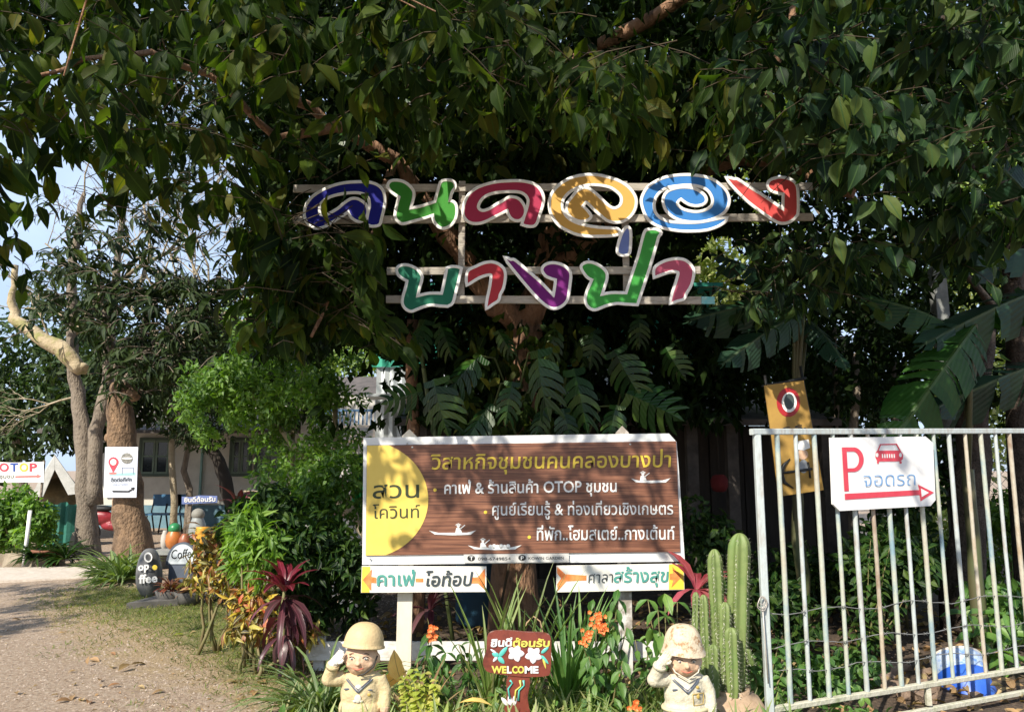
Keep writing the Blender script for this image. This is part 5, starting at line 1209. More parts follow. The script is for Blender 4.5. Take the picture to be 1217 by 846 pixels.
# ================================================================== GARDEN BED AND ITS PLANTS
M_blade = leafmat('leaf_blade', [(.10, .17, .03), (.16, .23, .05), (.22, .27, .08), (.08, .14, .025), (.28, .27, .12)], .4, rib=(.30, .33, .14), transl=.3)
M_bladew = leafmat('leaf_variegated', [(.10, .17, .05), (.14, .20, .07), (.08, .13, .04)], .4, rib=(.42, .44, .30), transl=.25)
M_dry = leafmat('leaf_dry', [(.28, .17, .07), (.34, .23, .11), (.20, .11, .05), (.40, .30, .15)], .7, rib=(.30, .2, .1), transl=.2)
M_flw = leafmat('leaf_lance_green', [(.06, .15, .03), (.09, .19, .04), (.05, .12, .03), (.12, .22, .05)], .38, transl=.3)
M_lime = leafmat('leaf_lime', [(.22, .27, .05), (.28, .31, .06), (.15, .21, .03), (.34, .33, .09)], .4, transl=.35)
M_tir = leafmat('leaf_ti_red', [(.10, .010, .018), (.16, .014, .03), (.07, .010, .02), (.22, .03, .05)], .32, rib=(.30, .05, .08), transl=.2, tcol=(1.8, .6, .8))
M_tip = leafmat('leaf_ti_purple', [(.06, .022, .028), (.10, .035, .045), (.11, .03, .04), (.045, .018, .022), (.09, .045, .045)], .32, rib=(.18, .06, .08), transl=.12, tcol=(1.5, .6, .8))
M_cro = leafmat('leaf_croton', [(.40, .30, .03), (.05, .10, .02), (.35, .08, .03), (.06, .05, .02), (.45, .36, .06), (.09, .14, .03), (.28, .12, .05), (.04, .035, .02)], .35, rib=(.5, .4, .1), transl=.15)
M_dgr = leafmat('leaf_dark_shrub', [(.010, .030, .008), (.016, .045, .010), (.03, .07, .014), (.013, .036, .008), (.05, .09, .015)], .4, transl=.22, spec=.25)
M_fl_or = mat('orange_petal', (.80, .16, .035), .6, (.85, .26, .07), 40)
M_stem = mat('plant_stem', (.14, .16, .05), .7, (.20, .14, .07), 12)
def star(n, L, Lj, base, tilt=(.2, 1.1), W=.02, face_up=True, az0=0, azr=6.283):
    """leaves fanning out from one point"""
    k = n; az = az0 + rng.uniform(0, azr, k); el = rng.uniform(tilt[0], tilt[1], k)
    d = np.stack([np.cos(az) * np.sin(el), np.sin(az) * np.sin(el), np.cos(el)], -1)
    nn = np.stack([-np.cos(az) * np.cos(el), -np.sin(az) * np.cos(el), np.sin(el)], -1)
    p = np.array(base) + np.stack([np.cos(az), np.sin(az), 0 * az], -1) * .015
    ll = L * rng.uniform(1 - Lj, 1 + Lj, k); return p, d, nn, ll, np.full(k, W) * rng.uniform(.7, 1.2, k)
def tuft(name, label, cat, base, n, L, W, m, tilt=(.1, .9), tpl=T_BLADE, key='blade', group=None, Lj=.35, np_=300, minpx=8, bases=None):
    t = thing(name, label, cat, base, group); lv = Leaves()
    if bases is None: bases = [base]
    for b in bases: lv.add(*star(n // len(bases), L, Lj, b, tilt, W))
    foliage(t, lv, key, tpl, m, np_, minpx=minpx); return t
def gpt(px, Y): x = P(px, 700, Y).x; return (x, Y, zground(x, Y) - .01)
# arching variegated tuft beside the saluting statue
tuft('spider_plant', 'tall arching grassy tuft left of the statue in the tan helmet', 'plant', gpt(388, 4.75), 90, .62, .022, M_bladew, (.05, .75), Lj=.45)
tuft('spider_plant', 'low arching striped tuft in front of the statue in the tan helmet', 'plant', gpt(415, 3.78), 90, .42, .020, M_bladew, (.2, 1.2))
tuft('spider_plant', 'striped grassy tuft at the left end of the white rail fence', 'plant', gpt(362, 5.0), 60, .45, .020, M_bladew, (.2, 1.2))
tuft('spider_plant', 'arching green tuft at the feet of the statue in the cloth hat', 'plant', gpt(775, 3.75), 70, .42, .018, M_blade, (.15, 1.1))
tuft('spider_plant', 'narrow leaved tuft between the right post and the statue in the cloth hat', 'plant', gpt(748, 4.4), 50, .40, .018, M_blade, (.1, .9))
# tall blades behind the welcome sign
for lab, px, Y, n, L, m_, ti in (('tall pale reed-like blades just left of the welcome plaque', 583, 4.9, 14, .72, M_blade, (.0, .28)), ('tall green blades rising behind the welcome plaque', 622, 5.0, 16, .80, M_blade, (.0, .3)), ('clump of tall strap leaves right of the welcome plaque', 672, 4.9, 34, .66, M_flw, (.0, .5)), ('dry straw coloured blades beside the left post', 500, 4.6, 16, .45, M_dry, (.1, .8)), ('tall strap leaves under the right arrow sign', 690, 5.3, 22, .62, M_flw, (0, .5))):
    tuft('blade_plant', lab, 'plant', gpt(px, Y), n, L, .03, m_, ti, T_BLADE2, 'blade2', 'tall bladed plants in the bed')
# stems with lance leaves and orange flowers
def floret(mb, c_, r_):
    for i in range(5):
        a = i * 1.257 + rnd.uniform(0, .5); d = Vector((math.cos(a), -.5 + rnd.uniform(-.2, .2), math.sin(a))); s_ = Vector((-math.sin(a), 0, math.cos(a)))
        c0 = Vector(c_); mb.add([c0, c0 + d * r_ * .6 + s_ * r_ * .42, c0 + d * r_, c0 + d * r_ * .6 - s_ * r_ * .42], [(0, 1, 2, 3)])
def stemplant(label, base, stems, leafL, asp, m, flowers=(), group=None, cat='plant', name='flowering_plant', gap=.06, tpl=T_OVAL, key='oval', droop=.45, np_=300):
    t = thing(name, label, cat, base, group); lv = Leaves()
    for top, k in stems:
        b = Vector(base) + Vector((rnd.uniform(-.05, .05), rnd.uniform(-.04, .04), 0)); top = Vector(top); pts = limb_pts(b, top, 5, jit=.012)
        mb = MB(); mb.tube(pts, [.007, .0065, .006, .005, .004, .003], n=5); part('stem', mb, M_stem, t)
        H_ = (top - b).length; nn = int(H_ / gap)
        for i in range(1, nn + 1):
            u = i / nn
            if u < .15: continue
            j = min(4, int(u * 5)); p = pts[j].lerp(pts[j + 1], u * 5 - j)
            for q in range(2 if k < 3 else 3):
                a = i * 1.57 + q * (math.pi if k < 3 else 2.1) + rnd.uniform(-.4, .4)
                d = (math.cos(a), math.sin(a) * .9 - .15, -droop + rnd.uniform(-.3, .4)); L_ = leafL * rnd.uniform(.7, 1.2) * (1 - .25 * u)
                lv.add([tuple(p)], d, (rnd.uniform(-.3, .3), -.35, 1), L_, L_ * asp)
    foliage(t, lv, key, tpl, m, np_, minpx=6)
    for c_, r_ in flowers:
        mb = MB()
        for i in range(int(26 * (r_ / .05))): floret(mb, Vector(c_) + Vector((rnd.gauss(0, .45) * r_, rnd.gauss(0, .3) * r_, rnd.gauss(0, .45) * r_)), .014)
        part('flower_cluster', mb, M_fl_or, t, kind='stuff')
    return t
Yf = 4.8
stemplant('bushy plant with drooping green leaves and orange flowers in front of the right post', gpt(712, Yf), [(tuple(P(705, 712, Yf)), 2), (tuple(P(735, 700, Yf)), 2), (tuple(P(690, 745, Yf - .1)), 2), (tuple(P(725, 725, Yf - .1)), 2), (tuple(P(745, 745, Yf)), 2), (tuple(P(700, 780, Yf - .2)), 2), (tuple(P(740, 785, Yf - .15)), 2)], .13, .42, M_flw,
          [(P(709, 736, Yf - .1), .055), (P(698, 756, Yf - .15), .035), (P(716, 748, Yf - .12), .03), (P(755, 839, 4.3), .03)], 'orange flowering plants', droop=.8)
stemplant('small leafy plant with one orange flower head beside the left post', gpt(515, Yf), [(tuple(P(513, 752, Yf)), 3), (tuple(P(505, 778, Yf)), 3), (tuple(P(530, 775, Yf)), 3)], .15, .33, M_flw, [(P(513, 749, Yf - .05), .03), (P(514, 757, Yf - .05), .02)], 'orange flowering plants', droop=.5)
stemplant('broad oval leaved stems left of the cactus under the right arrow sign', gpt(790, 5.0), [(tuple(P(770, 712, 5.0)), 2), (tuple(P(790, 705, 5.0)), 2), (tuple(P(805, 715, 5.1)), 2), (tuple(P(782, 725, 4.9)), 2)], .20, .42, M_flw, (), 'leafy plants in the bed', gap=.14, name='leafy_plant', droop=.7)
stemplant('leafy green plant covering the white rail between the left post and the welcome plaque', gpt(560, 5.2), [(tuple(P(x_, y_, 5.2)), 2) for x_, y_ in ((545, 765), (560, 750), (575, 770), (552, 790), (590, 785))], .13, .35, M_flw, (), 'leafy plants in the bed', gap=.06, name='leafy_plant', droop=.5)
stemplant('leafy green plant covering the white rail under the right end of the notice board', gpt(770, 5.3), [(tuple(P(x_, y_, 5.3)), 2) for x_, y_ in ((755, 760), (772, 745), (790, 765), (765, 785))], .13, .35, M_flw, (), 'leafy plants in the bed', gap=.06, name='leafy_plant', droop=.5)
stemplant('yellow lime leaved plant right of the statue in the tan helmet', gpt(500, 4.2), [(tuple(P(x_, y_, 4.2)), 3) for x_, y_ in ((480, 805), (492, 795), (505, 800), (518, 808), (498, 815), (515, 822), (485, 822))], .055, .7, M_lime, (), 'leafy plants in the bed', gap=.022, name='leafy_plant', droop=.1)
stemplant('dark leafy plant with rounded leaves at the foot of the gate post', gpt(900, 4.9), [(tuple(P(x_, y_, 4.9)), 3) for x_, y_ in ((888, 755), (905, 765), (925, 760), (895, 790), (940, 775), (955, 790))], .085, .65, M_flw, (), 'leafy plants in the bed', gap=.045, name='leafy_plant', droop=.1)
stemplant('leafy weeds behind the bars at the middle of the gate', gpt(1020, 6.2), [(tuple(P(x_, y_, 6.2)), 3) for x_, y_ in ((1000, 700), (1015, 660), (1035, 640), (1050, 680), (1000, 750), (1060, 640), (1080, 700), (1040, 720))], .10, .55, M_dgr, (), 'leafy plants in the bed', gap=.05, name='leafy_plant', droop=.2)
stemplant('broad leaved plant beside the blue drum behind the gate', gpt(1180, 5.9), [(tuple(P(x_, y_, 5.9)), 3) for x_, y_ in ((1150, 730), (1175, 740), (1195, 730), (1215, 760), (1200, 790))], .26, .38, M_flw, (), 'leafy plants in the bed', gap=.13, name='leafy_plant', droop=.1)
# shrubs in the shade behind the gate
def shrub(label, spec, n, L, asp, m, key='oval', tpl=T_OVAL, np_=120, sds=1, k=6, name='shrub', raw=False, group=None):
    sp2 = spec if raw else multi(spec, 1, 1, k, sds); b = spec[0]; base = (P(b[0], b[1], b[2]).x, b[2], 0)
    t = thing(name, label, 'shrub', base, group); lv = clumps(blobs_px(sp2), n, L, asp); arr = lv.cat(); kk = arr[0][:, 2] > .03
    arr = [a[kk] for a in arr]
    px, py, _ = proj(arr[0]); kk = ~((px > 432) & (px < 812) & (py > 518) & (arr[0][:, 1] < 5.85)); arr = [a[kk] for a in arr]
    foliage(t, arr, key, tpl, m, np_, minpx=8); mb = MB()
    for i in range(5): mb.tube(limb_pts((base[0] + rnd.uniform(-.1, .1), base[1] + rnd.uniform(-.1, .1), -.02), Vector(sp2[i % len(sp2)] and P(*sp2[i % len(sp2)][:3])), 5, jit=.03), [.016, .014, .012, .01, .008, .005], n=5)
    part('stems', mb, M_stem, t, kind='stuff'); return t
shrub('dark climbing leaf mass behind the middle of the gate', [(1060, 640, 7.6, 60, 90, .5), (1080, 560, 7.8, 60, 60, .4)], 3000, .09, .55, M_dgr, sds=4)
shrub('low green undergrowth in the shade left of the big rough trunk', [(960, 700, 7.8, 90, 50, .6)], 1200, .10, .5, M_dgr, sds=5)
shrub('sunlit undergrowth at the right edge behind the gate', [(1190, 650, 8.5, 60, 60, .6)], 1500, .09, .5, M_yg, sds=6)
shrub('dark leaves crowding the space below the lantern', [(845, 640, 7.4, 40, 50, .4)], 500, .10, .45, M_dgr, sds=7)
shrub('low bright weeds growing just behind the bottom rail of the gate', [(960, 790, 5.6, 60, 30, .4), (1010, 800, 5.4, 50, 20, .3)], 600, .08, .6, M_flw, sds=51)
shrub('leafy dark bush behind the gate under the parking sign', [(1040, 680, 6.8, 70, 60, .5)], 1500, .10, .5, M_dgr, sds=52)
shrub('leafy green bush at the right edge beside the blue drum', [(1200, 740, 6.8, 50, 50, .5)], 900, .12, .5, M_flw, sds=53)
shrub('shaded bush behind the cactus and the gate end post', [(915, 720, 6.4, 50, 50, .4)], 800, .10, .5, M_dgr, sds=54)
# left bush group
shrub('dense dark green bush left of the notice board', [(350, 640, 6.5, 70, 75, .55), (390, 690, 6.4, 55, 60, .45), (320, 610, 6.6, 50, 45, .4)], 4300, .10, .40, M_dgr, np_=300, sds=8, k=7)
shrub('light green leafy branches hanging at the left side of the dark bush', [(300, 655, 6.15, 32, 62, .3)], 800, .13, .26, M_yg, 'lance', T_LANCE, 200, 9)
shrub('leafy green creeper growing up below the young tree', [(395, 600, 7.4, 50, 60, .4), (360, 570, 7.6, 50, 60, .4), (410, 660, 6.9, 30, 40, .3)], 3000, .08, .5, M_yg, 'oval', T_OVAL, 60, 10)
shrub('croton bush with yellow, red and dark leaves at the lawn edge', [(258, 668, 6.6, 30, 55, .3), (275, 640, 6.7, 25, 30, .3), (285, 725, 6.1, 35, 35, .3)], 1300, .11, .30, M_cro, 'lance', T_LANCE, 300, 11)
shrub('low croton with red and yellow leaves below the ti plant', [(300, 745, 5.8, 30, 20, .2), (345, 750, 5.9, 30, 18, .2)], 260, .10, .34, M_cro, 'lance', T_LANCE, 200, 12, k=4)
# ti plants
def ti(label, top, base, n, L, W, m, tilt, name='ti_plant'):
    t = thing(name, label, 'plant', base, 'red and purple ti plants'); mb = MB(); mb.tube(limb_pts(base, top, 5, jit=.02), .012, n=6); part('stem', mb, M_stem, t)
    lv = Leaves(); lv.add(*star(n, L, .25, top, tilt, W)); leaf_parts(t, lv.cat(), 'strap', T_STRAP, m); return t
ti('large purple ti plant with long hanging leaves in front of the dark bush', tuple(P(338, 712, 5.7)), gpt(335, 5.7), 18, .38, .065, M_tip, (1.0, 2.7))
lv = Leaves()
for y_ in (735, 755): lv.add(*star(8, .32, .35, tuple(P(337, y_, 5.66)), (1.3, 2.8), .06))
leaf_parts(bpy.data.objects['ti_plant'], lv.cat(), 'strap', T_STRAP, M_tip)
ti('red ti plant with upright leaves above the purple ti plant', tuple(P(338, 702, 5.75)), gpt(338, 5.75), 15, .32, .07, M_tir, (.0, 1.0))
ti('bright red young ti plant standing up behind the dark bush', tuple(P(284, 606, 7.4)), gpt(284, 7.4), 9, .30, .07, M_tir, (.0, .8))
ti('pinkish red ti plant between the notice board and the cactus', tuple(P(828, 700, 5.5)), gpt(828, 5.5), 15, .33, .08, mat('x', (0,0,0)) if False else leafmat('leaf_ti_pink', [(.32, .06, .08), (.24, .03, .06), (.40, .12, .12)], .35, rib=(.4, .1, .12), transl=.2, tcol=(1.6, .8, .8)), (.1, 1.9))
ti('dim red ti plant in the shade behind the left post', tuple(P(510, 725, 6.6)), gpt(510, 6.6), 12, .30, .06, M_tip, (.1, 1.5))
# ground cover of the bed
n = 6500; x = rng.uniform(-1.35, 1.6, n); y = rng.uniform(3.35, 5.0, n); lv = Leaves()
az = rng.uniform(0, 6.283, n); el = rng.uniform(.1, 1.1, n)
d = np.stack([np.cos(az) * np.sin(el), np.sin(az) * np.sin(el), np.cos(el)], -1); nn = np.stack([-np.cos(az) * np.cos(el), -np.sin(az) * np.cos(el), np.sin(el)], -1)
keep = (np.sin(x * 7) + np.sin(y * 9 + x * 3) + rng.normal(0, .8, n)) > -1.2
ht = rng.uniform(.10, .30, n) + .12 * (y < 4.0)
lv.add(np.stack([x, y, np.full(n, .0)], -1)[keep], d[keep], nn[keep], ht[keep], (ht * rng.uniform(.05, .12, n))[keep])
o = part('bed_grass', joined_leaves('bed_grass', lv.cat(), T_BLADE2), M_blade); tagm(o, 'tangled narrow leaved grass growing over the flower bed', 'grass', None, 'stuff')
n = 1600; x = rng.uniform(-1.3, 2.2, n); y = rng.uniform(3.6, 5.6, n); lv = Leaves(); lv.add(np.stack([x, y, rng.uniform(.01, .16, n)], -1), rng.normal(0, 1, (n, 3)), rng.normal(0, .4, (n, 3)) + [0, -.3, 1], rng.uniform(.05, .10, n), rng.uniform(.02, .045, n))
o = part('bed_undergrowth', joined_leaves('bed_undergrowth', lv.cat(), T_OVAL), M_flw); tagm(o, 'low broad leaved undergrowth in the flower bed', 'undergrowth', None, 'stuff')
n = 1500; x = rng.uniform(-1.3, 4.5, n); y = rng.uniform(4.0, 9.0, n); lv = Leaves(); lv.add(np.stack([x, y, rng.uniform(.005, .05, n)], -1), rng.normal(0, 1, (n, 3)) * [1, 1, .25], rng.normal(0, .4, (n, 3)) + [0, 0, 1], rng.uniform(.06, .13, n), rng.uniform(.03, .06, n))
o = part('leaf_litter', joined_leaves('leaf_litter', lv.cat(), T_OVAL), M_dry); tagm(o, 'brown fallen leaf litter under the trees', 'leaf litter', None, 'stuff')
# lawn grass and gravel
n = 60000; x = rng.uniform(-7.5, -.9, n); y = rng.uniform(4.3, 10.8, n)
g = gmask(x, y, LAWN, .3) + .35 * gmask(x, y, DRY, .3) + .25 * (np.sin(x * 3.1 + np.sin(y * 2.3)) * np.sin(y * 2.7 + x)) ; k = rng.uniform(0, 1, n) < g * .95 - .12
x, y = x[k], y[k]; n = len(x); az = rng.uniform(0, 6.283, n); el = rng.uniform(.2, 1.25, n)
z = np.array([zground(a, b) for a, b in zip(x, y)])
d = np.stack([np.cos(az) * np.sin(el), np.sin(az) * np.sin(el), np.cos(el)], -1); nn = np.stack([-np.cos(az) * np.cos(el), -np.sin(az) * np.cos(el), np.sin(el)], -1); lv = Leaves()
lv.add(np.stack([x, y, z], -1), d, nn, rng.uniform(.025, .065, n), rng.uniform(.004, .008, n))
M_lawn = leafmat('leaf_lawn', [(.09, .16, .02), (.13, .20, .03), (.20, .21, .06), (.07, .12, .018), (.28, .24, .10)], .6, rib=(.2, .2, .06), transl=.25)
o = part('lawn_grass', joined_leaves('lawn_grass', lv.cat(), T_CHEAP), M_lawn); tagm(o, 'short patchy green and straw coloured lawn grass', 'grass', None, 'stuff')
n = 9000; x = rng.uniform(-6.5, -1.0, n); y = rng.uniform(4.3, 10.5, n); g = gmask(x, y, LAWN, .3); k = rng.uniform(0, 1, n) > g * 1.2; x, y = x[k], y[k]; n = len(x)
z = np.array([zground(a, b) for a, b in zip(x, y)]); s_ = rng.uniform(.004, .013, n)
OV = np.array([(1, 0, 0), (0, 1, 0), (-1, 0, 0), (0, -1, 0), (0, 0, .8), (0, 0, -.6)]); OF = [(0, 1, 4), (1, 2, 4), (2, 3, 4), (3, 0, 4), (1, 0, 5), (2, 1, 5), (3, 2, 5), (0, 3, 5)]
A = OV[None] * s_[:, None, None] * rng.uniform(.6, 1.3, (n, 6, 1)) + np.stack([x, y, z], -1)[:, None]
me = bpy.data.meshes.new('gravel'); me.from_pydata(A.reshape(-1, 3).tolist(), [], (np.array(OF)[None] + (np.arange(n) * 6)[:, None, None]).reshape(-1, 3).tolist())
o = part('gravel', me, mat('pale_gravel', (.45, .37, .30), .9, (.28, .22, .18), 20)); tagm(o, 'loose pale gravel scattered over the drive', 'gravel', None, 'stuff')
n = 900; x = rng.uniform(-5, -.9, n); y = rng.uniform(4.2, 7.5, n); k_ = np.sin(x * 2.3) + np.sin(y * 3.1 + x) + rng.normal(0, .8, n) > .3; x, y = x[k_], y[k_]; n = len(x)
lv = Leaves(); lv.add(np.stack([x, y, np.array([zground(a, b) for a, b in zip(x, y)]) + .008], -1), rng.normal(0, 1, (n, 3)) * [1, 1, .15], rng.normal(0, .3, (n, 3)) + [0, 0, 1], rng.uniform(.012, .04, n), rng.uniform(.008, .02, n))
o = part('drive_litter', joined_leaves('drive_litter', lv.cat(), T_CHEAP), M_dry); tagm(o, 'small dry leaf bits scattered over the drive and lawn edge', 'leaf litter', None, 'stuff')
# fallen leaves one can count
FT = None
for i in range(46):
    px = rnd.uniform(10, 430); py = rnd.uniform(735, 842); q = Gd(px, py); 
    if i < 8: px, py = [(207, 757), (140, 800), (155, 792), (267, 815), (290, 812), (315, 815), (65, 838), (105, 785)][i]; q = Gd(px, py)
    lv = Leaves(); L_ = rnd.uniform(.05, .10) * (1.3 if i < 8 else 1)
    lv.add([(0, 0, 0)], (rnd.uniform(-1, 1), rnd.uniform(-1, 1), .15), (rnd.uniform(-.4, .4), -.2, 1), L_, L_ * .5)
    pos, d, nn, L2, W2 = lv.cat(); me = joined_leaves('fallen_leaf', lv.cat(), T_OVAL); me.materials.append(M_dry if i else M_lime)
    o = bpy.data.objects.new('fallen_leaf', me); COL.objects.link(o); o.location = (q.x, q.y, zground(q.x, q.y) + .012); WL[o.name] = o.location.copy()
    tagm(o, 'bright yellow fallen leaf lying on the lawn edge' if i == 0 else 'dry brown leaf fallen on the ground beside the lawn', 'leaf', 'dry leaves fallen on the drive')

# ================================================================== CACTUS IN ITS POT
Yc = 4.55
ct = thing('potted_cactus', 'tall ribbed column cactus with several stems in a round clay pot', 'cactus', (P(868, 800, Yc).x, Yc, 0))
ptop = P(868, 822, Yc).z
part('pot', MB().lathe([(0, 0), (.10, 0), (.16, .03), (.21, ptop * .45), (.205, ptop * .6), (.15, ptop * .93), (.10, ptop), (.105, ptop + .02), (.085, ptop + .02), (.08, ptop - .03), (0, ptop - .03)], (P(868, 800, Yc).x, Yc, 0), 28), mat('clay_pot', (.50, .36, .24), .85, (.34, .23, .15), 9, bump=.3), ct)
M_cac = mat('cactus_skin', (.11, .19, .045), .6, (.07, .12, .025), 6, c3=(.17, .22, .07), lo=.3, hi=.7); M_spine = mat('cactus_spines', (.62, .60, .48), .7)
for (x0, y0, x1, y1, wpx, dy) in ((875, 822, 879, 633, 30, .03), (857, 822, 849, 652, 20, .02), (862, 812, 862, 715, 15, -.06), (840, 810, 836, 706, 13, .0), (826, 770, 827, 703, 9, .0), (850, 828, 848, 765, 14, -.07), (893, 790, 886, 770, 12, .0), (872, 828, 869, 745, 18, -.09)):
    a = P(x0, y0, Yc + dy); b = P(x1, y1, Yc + dy); R0 = wpx * .44 / FPX * Yc; mb = MB(); spn = MB(); n = 36; US = [i / 15 * .9 for i in range(16)] + [.92, .94, .955, .97, .98, .99, .996, 1.0]; rows = len(US) - 1; vs = []
    for i in range(rows + 1):
        u = US[i]; c_ = a.lerp(b, u); taper = (.72 + .28 * min(1, u * 5)) * (math.sqrt(max(0.0, 1 - max(0, (u - .9) / .1) ** 2)) if u > .9 else 1) * (1 + .04 * math.sin(u * 17))
        for k in range(n):
            an = 2 * math.pi * k / n; r_ = R0 * taper * (1 - .34 * (.5 - .5 * math.cos(6 * an)) ** .7)
            vs.append(c_ + Vector((r_ * math.cos(an), r_ * math.sin(an), 0)))
    fs = [(i * n + k, i * n + (k + 1) % n, (i + 1) * n + (k + 1) % n, (i + 1) * n + k) for i in range(rows) for k in range(n)]
    mb.add(vs, fs, True); col = part('stem', mb, M_cac, ct)
    H_ = (b - a).length; m_ = int(H_ / .022)
    for i in range(m_):
        u = (i + .5) / m_ * .97; c_ = a.lerp(b, u)
        for k in range(6):
            an = math.pi / 3 * k; o_ = Vector((math.cos(an), math.sin(an), 0)); p = c_ + o_ * R0 * (1 if u < .88 else .8)
            for q in range(4):
                e = p + (o_ + Vector((rnd.uniform(-.9, .9), rnd.uniform(-.9, .9), rnd.uniform(-.9, .9)))).normalized() * .02
                s_ = o_.cross(Vector((0, 0, 1))) * .0016; spn.add([p - s_, p + s_, e], [(0, 1, 2)])
    part("spines", spn, M_spine, col, kind='stuff')

# ================================================================== STATUES
def blob(name, mb, m, parent, voxel=.006, sm=4, label=None, off=None):
    me = mesh_of('tmp', mb); o = bpy.data.objects.new('tmp', me); COL.objects.link(o)
    r_ = o.modifiers.new('r', 'REMESH'); r_.mode = 'VOXEL'; r_.voxel_size = voxel; r_.use_smooth_shade = True
    s_ = o.modifiers.new('s', 'SMOOTH'); s_.factor = .5; s_.iterations = sm
    dg = bpy.context.evaluated_depsgraph_get(); me2 = bpy.data.meshes.new_from_object(o.evaluated_get(dg)); bpy.data.objects.remove(o); bpy.data.meshes.remove(me)
    me2.name = name; me2.polygons.foreach_set('use_smooth', [True] * len(me2.polygons)); me2.materials.clear()
    return part(name, me2, m, parent, label)
M_skin = mat('painted_skin', (.66, .43, .28), .65, (.48, .30, .20), 16, lo=.45, hi=.8, bump=.25, bscale=60); M_eyew = mat('eye_white_paint', (.62, .55, .46), .6); M_lip = mat('lip_paint', (.55, .16, .10), .5); M_strap = mat('chin_strap', (.04, .035, .03), .6)
M_tan = mat('tan_helmet_paint', (.60, .44, .23), .6, (.40, .30, .17), 14, lo=.48, hi=.85, bump=.2, bscale=70); M_uni = mat('tan_uniform_paint', (.62, .48, .27), .7, (.36, .29, .18), 16, lo=.46, hi=.8, bump=.35, bscale=60); M_glove = mat('white_glove_paint', (.76, .70, .62), .6, (.62, .54, .46), 20)
M_camo = mat('blotched_hat_paint', (.64, .53, .38), .75, (.38, .22, .11), 26, lo=.46, hi=.62, c3=(.58, .47, .33), bump=.35); M_uniw = mat('cream_uniform_paint', (.60, .54, .41), .75, (.36, .30, .22), 18, lo=.48, hi=.8, bump=.35)
M_navy = mat('collar_slate_paint', (.10, .12, .16), .5); M_gold = mat('gold_badge_paint', (.55, .38, .10), .5)
def statue(label, cx, Y, ytop, yrim, ychin, skin, hat, uni, glove, hatkind, scale=1.0):
    k = Y / FPX * .92; X = P(cx, 780, Y).x; zt, zr, zc = P(cx, ytop, Y).z, P(cx, yrim, Y).z, P(cx, ychin, Y).z
    t = thing('statue', label, 'statue', (X, Y, 0), 'saluting boy statues'); v = lambda x, z, y=0: Vector((X + x * k, Y + y * k, z))
    hz = (zr + zc) / 2 + 1.5 * k; hr = (20.5 * k, 19 * k, (zr - zc) / 2 + 7 * k); hc = Vector((X, Y - 2 * k, hz))
    # body: one continuous surface - torso, legs, feet, both arms, neck
    zs = zc - 3 * k; zb = zs - 50 * k
    mb = MB(); mb.ell((X, Y, zs - 22 * k), (25 * k, 18 * k, 30 * k), 20, 14); mb.ell((X, Y, zs - 5 * k), (27 * k, 14 * k, 10 * k), 18, 10); mb.ell((X, Y, zb + 10 * k), (27 * k, 20 * k, 20 * k), 18, 12)
    mb.tube([v(0, zs - 6 * k), v(0, zc + 6 * k)], [10 * k, 9 * k], n=12)
    for s in (-1, 1):
        mb.tube([v(s * 12, zb + 8 * k), v(s * 13, zb * .5), v(s * 13, .035)], [14 * k, 12.5 * k, 11 * k], n=14); mb.ell(v(s * 14, .032, -7), (11 * k, 18 * k, 7.5 * k), 14, 8)
    # arm hanging on the viewer's right
    mb.tube([v(22, zs - 4 * k), v(30, zs - 20 * k, -1), v(31, zs - 38 * k, -7)], [8.5 * k, 8 * k, 6.5 * k], n=12)
    # saluting arm on the viewer's left
    el = v(-38, zs - 4 * k, -8); sh_ = v(-20, zs - 3 * k, -2); wr = v(-31, zc + 13 * k, -15)
    mb.tube([sh_, (sh_ + el) / 2 + Vector((0, 0, -2 * k)), el], [9 * k, 8.8 * k, 8.6 * k], n=12); mb.ell(el, (9 * k, 9 * k, 9 * k), 12, 8); mb.tube([el, wr], [8.6 * k, 7 * k], n=12)
    body = blob('body', mb, uni, t, .0055)
    # hands: palm, four fingers and thumb in one skin
    def hand(wrist, tipdir, side, nm, m_):
        f = Vector(tipdir).normalized(); s = Vector(side).normalized(); mb = MB(); c_ = wrist + f * 5.5 * k
        mb.tube([wrist - f * 3 * k, wrist + f * 3 * k], [6.2 * k, 5.6 * k], n=10)
        R3 = Matrix((s, f.cross(s), f)).transposed(); mb.ell(c_, (6.2 * k, 3.6 * k, 6.5 * k), 12, 8, rot=R3)
        for i, (o_, L_) in enumerate(((-4.2, 8.0), (-1.5, 9.6), (1.3, 9.2), (3.9, 7.0))):
            b = c_ + f * 4.0 * k + s * o_ * k; mb.tube([b, b + f * L_ * .55 * k, b + f * L_ * k + f.cross(s) * 1.4 * k], [1.75 * k, 1.6 * k, 1.2 * k], n=7)
        b = c_ - f * 1 * k + s * -5.2 * k; mb.tube([b, b + f * 3.6 * k - s * 2.6 * k, b + f * 7 * k - s * 2.4 * k], [2.0 * k, 1.8 * k, 1.3 * k], n=7)
        return blob(nm, mb, m_, t, .0021, 2)
    hand(wr + Vector((0, 0, 0)), (.62, -.12, .78), (-.7, .35, .55), 'hand', glove); hand(v(31, zs - 39 * k, -8), (-.1, -.2, -1), (.2, -1, 0), 'hand', skin if hatkind == 'helmet' else glove)
    # cuffs
    mb = MB(); mb.tube([el.lerp(wr, .72), el.lerp(wr, .92)], [8.2 * k, 8 * k], n=14); part('cuff', mb, uni, t)
    # head: one skin with nose, ears, cheeks
    mb = MB(); mb.ell(hc, hr, 24, 16); mb.ell(hc + Vector((0, -3 * k, -hr[2] * .42)), (15 * k, 14 * k, 9 * k), 18, 10)
    for s in (-1, 1): mb.ell(hc + Vector((s * 10 * k, -10 * k, -5 * k)), (7 * k, 6 * k, 6 * k), 12, 8); mb.ell(hc + Vector((s * 20.3 * k, 1 * k, -1 * k)), (2.8 * k, 4.6 * k, 5.6 * k), 10, 8)
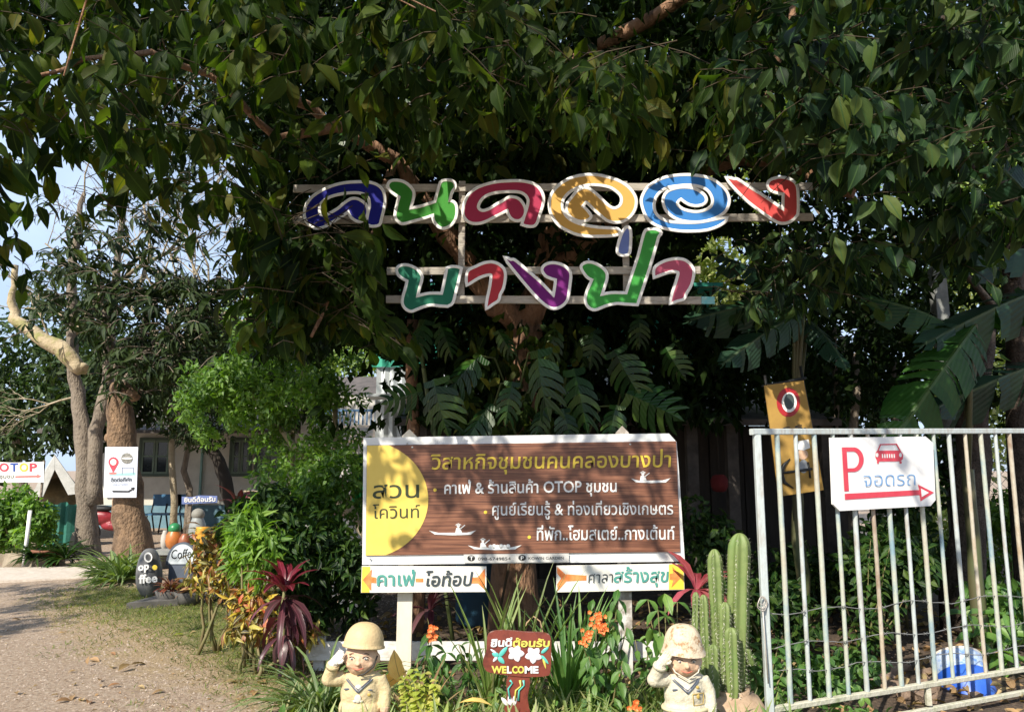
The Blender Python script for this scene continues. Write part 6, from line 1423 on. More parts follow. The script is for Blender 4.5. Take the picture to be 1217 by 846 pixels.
    mb.ell(hc + Vector((0, -hr[1] - .4 * k, -3 * k)), (2.9 * k, 3.2 * k, 2.6 * k), 10, 8); mb.ell(hc + Vector((0, -hr[1] + .8 * k, 1.5 * k)), (1.5 * k, 1.8 * k, 4 * k), 8, 6)
    head = blob('head', mb, skin, t, .0042, 2)
    def fy(x, z):   # front surface of the head
        a = 1 - (x / hr[0]) ** 2 - ((z - hc.z) / hr[2]) ** 2; return hc.y - hr[1] * math.sqrt(max(a, .05))
    for s in (-1, 1):
        ex, ez = s * 8.2 * k, hc.z + 2.5 * k; y0 = fy(ex, ez)
        mb = MB(); mb.ell((X + ex, y0 + .2 * k, ez), (2.7 * k, 1.0 * k, 1.5 * k), 12, 8); eye = part('eye', mb, M_eyew, head)
        mb = MB(); mb.ell((X + ex, y0 - .65 * k, ez - .1 * k), (1.15 * k, .6 * k, 1.25 * k), 10, 6); part('iris', mb, mat('eye_brown_paint', (.14, .15, .15), .4), head)
        mb = MB(); mb.tube([(X + ex + q * k, fy(ex + q * k, ez + (2.2 - .12 * q * q) * k) - .6 * k, ez + (2.6 - .12 * q * q) * k) for q in (-3.6, -2, 0, 2, 3.6)], .45 * k, n=5); part('eyelid', mb, M_strap, head)
        mb = MB(); mb.tube([(X + ex + q * k, fy(ex, ez + 6 * k) - .3 * k, ez + (6.0 - .10 * q * q) * k) for q in (-4, -2, 0, 2, 4)], .6 * k, n=5); part('eyebrow', mb, mat('brow_paint', (.20, .12, .07), .7), head)
    mz = hc.z - 9.2 * k
    mb = MB(); mb.tube([(X + q * k, fy(q * k, mz) - 2.6 * k - (1 - abs(q) / 8) * 1.2 * k, mz + abs(q) ** 1.6 * .07 * k) for q in (-7, -4.5, -2, 0, 2, 4.5, 7)], [.5 * k, .8 * k, 1 * k, 1.1 * k, 1 * k, .8 * k, .5 * k], n=6); part('mouth', mb, M_lip, head)
    # hat
    if hatkind == 'helmet':
        R1 = 24.5 * k; dz = zt - zr; pr = [(R1 * 1.0, 0), (R1 * 1.03, -.6 * k), (R1 * 1.07, -1.2 * k), (R1 * 1.07, .2 * k), (R1 * 1.02, 1.5 * k)] + [(R1 * math.cos(a) ** .8, 1.5 * k + (dz - 1.5 * k) * math.sin(a)) for a in [R_(5 + 85 * i / 14) for i in range(14)]] + [(0.0005, dz)]
        Mx = Matrix.Translation(Vector((X + 2 * k, Y, zr))) @ Matrix.Rotation(R_(4), 4, 'Y') @ Matrix.Rotation(R_(-5), 4, 'X')
        hb = MB(); hb.lathe(pr, (0, 0, 0), 32, Mx); hb.lathe([(R1 * .97, 0), (R1 * .8, dz * .5), (0.001, dz * .8)], (0, 0, 0), 24, Mx); part('helmet', hb, hat, t)
        mb = MB(); mb.tube([(X + 20 * k, Y - 6 * k, hc.z + 3 * k), (X + 17 * k, Y - 14 * k, hc.z - 8 * k), (X + 7 * k, Y - 19 * k, hc.z - 15 * k), (X - 1 * k, Y - 19.5 * k, hc.z - 17 * k)], 1.1 * k, n=6); part('chin_strap', mb, M_strap, t)
    else:
        hb = MB(); dz = zt - zr; n = 28; vs = []
        prof = [(1.17, -2.2, 0), (1.12, .5, 0), (1.06, 3.5, 0)] + [(1.0 * math.cos(a) ** .7, None, a) for a in [R_(10 + 78 * i / 10) for i in range(11)]]
        for r0, zz, a in prof:
            for q in range(n):
                an = 2 * math.pi * q / n; wob = 1 + .035 * math.sin(3 * an + 1) + .02 * math.sin(7 * an)
                z = zr + (zz * k if zz is not None else 3.5 * k + (dz - 3.5 * k) * math.sin(a)) + (1.4 * k * math.sin(2 * an) if zz is not None and zz < 1 else 0)
                vs.append((X + 23.5 * k * r0 * wob * math.cos(an), Y - 1 * k + 22.5 * k * r0 * wob * math.sin(an), z))
        m_ = len(prof); fs = [(i * n + q, i * n + (q + 1) % n, (i + 1) * n + (q + 1) % n, (i + 1) * n + q) for i in range(m_ - 1) for q in range(n)] + [tuple((m_ - 1) * n + q for q in range(n))]
        hb.add(vs, fs, True); part('cloth_hat', hb, hat, t)
        mb = MB(); mb.tube([(X - 19 * k, Y - 8 * k, hc.z), (X - 14 * k, Y - 17 * k, hc.z - 10 * k), (X, Y - 20.5 * k, hc.z - 18 * k), (X + 14 * k, Y - 17 * k, hc.z - 10 * k), (X + 19 * k, Y - 8 * k, hc.z)], .9 * k, n=6); part('chin_strap', mb, mat('pale_strap', (.70, .62, .50), .6), t)
    # uniform details lying on the chest
    cy = lambda x, z: Y - 18.4 * k * math.sqrt(max(.1, 1 - (x / (25.5 * k)) ** 2 - ((z - (zs - 22 * k)) / (31 * k)) ** 2))
    def line(pts, r_, m_, nm):
        mb = MB(); P_ = [];
        for i in range(len(pts) - 1):
            for q in range(4): P_.append((pts[i][0] + (pts[i + 1][0] - pts[i][0]) * q / 4, pts[i][1] + (pts[i + 1][1] - pts[i][1]) * q / 4))
        P_.append(pts[-1]); mb.tube([(X + a * k, cy(a * k, zs + b * k) - .6 * k, zs + b * k) for a, b in P_], r_ * k, n=5); part(nm, mb, m_, t)
    for s in (-1, 1):
        line([(s * 17, -3), (s * 9, -9), (0, -17)], .9, M_navy, 'collar_stripe'); line([(s * 14.5, -2.5), (s * 7.5, -8), (0, -14)], .55, M_navy, 'collar_stripe')
    def patch(x, z, w_, h_, m_, nm, th=.8):
        mb = MB(); mb.ell((X + x * k, cy(x * k, zs + z * k) - .1 * k, zs + z * k), (w_ * k, th * k, h_ * k), 12, 6); part(nm, mb, m_, t)
    patch(-14, -14, 4.2, 1.2, M_navy, 'name_tag'); patch(14, -15, 3.2, .9, M_navy, 'name_tag'); patch(0, -12, 4.5, 4, M_glove, 'scarf_knot')
    if hatkind == 'helmet': patch(0, -24, 4.2, 5, M_glove, 'scarf_star'); patch(-4, -27, 2.2, 1.6, M_glove, 'scarf_star'); patch(4, -27, 2.2, 1.6, M_glove, 'scarf_star'); patch(13, -20, 2.2, 2, M_gold, 'badge')
    else:
        patch(13, -11, 2, 2, M_gold, 'badge'); patch(13, -21, 2, 3, M_gold, 'badge'); line([(6, -18), (21, -18), (20, -31), (7, -31), (6, -18)], .5, M_gold, 'pocket_seam')
        mb = MB(); mb.tube([(X + 26.5 * k * math.cos(a), Y + 19.5 * k * math.sin(a), zs - 38 * k) for a in [2 * math.pi * i / 28 for i in range(29)]], 2.6 * k, n=8, cap=False); part('belt', mb, mat('belt_paint', (.66, .58, .36), .5), t)
        patch(0, -38, 3.5, 3, M_gold, 'buckle', 2.6)
    return t
statue('saluting boy soldier statue in a smooth tan helmet and tan uniform', 430, 4.2, 739, 767, 797, M_skin, M_tan, M_uni, M_glove, 'helmet')
statue('saluting boy soldier statue in a blotched cloth hat and cream uniform', 812, 4.2, 741, 773, 798, M_skin, M_camo, M_uniw, M_uniw, 'cloth')
# folded yellow leaf by the helmeted statue
lv = Leaves(); q = P(463, 778, 4.35)
tl_ = thing('dry_plant', 'large folded yellow leaf standing behind the arm of the helmeted statue', 'plant', gpt(462, 4.45)); lv.add([tuple(P(478, 812, 4.35)), tuple(P(448, 822, 4.4)), tuple(P(520, 835, 4.3)), tuple(P(585, 838, 4.4))], np.array([(-.45, 0, 1), (.9, 0, .8), (-1, 0, .42), (-1.0, .1, .3)]), np.array([(-.4, -1, .3), (-.3, -1, .5), (0, -.6, 1), (0, -.6, 1)]), np.array([.19, .20, .24, .20]), np.array([.10, .08, .035, .03]))
leaf_parts(tl_, lv.cat(), 'oval', T_OVAL, leafmat('leaf_ochre', [(.62, .38, .08), (.55, .34, .08), (.68, .48, .14)], .6, rib=(.5, .32, .1), transl=.2))

# ================================================================== WELCOME PLAQUE
Yw = 4.5
ws = thing('welcome_sign', 'small dark red wooden plaque painted with white flowers and WELCOME', 'sign', (P(612, 800, Yw).x, Yw, 0))
M_maroon = mat('maroon_wood', (.16, .035, .028), .35, (.08, .02, .018), 9, c3=(.22, .05, .035), coat=.3, lo=.3, hi=.7)
lp = smooth_loop([(579, 757), (584, 751), (600, 749), (625, 751), (645, 752), (654, 756), (655, 772), (654, 798), (648, 803), (625, 804), (595, 801), (580, 798), (575, 792), (574, 785), (578, 772)], 4)
mb = MB(); f_ = [P(p.x, p.y, Yw) for p in lp]; mb.poly(f_, Vector((0, .03, 0))); part('plaque', mb, M_maroon, ws)
lp = smooth_loop([(604, 803.5), (629, 804), (627, 830), (630, 860), (598, 860), (602, 830)], 3); mb = MB(); mb.poly([P(p.x, p.y, Yw + .006) for p in lp], Vector((0, .03, 0))); part('support', mb, M_maroon, ws)
mb = MB(); mb.box((P(606, 850, Yw).x, Yw + .01, -.1), (P(626, 850, Yw).x, Yw + .035, P(616, 858, Yw).z)); part('stake', mb, M_maroon, ws)
pw = pB(Yw - .004)
M_cyan = mat('turquoise_paint', (.12, .55, .48), .4); M_pet = mat('white_petal_paint', (.80, .76, .76), .45, (.70, .62, .66), 40)
text_on('lettering', 'ยินดี', 583, 608, 768, 767, 6.8, pw, M_tx, ws, .04, .1); text_on('lettering', 'ต้อนรับ', 609, 653, 768, 768, 6.8, pw, mat('lemon_paint', (.72, .62, .12), .45), ws, .035, .1)
text_on('lettering', 'WE', 584, 602, 799, 799.3, 8, pw, mat('lemon_paint', (0, 0, 0)), ws, .045, unit=.7); text_on('lettering', 'L', 602.5, 608, 799.3, 799.3, 8, pw, M_tx, ws, .045, unit=.7); text_on('lettering', 'CO', 608.5, 623, 799.3, 799.3, 8, pw, mat('lemon_paint', (0, 0, 0)), ws, .045, unit=.7); text_on('lettering', 'ME', 623.5, 640, 799.3, 799.3, 8, pw, M_tx, ws, .045, unit=.7)
def petal(mb, cx_, cy_, ang, L_, W_, Y):
    vs = []
    for i in range(9):
        for s in (1, -1):
            pass
    lp_ = [(L_ * u, W_ * max(0, math.sin(math.pi * min(1, u ** .8))) ** .6 * .85) for u in [i / 6 for i in range(7)]]; pts = lp_ + [(a, -b) for a, b in lp_[::-1][1:-1]]
    c_, s_ = math.cos(ang), math.sin(ang); cen = P(cx_ + L_ * .5 * c_, cy_ + L_ * .5 * s_, Y - .006); ring = [P(cx_ + a * c_ - b * s_, cy_ + a * s_ + b * c_, Y) for a, b in pts]
    mb.add([cen] + ring, [(0, 1 + i, 1 + (i + 1) % len(ring)) for i in range(len(ring))], True)
for cx_, cy_ in ((613, 776), (634, 778)):
    fl_ = None
    for i in range(5):
        mb = MB(); petal(mb, cx_, cy_, R_(-70 + 72 * i + (20 if cx_ > 620 else 0)), 10.5, 4.8, Yw - .004 - i * .0004); part('petal', mb, M_pet, ws)
for cx_, cy_, an, L_, W_, m_ in ((593, 780, -50, 16, 3.2, M_cyan), (592, 780, 48, 11, 3.4, M_cyan), (593, 779, 200, 9, 3.4, M_cyan), (591, 780, 130, 8, 2.2, M_pet), (590, 776, 215, 9, 1.6, M_pet), (643, 776, -40, 12, 2.4, M_cyan), (643, 778, 50, 14, 2.2, M_cyan), (645, 780, 75, 15, 1.6, MATS['lemon_paint'])):
    mb = MB(); petal(mb, cx_, cy_, R_(an), L_, W_, Yw - .0035); part('leaf_picture', mb, m_, ws)
for pts, m_ in (([(606, 830), (604, 818), (609, 811), (606, 808)], M_cyan), ([(616, 832), (617, 820), (623, 814), (622, 808)], M_cyan), ([(612, 832), (613, 820), (619, 815), (618, 808)], MATS['lemon_paint'])):
    mb = MB(); mb.tube([P(a, b, Yw + .002) for a, b in pts], [.007, .005, .004, .007], n=6); part('vine_picture', mb, m_, ws)
for cx_, an in ((607, -100), (611, -85), (604, -130)):
    mb = MB(); petal(mb, cx_, 838, R_(an), 13, 3, Yw + .002); part('petal', mb, M_pet, ws)
mb = MB(); mb.tube([P(a, b, 4.9) for a, b in ((621, 800), (622, 760), (626, 740), (634, 732), (642, 738), (646, 755), (650, 800))], .005, n=5); solo('bent_stem', mb, mat('dry_stem', (.42, .28, .16), .8), 'dry bent stem arching above the welcome plaque', 'plant')

# ================================================================== YELLOW NAVY BOARD BEHIND THE GATE
Yn = 6.4
ns = thing('yellow_sign', 'tilted yellow banner with a red round emblem and a black anchor behind the gate', 'sign', tuple(P(950, 590, Yn)))
M_och = mat('ochre_banner', (.42, .25, .055), .8, (.33, .19, .045), 4)
mb = MB(); quadpx(mb, [(908, 458), (955, 452), (967, 514), (979, 582), (925, 590), (917, 520)], Yn, .012); part('cloth', mb, M_och, ns)
disc(937, 478, 14, 17.5, Yn - .003, mat('emblem_red', (.42, .015, .02), .5), ns, 'emblem'); disc(938, 478, 9, 12, Yn - .006, M_white, ns, 'emblem_ring'); disc(938, 477, 6.2, 9.5, Yn - .009, mat('emblem_dark', (.05, .07, .07), .5), ns, 'emblem_centre')
text_on('lettering', 'ร.ร.', 930, 958, 513, 509, 5, pB(Yn - .003), M_ink, ns, .02)
mb = MB(); mb.tube([P(a, b, Yn - .006) for a, b in ((939, 545), (932, 552), (928, 562), (932, 573), (943, 580))], [.004, .016, .022, .016, .004], n=6); part('anchor_arms', mb, M_ink, ns)
mb = MB(); mb.tube([P(a, b, Yn - .006) for a, b in ((928, 562), (945, 560), (965, 557))], .011, n=6); part('anchor_shank', mb, M_ink, ns)
mb = MB(); mb.tube([P(a, b, Yn - .006) for a, b in ((960, 549), (962, 558), (963, 568))], .008, n=6); part('anchor_stock', mb, M_ink, ns)
disc(954, 540, 6.5, 6, Yn - .005, M_skin, ns, 'sailor_face'); disc(955, 554, 5.5, 8, Yn - .003, mat('print_grey', (.30, .32, .34), .5), ns, 'sailor_coat')
flat([(946, 534), (949, 524), (961, 522), (963, 532), (955, 535)], Yn - .008, M_white, ns, 'sailor_cap')
for a_, b_ in (((905, 459), (958, 449)), ((909, 446), (919, 540)), ((951, 435), (980, 590))):
    mb = MB(); mb.tube([P(*a_, Yn + .02), P(*b_, Yn + .02)], .012, n=6); part('frame_bar', mb, M_ink, ns)
# big rough trunk, grey post, rubble and blue drum behind the gate
tk = thing('rough_trunk_tree', 'big dark rough trunk standing behind the right half of the gate', 'tree', (P(1137, 700, 7.4).x, 7.4, 0))
mb = MB(); mb.tube(limb_pts((P(1139, 720, 7.4).x, 7.4, -.1), P(1165, 380, 7.4), 9, jit=.03), [.19, .165, .155, .15, .15, .145, .14, .13, .12, .11], n=16, wob=.5); part('trunk', mb, MATS['dark_bark'], tk)
for i, (lab, px0, py0, px1, py1, Y, r0) in enumerate((('thin upright trunk left of the parking sign', 1010, 640, 1016, 420, 8.2, .06), ('thin leaning trunk above the top rail of the gate', 1070, 640, 1062, 430, 8.6, .05), ('slender bare stem behind the cactus', 985, 640, 992, 380, 9, .04))):
    limb = MB(); a = P(px0, py0, Y); limb.tube(limb_pts((a.x, Y, -.05), P(px1, py1, Y), 6, jit=.04), [r0, r0 * .95, r0 * .9, r0 * .85, r0 * .8, r0 * .7, r0 * .6], n=8, wob=.3); solo('slim_trunk', limb, M_greybark, lab, 'tree', 'slim trunks behind the gate')
mb = MB(); a = P(1130, 520, 7.75); b = P(1130, 322, 7.75); mb.box((a.x - .065, 7.69, 0), (a.x + .065, 7.81, b.z)); c_ = P(1130, 312, 7.75).z
mb.add([(a.x - .065, 7.69, b.z + .001), (a.x + .065, 7.69, b.z + .001), (a.x + .065, 7.81, b.z + .001), (a.x - .065, 7.81, b.z + .001), (a.x, 7.75, c_ + .08)], [(0, 1, 4), (1, 2, 4), (2, 3, 4), (3, 0, 4)])
solo('concrete_post', mb, mat('grey_concrete', (.30, .31, .30), .9, (.20, .21, .20), 9, bump=.3), 'tall grey concrete post among the leaves at the right', 'post')
dr = thing('blue_drum', 'tilted blue and white plastic drum lying behind the foot of the gate', 'barrel', tuple(P(1160, 846, 5.6)))
ax0 = P(1136, 783, 5.75); ax1 = P(1172, 880, 5.35); axd = (ax1 - ax0).normalized(); Md = Matrix.Translation(ax0) @ axd.to_track_quat('Z', 'Y').to_matrix().to_4x4(); Rd = .17
part('body', MB().lathe([(Rd * .95, 0), (Rd, .02), (Rd, .22), (Rd * 1.04, .24), (Rd * 1.04, .27), (Rd, .29), (Rd, .6), (0, .6)], (0, 0, 0), 28, Md), mat('royal_blue_plastic', (.02, .09, .50), .4, (.04, .14, .55), 7), dr)
part('shoulder', MB().lathe([(Rd * 1.01, .005), (Rd * 1.015, .13), (Rd * 1.015, .135), (Rd * 1.005, .137)], (0, 0, 0), 28, Md), mat('worn_label_white', (.42, .50, .62), .5, (.12, .24, .56), 18, lo=.45, hi=.62), dr)
part('lid', MB().lathe([(0, -.015), (Rd * .8, -.015), (Rd * .97, -.005), (Rd * 1.03, .0), (Rd * 1.03, .012), (Rd, .014)], (0, 0, 0), 28, Md), M_glove, dr)
for i in range(26):
    px = rnd.uniform(1040, 1110) if i < 18 else rnd.uniform(930, 1210); Y = rnd.uniform(5.2, 6.2); q = gpt(px, Y); s_ = rnd.uniform(.03, .06)
    mb = MB(); mb.box((q[0] - s_, Y - s_ * .7, -.01), (q[0] + s_, Y + s_ * .7, s_ * 1.0), jit=s_ * .35); solo('rubble_stone', mb, mat('pinkish_rubble', (.30, .21, .15), .95, (.16, .11, .08), 12, bump=.6), 'rough brownish stone in the rubble heap behind the gate', 'stone', 'rubble stones behind the gate')
# wire mesh fence at the right, far
wf = thing('wire_fence', 'thin diamond wire fence at the right behind the big trunk', 'fence', (P(1185, 650, 9.4).x, 9.4, 0))
mb = MB(); x0_, x1_ = P(1140, 600, 9.4).x, P(1260, 600, 9.4).x; z1_ = P(1185, 520, 9.4).z; s_ = .11; k = -z1_
while k < x1_ - x0_:
    for sg_ in (1, -1):
        a = (max(0, k), max(0, -k)); L_ = min(x1_ - x0_ - a[0], z1_ - a[1])
        if L_ > 0:
            if sg_ > 0: mb.tube([(x0_ + a[0], 9.4, a[1]), (x0_ + a[0] + L_, 9.4, a[1] + L_)], .0035, n=3, cap=False)
            else: mb.tube([(x0_ + a[0], 9.41, z1_ - a[1]), (x0_ + a[0] + L_, 9.41, z1_ - a[1] - L_)], .0035, n=3, cap=False)
    k += s_
part('wire_mesh', mb, M_wire, wf, kind='stuff')
for x_ in (1150, 1255):
    q = P(x_, 600, 9.45); mb = MB(); mb.tube([(q.x, 9.45, 0), (q.x, 9.45, z1_ + .05)], .03, n=8); part('post', mb, M_wire, wf)

# ================================================================== COFFEE CORNER AT THE LEFT
Ye = 9.5
q = gpt(178, Ye); eg = thing('coffee_egg', 'dark grey egg shaped sign painted with white coffee lettering', 'sign', q)
z1 = P(178, 648, Ye).z; rx = 15.5 / FPX * Ye
prof = [(rx * .35, -.0), (rx * .55, .03)] + [(rx * math.sin(math.pi * (0.14 + .86 * u)) ** .75 * (1 - .22 * u), .03 + (z1 - .03) * (1 - math.cos(math.pi * (.1 + .9 * u))) / 2) for u in [i / 14 for i in range(1, 14)]] + [(0.002, z1)]
Me = Matrix.Translation(Vector(q)) @ Matrix.Rotation(R_(-4), 4, 'Y'); part('shell', MB().lathe(prof, (0, 0, 0), 24, Me), mat('charcoal_paint', (.09, .09, .095), .45, (.20, .20, .20), 3), eg)
me_ = pB(Ye - rx * 1.02)
disc(176, 662, 5, 6, Ye - rx * .97, M_tx, eg, 'face_disc'); disc(176, 662, 3.2, 4, Ye - rx * .99, mat('charcoal_paint', (0, 0, 0)), eg, 'face_ring')
text_on('lettering', 'op', 164, 177, 678, 676, 7, me_, M_tx, eg, .03); text_on('lettering', 'ffee', 165, 187, 693, 691, 8, me_, M_tx, eg, .03)
disc(184, 674, 3, 3, Ye - rx * .96, M_ylet, eg, 'flower_mark')
Yk = 9.7
cs_ = thing('coffee_board', 'white half round board reading Coffee on a dark blue stand', 'sign', gpt(218, Yk))
def arch(cx_, yb, r_, ry, n=18): return [(cx_ + r_ * math.cos(a), yb - ry * math.sin(a)) for a in [math.pi * i / n for i in range(n + 1)]]
mb = MB(); mb.poly([P(a, b, Yk + .004) for a, b in arch(217, 671, 20, 27)], Vector((0, .03, 0))); part('frame', mb, M_navy, cs_)
mb = MB(); mb.poly([P(a, b, Yk) for a, b in arch(217, 670, 17, 23.5)], Vector((0, .0035, 0))); part('board', mb, mat('pale_blue_white', (.66, .72, .76), .5), cs_)
text_on('lettering', 'Coffee', 203, 232, 664, 662, 11, pB(Yk - .003), M_ink, cs_, .0, .1, unit=.7)
wallpx(cs_, 'stand', M_navy, 198, 671.5, 237, 712, Yk, .05)
# things behind: pots, figures, barrow
def pot(label, px, ytop, ybase, wpx, Y, m_, shape, capm=None, name='garden_jar'):
    a = P(px, ybase, Y); b = P(px, ytop, Y); hh = b.z - a.z; r_ = wpx / 2 / FPX * Y; t = thing(name, label, 'jar', (a.x, Y, a.z), 'painted jars at the coffee corner')
    part('body', MB().lathe([(r_ * p, hh * h_) for p, h_ in shape], (a.x, Y, a.z), 20), m_, t)
    if capm: part('lid', MB().ell((a.x, Y, b.z), (r_ * .75, r_ * .75, r_ * .7), 14, 8), capm, t)
    return t
tbl = P(215, 652, 12.0).z
mb = MB(); a = P(190, 652, 12); b = P(262, 652, 12); mb.box((a.x, 11.7, a.z - .06), (b.x, 12.4, a.z)); tb_ = thing('bench', 'low grey bench carrying painted jars at the coffee corner', 'bench', (a.x, 12, 0)); part('seat', mb, mat('grey_concrete', (0, 0, 0)), tb_)
for x_ in (a.x + .06, b.x - .12):
    mb = MB(); mb.box((x_, 11.75, 0), (x_ + .07, 12.35, a.z - .062)); part('leg', mb, mat('grey_concrete', (0, 0, 0)), tb_)
vase = [(.5, 0), (.85, .15), (1, .4), (.9, .7), (.6, .9), (.5, 1), (0, 1)]
pot('orange brown jar with a round green lid on the bench', 206, 628, 652, 19, 12, mat('orange_glaze', (.50, .17, .04), .4, (.40, .13, .03), 8), vase, mat('green_glaze', (.03, .22, .08), .35))
pot('small brown jar right of the green lidded jar', 219, 634, 652, 14, 11.95, mat('brown_glaze', (.30, .10, .05), .4), vase)
pot('white round jar with a small pale knob standing above the brown jar', 233, 611, 652, 20, 12.2, mat('pale_glaze', (.30, .32, .32), .5), vase, mat('stone_knob', (.26, .25, .22), .7))
pot('yellow orange jar beside the white jar', 240, 626, 652, 18, 11.8, mat('amber_glaze', (.70, .34, .04), .4), [(.8, 0), (.95, .2), (.95, .7), (.85, .95), (.85, 1), (0, 1)])
pot('small whitish jar left of the green lidded jar', 195, 630, 652, 9, 12.1, mat('chalk_glaze', (.45, .42, .38), .6), vase)
bsn = thing('blue_notice', 'small blue board with white writing above the painted jars', 'sign', tuple(P(236, 600, 13)))
mb = MB(); quadpx(mb, [(216, 590), (228, 590.5), (236, 588.5), (258, 589), (258, 597), (216, 599)], 13, .03); part('board', mb, mat('periwinkle_board', (.14, .19, .42), .5), bsn)
text_on('lettering', 'ยินดีต้อนรับ', 219, 256, 596.5, 595.5, 4.2, pB(12.99), M_tx, bsn, .02)
mb = MB(); mb.box((P(222, 600, 13).x, 13.04, 0), (P(226, 600, 13).x, 13.09, P(236, 597, 13).z)); part('post', mb, M_greybark, bsn)
# folded blue chairs against the house
for i, (px, lab) in enumerate(((184, 'blue tubular chair leaning at the wall nearest the stout trunk'), (201, 'middle blue tubular chair by the house wall'), (213, 'blue tubular chair by the house wall nearest the jars'))):
    Yq = 18.6; a = P(px, 640, Yq); w_ = .17; t = thing('folding_chair', lab, 'chair', (a.x, Yq, 0), 'blue chairs by the house wall'); zt_ = P(px, 592 if i < 2 else 598, Yq).z; M_bch = mat('blue_chair_plastic', (.05, .16, .30), .5)
    mb = MB(); mb.box((a.x - w_, Yq - .25, .42), (a.x + w_, Yq + .12, .46)); part('seat', mb, M_bch, t); mb = MB(); mb.box((a.x - w_, Yq + .14, .62), (a.x + w_, Yq + .17, .90)); part('backrest', mb, M_bch, t)
    for s in (-1, 1):
        mb = MB(); mb.tube([(a.x + s * w_, Yq + .3, 0), (a.x + s * w_, Yq + .10, .5), (a.x + s * w_ * .9, Yq + .2, zt_)], .02, n=6); part('leg', mb, M_ink, t); mb = MB(); mb.tube([(a.x + s * w_, Yq - .22, 0), (a.x + s * w_, Yq - .1, .44)], .018, n=6); part('leg', mb, M_ink, t)
# motor scooter behind the trunk
Ym = 15.5; bx = P(127, 640, Ym).x; ms = thing('scooter', 'dark motor scooter with a red front parked behind the stout trunk', 'scooter', (bx, Ym, 0)); M_blk = mat('black_rubber', (.02, .02, .02), .6); M_gr = mat('grey_metal', (.30, .30, .32), .4, metal=.5)
for dx in (-.38, .42):
    whl = part('wheel', MB().tube([(bx + dx + .2 * math.cos(a), Ym, .24 + .2 * math.sin(a)) for a in [2 * math.pi * i / 18 for i in range(19)]], .045, n=8, cap=False), M_blk, ms); part('rim', MB().tube([(bx + dx, Ym - .03, .24), (bx + dx, Ym + .03, .24)], .14, n=14), M_gr, whl)
mb = MB(); mb.ell((bx - .25, Ym, .55), (.38, .13, .16), 14, 8); mb.ell((bx + .15, Ym, .38), (.3, .11, .10), 12, 8); mb.ell((bx + .38, Ym, .62), (.12, .15, .26), 12, 8); blob('body', mb, mat('wine_red_plastic', (.30, .03, .04), .3), ms, .02, 2)
mb = MB(); mb.ell((bx - .25, Ym, .72), (.36, .13, .07), 14, 8); part('seat', mb, M_blk, ms)
mb = MB(); mb.tube([(bx + .42, Ym, .3), (bx + .34, Ym, .95)], .03, n=6); part('steering_post', mb, M_gr, ms); mb = MB(); mb.tube([(bx + .3, Ym - .3, .98), (bx + .34, Ym, .95), (bx + .3, Ym + .3, .98)], .02, n=6); part('handlebar', mb, M_blk, ms)
mb = MB(); mb.ell((bx + .44, Ym - .04, .82), (.07, .08, .07), 10, 6); part('headlight', mb, M_white, ms)
# plants at the left
tuft('strap_plant', 'bushy striped strap leaved plant at the foot of the stout trunk', 'plant', gpt(138, 10.6), 260, .52, .045, M_bladew, (.1, 1.3), T_STRAP, 'strap', bases=[gpt(x_, y_) for x_, y_ in ((124, 10.7), (140, 10.4), (153, 10.7), (132, 11))])
tuft('bromeliad', 'potted reddish bromeliad in front of the coffee board', 'plant', (gpt(203, 9.0)[0], 9.0, .13), 60, .20, .03, leafmat('leaf_rusty', [(.12, .03, .02), (.18, .06, .03), (.06, .05, .02), (.22, .10, .05)], .4, transl=.15), (.1, 1.3), T_STRAP, 'strap')
tuft('bromeliad', 'potted rusty bromeliad between the egg sign and the croton bush', 'plant', (gpt(226, 8.9)[0], 8.9, .13), 50, .20, .03, MATS['leaf_rusty'], (.1, 1.3), T_STRAP, 'strap')
for px, Y, lab in ((203, 9.0, 'low round concrete planter under the bromeliad nearest the egg sign'), (226, 8.9, 'low round concrete planter under the bromeliad nearest the croton')):
    g_ = gpt(px, Y); solo('planter', MB().lathe([(0, 0), (.13, 0), (.17, .13), (.145, .13), (.14, .10), (0, .10)], (g_[0], Y, 0), 22), mat('dark_concrete', (.14, .13, .12), .9, (.08, .075, .07), 9), lab, 'planter', 'round concrete planters')
mb = MB(); a = Gd(150, 722); b = Gd(248, 716); mb.poly([Vector((a.x, a.y, .05)), Vector((b.x, b.y, .05)), Vector((b.x + .1, b.y + 1.2, .05)), Vector((a.x + .2, a.y + 1.2, .05))], Vector((0, 0, -.08))); solo('stone_step', mb, mat('dark_concrete', (0, 0, 0)), 'low grey slab under the egg sign and the bromeliads', 'slab')
shrub('yellow green leafy bush below the OTOP banner at the left edge', [(22, 620, 12.8, 42, 40, .55), (45, 625, 12.6, 28, 32, .4), (-20, 625, 12.8, 40, 40, .5)], 3300, .12, .5, M_yg, 'oval', T_OVAL, 120, 41)
for lab, px, Y, n_, L_ in (('dark rosette plant below the yellow green bush at the left', 35, 12.0, 60, .42), ('dark rosette plant in a clay pot left of the leaning slab', 58, 12.3, 60, .46), ('dark rosette plant near the leaning slab', 75, 12.1, 50, .42)):
    tuft('rosette_plant', lab, 'plant', (gpt(px, Y)[0], Y, .12), n_, L_, .05, M_dgr, (.3, 1.4), T_STRAP, 'strap', 'rosette plants at the left', np_=60)
g_ = gpt(52, 12.2); solo('clay_planter', MB().lathe([(0, 0), (.14, 0), (.2, .22), (.22, .22), (.22, .26), (.17, .26), (.16, .2), (0, .2)], (g_[0], 12.2, 0), 18), mat('terracotta', (.22, .09, .05), .8), 'terracotta pot under the rosette plants at the left', 'pot')
mb = MB(); q = P(36, 640, 12.2); mb.tube([(q.x, 12.1, .0), (q.x + .02, 12.1, P(38, 606, 12.2).z)], .03, n=6); solo('white_stake', mb, M_white, 'thin white stake in front of the yellow green bush', 'stake')
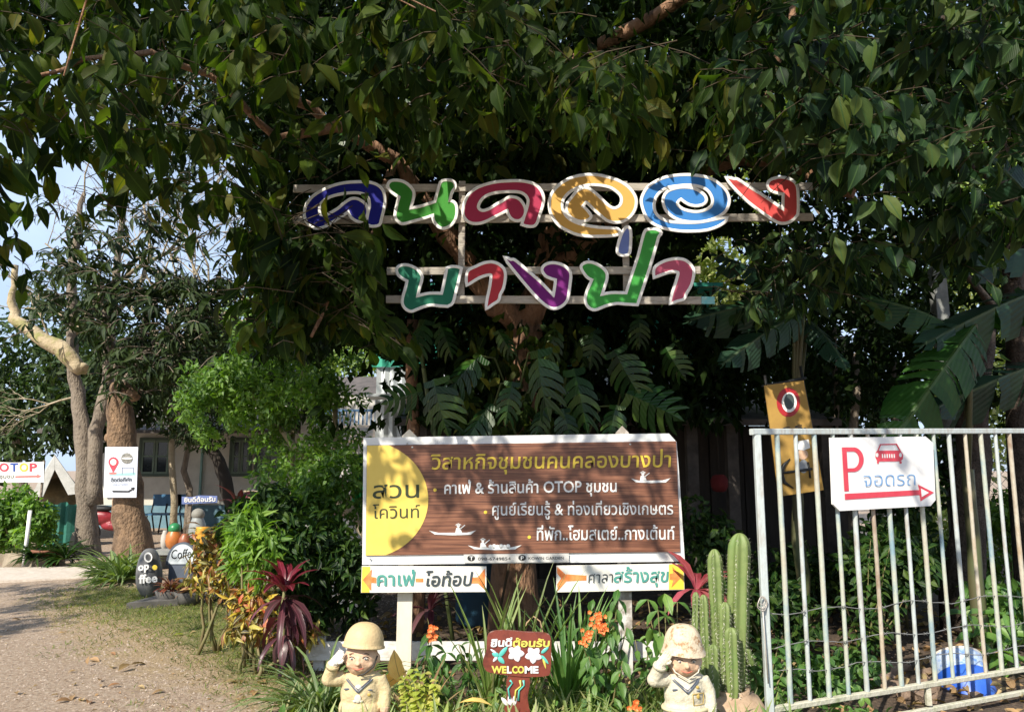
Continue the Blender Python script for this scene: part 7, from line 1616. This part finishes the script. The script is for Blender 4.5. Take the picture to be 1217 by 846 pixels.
for i, (px, py) in enumerate(((8, 668), (20, 672), (30, 670), (45, 674), (62, 671), (14, 664))):
    q = Gd(px, py); s_ = rnd.uniform(.08, .15); mb = MB(); mb.box((q.x - s_, q.y - s_ * .6, -.01), (q.x + s_, q.y + s_ * .6, s_ * 1.3), jit=s_ * .35); solo('border_stone', mb, mat('beige_stone', (0, 0, 0)), 'beige border stone along the far side of the road', 'stone', 'border stones at the left')
# green net behind the bushes
mb = MB(); n = 10; vs = []
for i in range(n + 1):
    x0_ = 418 + 17 * i / n; yy = 10.2 + .08 * math.sin(i * 1.9); vs += [P(x0_ - 3 * math.sin(i), 612, yy), P(x0_ + 2 * math.sin(i * 2), 540, yy)]
mb.add(vs, [(2 * i, 2 * i + 2, 2 * i + 3, 2 * i + 1) for i in range(n)]); solo('green_net', mb, mat('vivid_green_net', (.02, .38, .10), .5, (.03, .22, .08), 8), 'vivid green sheet of netting hanging left of the notice board', 'net')
# pinkish cloth
mb = MB(); a = P(372, 616, 11); b = P(420, 588, 11); mb.box((a.x, 11, a.z), (b.x, 11.03, b.z)); solo('pink_cloth', mb, mat('pink_faded_cloth', (.50, .30, .25), .9, (.40, .25, .20), 8), 'faded pink cloth panel behind the young tree', 'cloth')
# person seated behind the bush
Yh_ = 9.3; X = P(303, 600, Yh_).x; pe = thing('person', 'person in dark clothes seated behind the bush beside the red ti plant', 'person', (X, Yh_, 0)); zt_ = P(303, 577, Yh_).z; v = lambda x, z, y=0: Vector((X + x, Yh_ + y, z))
mb = MB(); zs_ = zt_ - .30; mb.ell(v(0, zs_ - .25), (.17, .12, .30), 16, 12); mb.ell(v(0, zs_ - .03), (.20, .10, .08), 14, 8); mb.ell(v(0, zs_ - .5), (.19, .16, .14), 14, 10); mb.tube([v(0, zs_), v(0, zs_ + .1)], [.06, .055], n=10)
for s in (-1, 1):
    mb.tube([v(s * .19, zs_ - .04), v(s * .24, zs_ - .28, -.04), v(s * .14, zs_ - .42, -.26)], [.055, .048, .035], n=10); mb.tube([v(s * .10, zs_ - .52), v(s * .12, zs_ - .5, -.42), v(s * .12, .05, -.45)], [.09, .075, .05], n=10); mb.ell(v(s * .12, .04, -.52), (.05, .12, .04), 10, 6)
blob('body', mb, mat('dark_clothes', (.025, .025, .03), .8), pe, .02, 3)
mb = MB(); mb.ell(v(0, zt_ - .13), (.075, .095, .115), 16, 12); mb.ell(v(0, zt_ - .14, -.095), (.014, .02, .02), 8, 6)
for s in (-1, 1): mb.ell(v(s * .078, zt_ - .14), (.012, .022, .03), 8, 6)
blob('head', mb, mat('brown_skin', (.30, .17, .10), .5), pe, .008, 2)
mb = MB(); mb.ell(v(0, zt_ - .10, .015), (.088, .10, .10), 16, 10); part('hair', mb, mat('black_hair', (.012, .011, .01), .5), pe)
mb = MB(); q0 = P(288, 584, 9.0); q1 = P(334, 585, 9.0); mb.tube([(q0.x, 9.05, q0.z), (q1.x, 9.05, q1.z)], .012, n=6); mb.tube([(q0.x + .1, 9.05, 0), (q0.x + .1, 9.05, q0.z)], .012, n=6); mb.tube([(q1.x - .05, 9.05, 0), (q1.x - .05, 9.05, q1.z)], .012, n=6)
solo('bamboo_rail', mb, M_palebark, 'thin pale bamboo rail in front of the seated person', 'rail')
print('leaf parts', NPARTS[0], 'objects', len(bpy.data.objects))
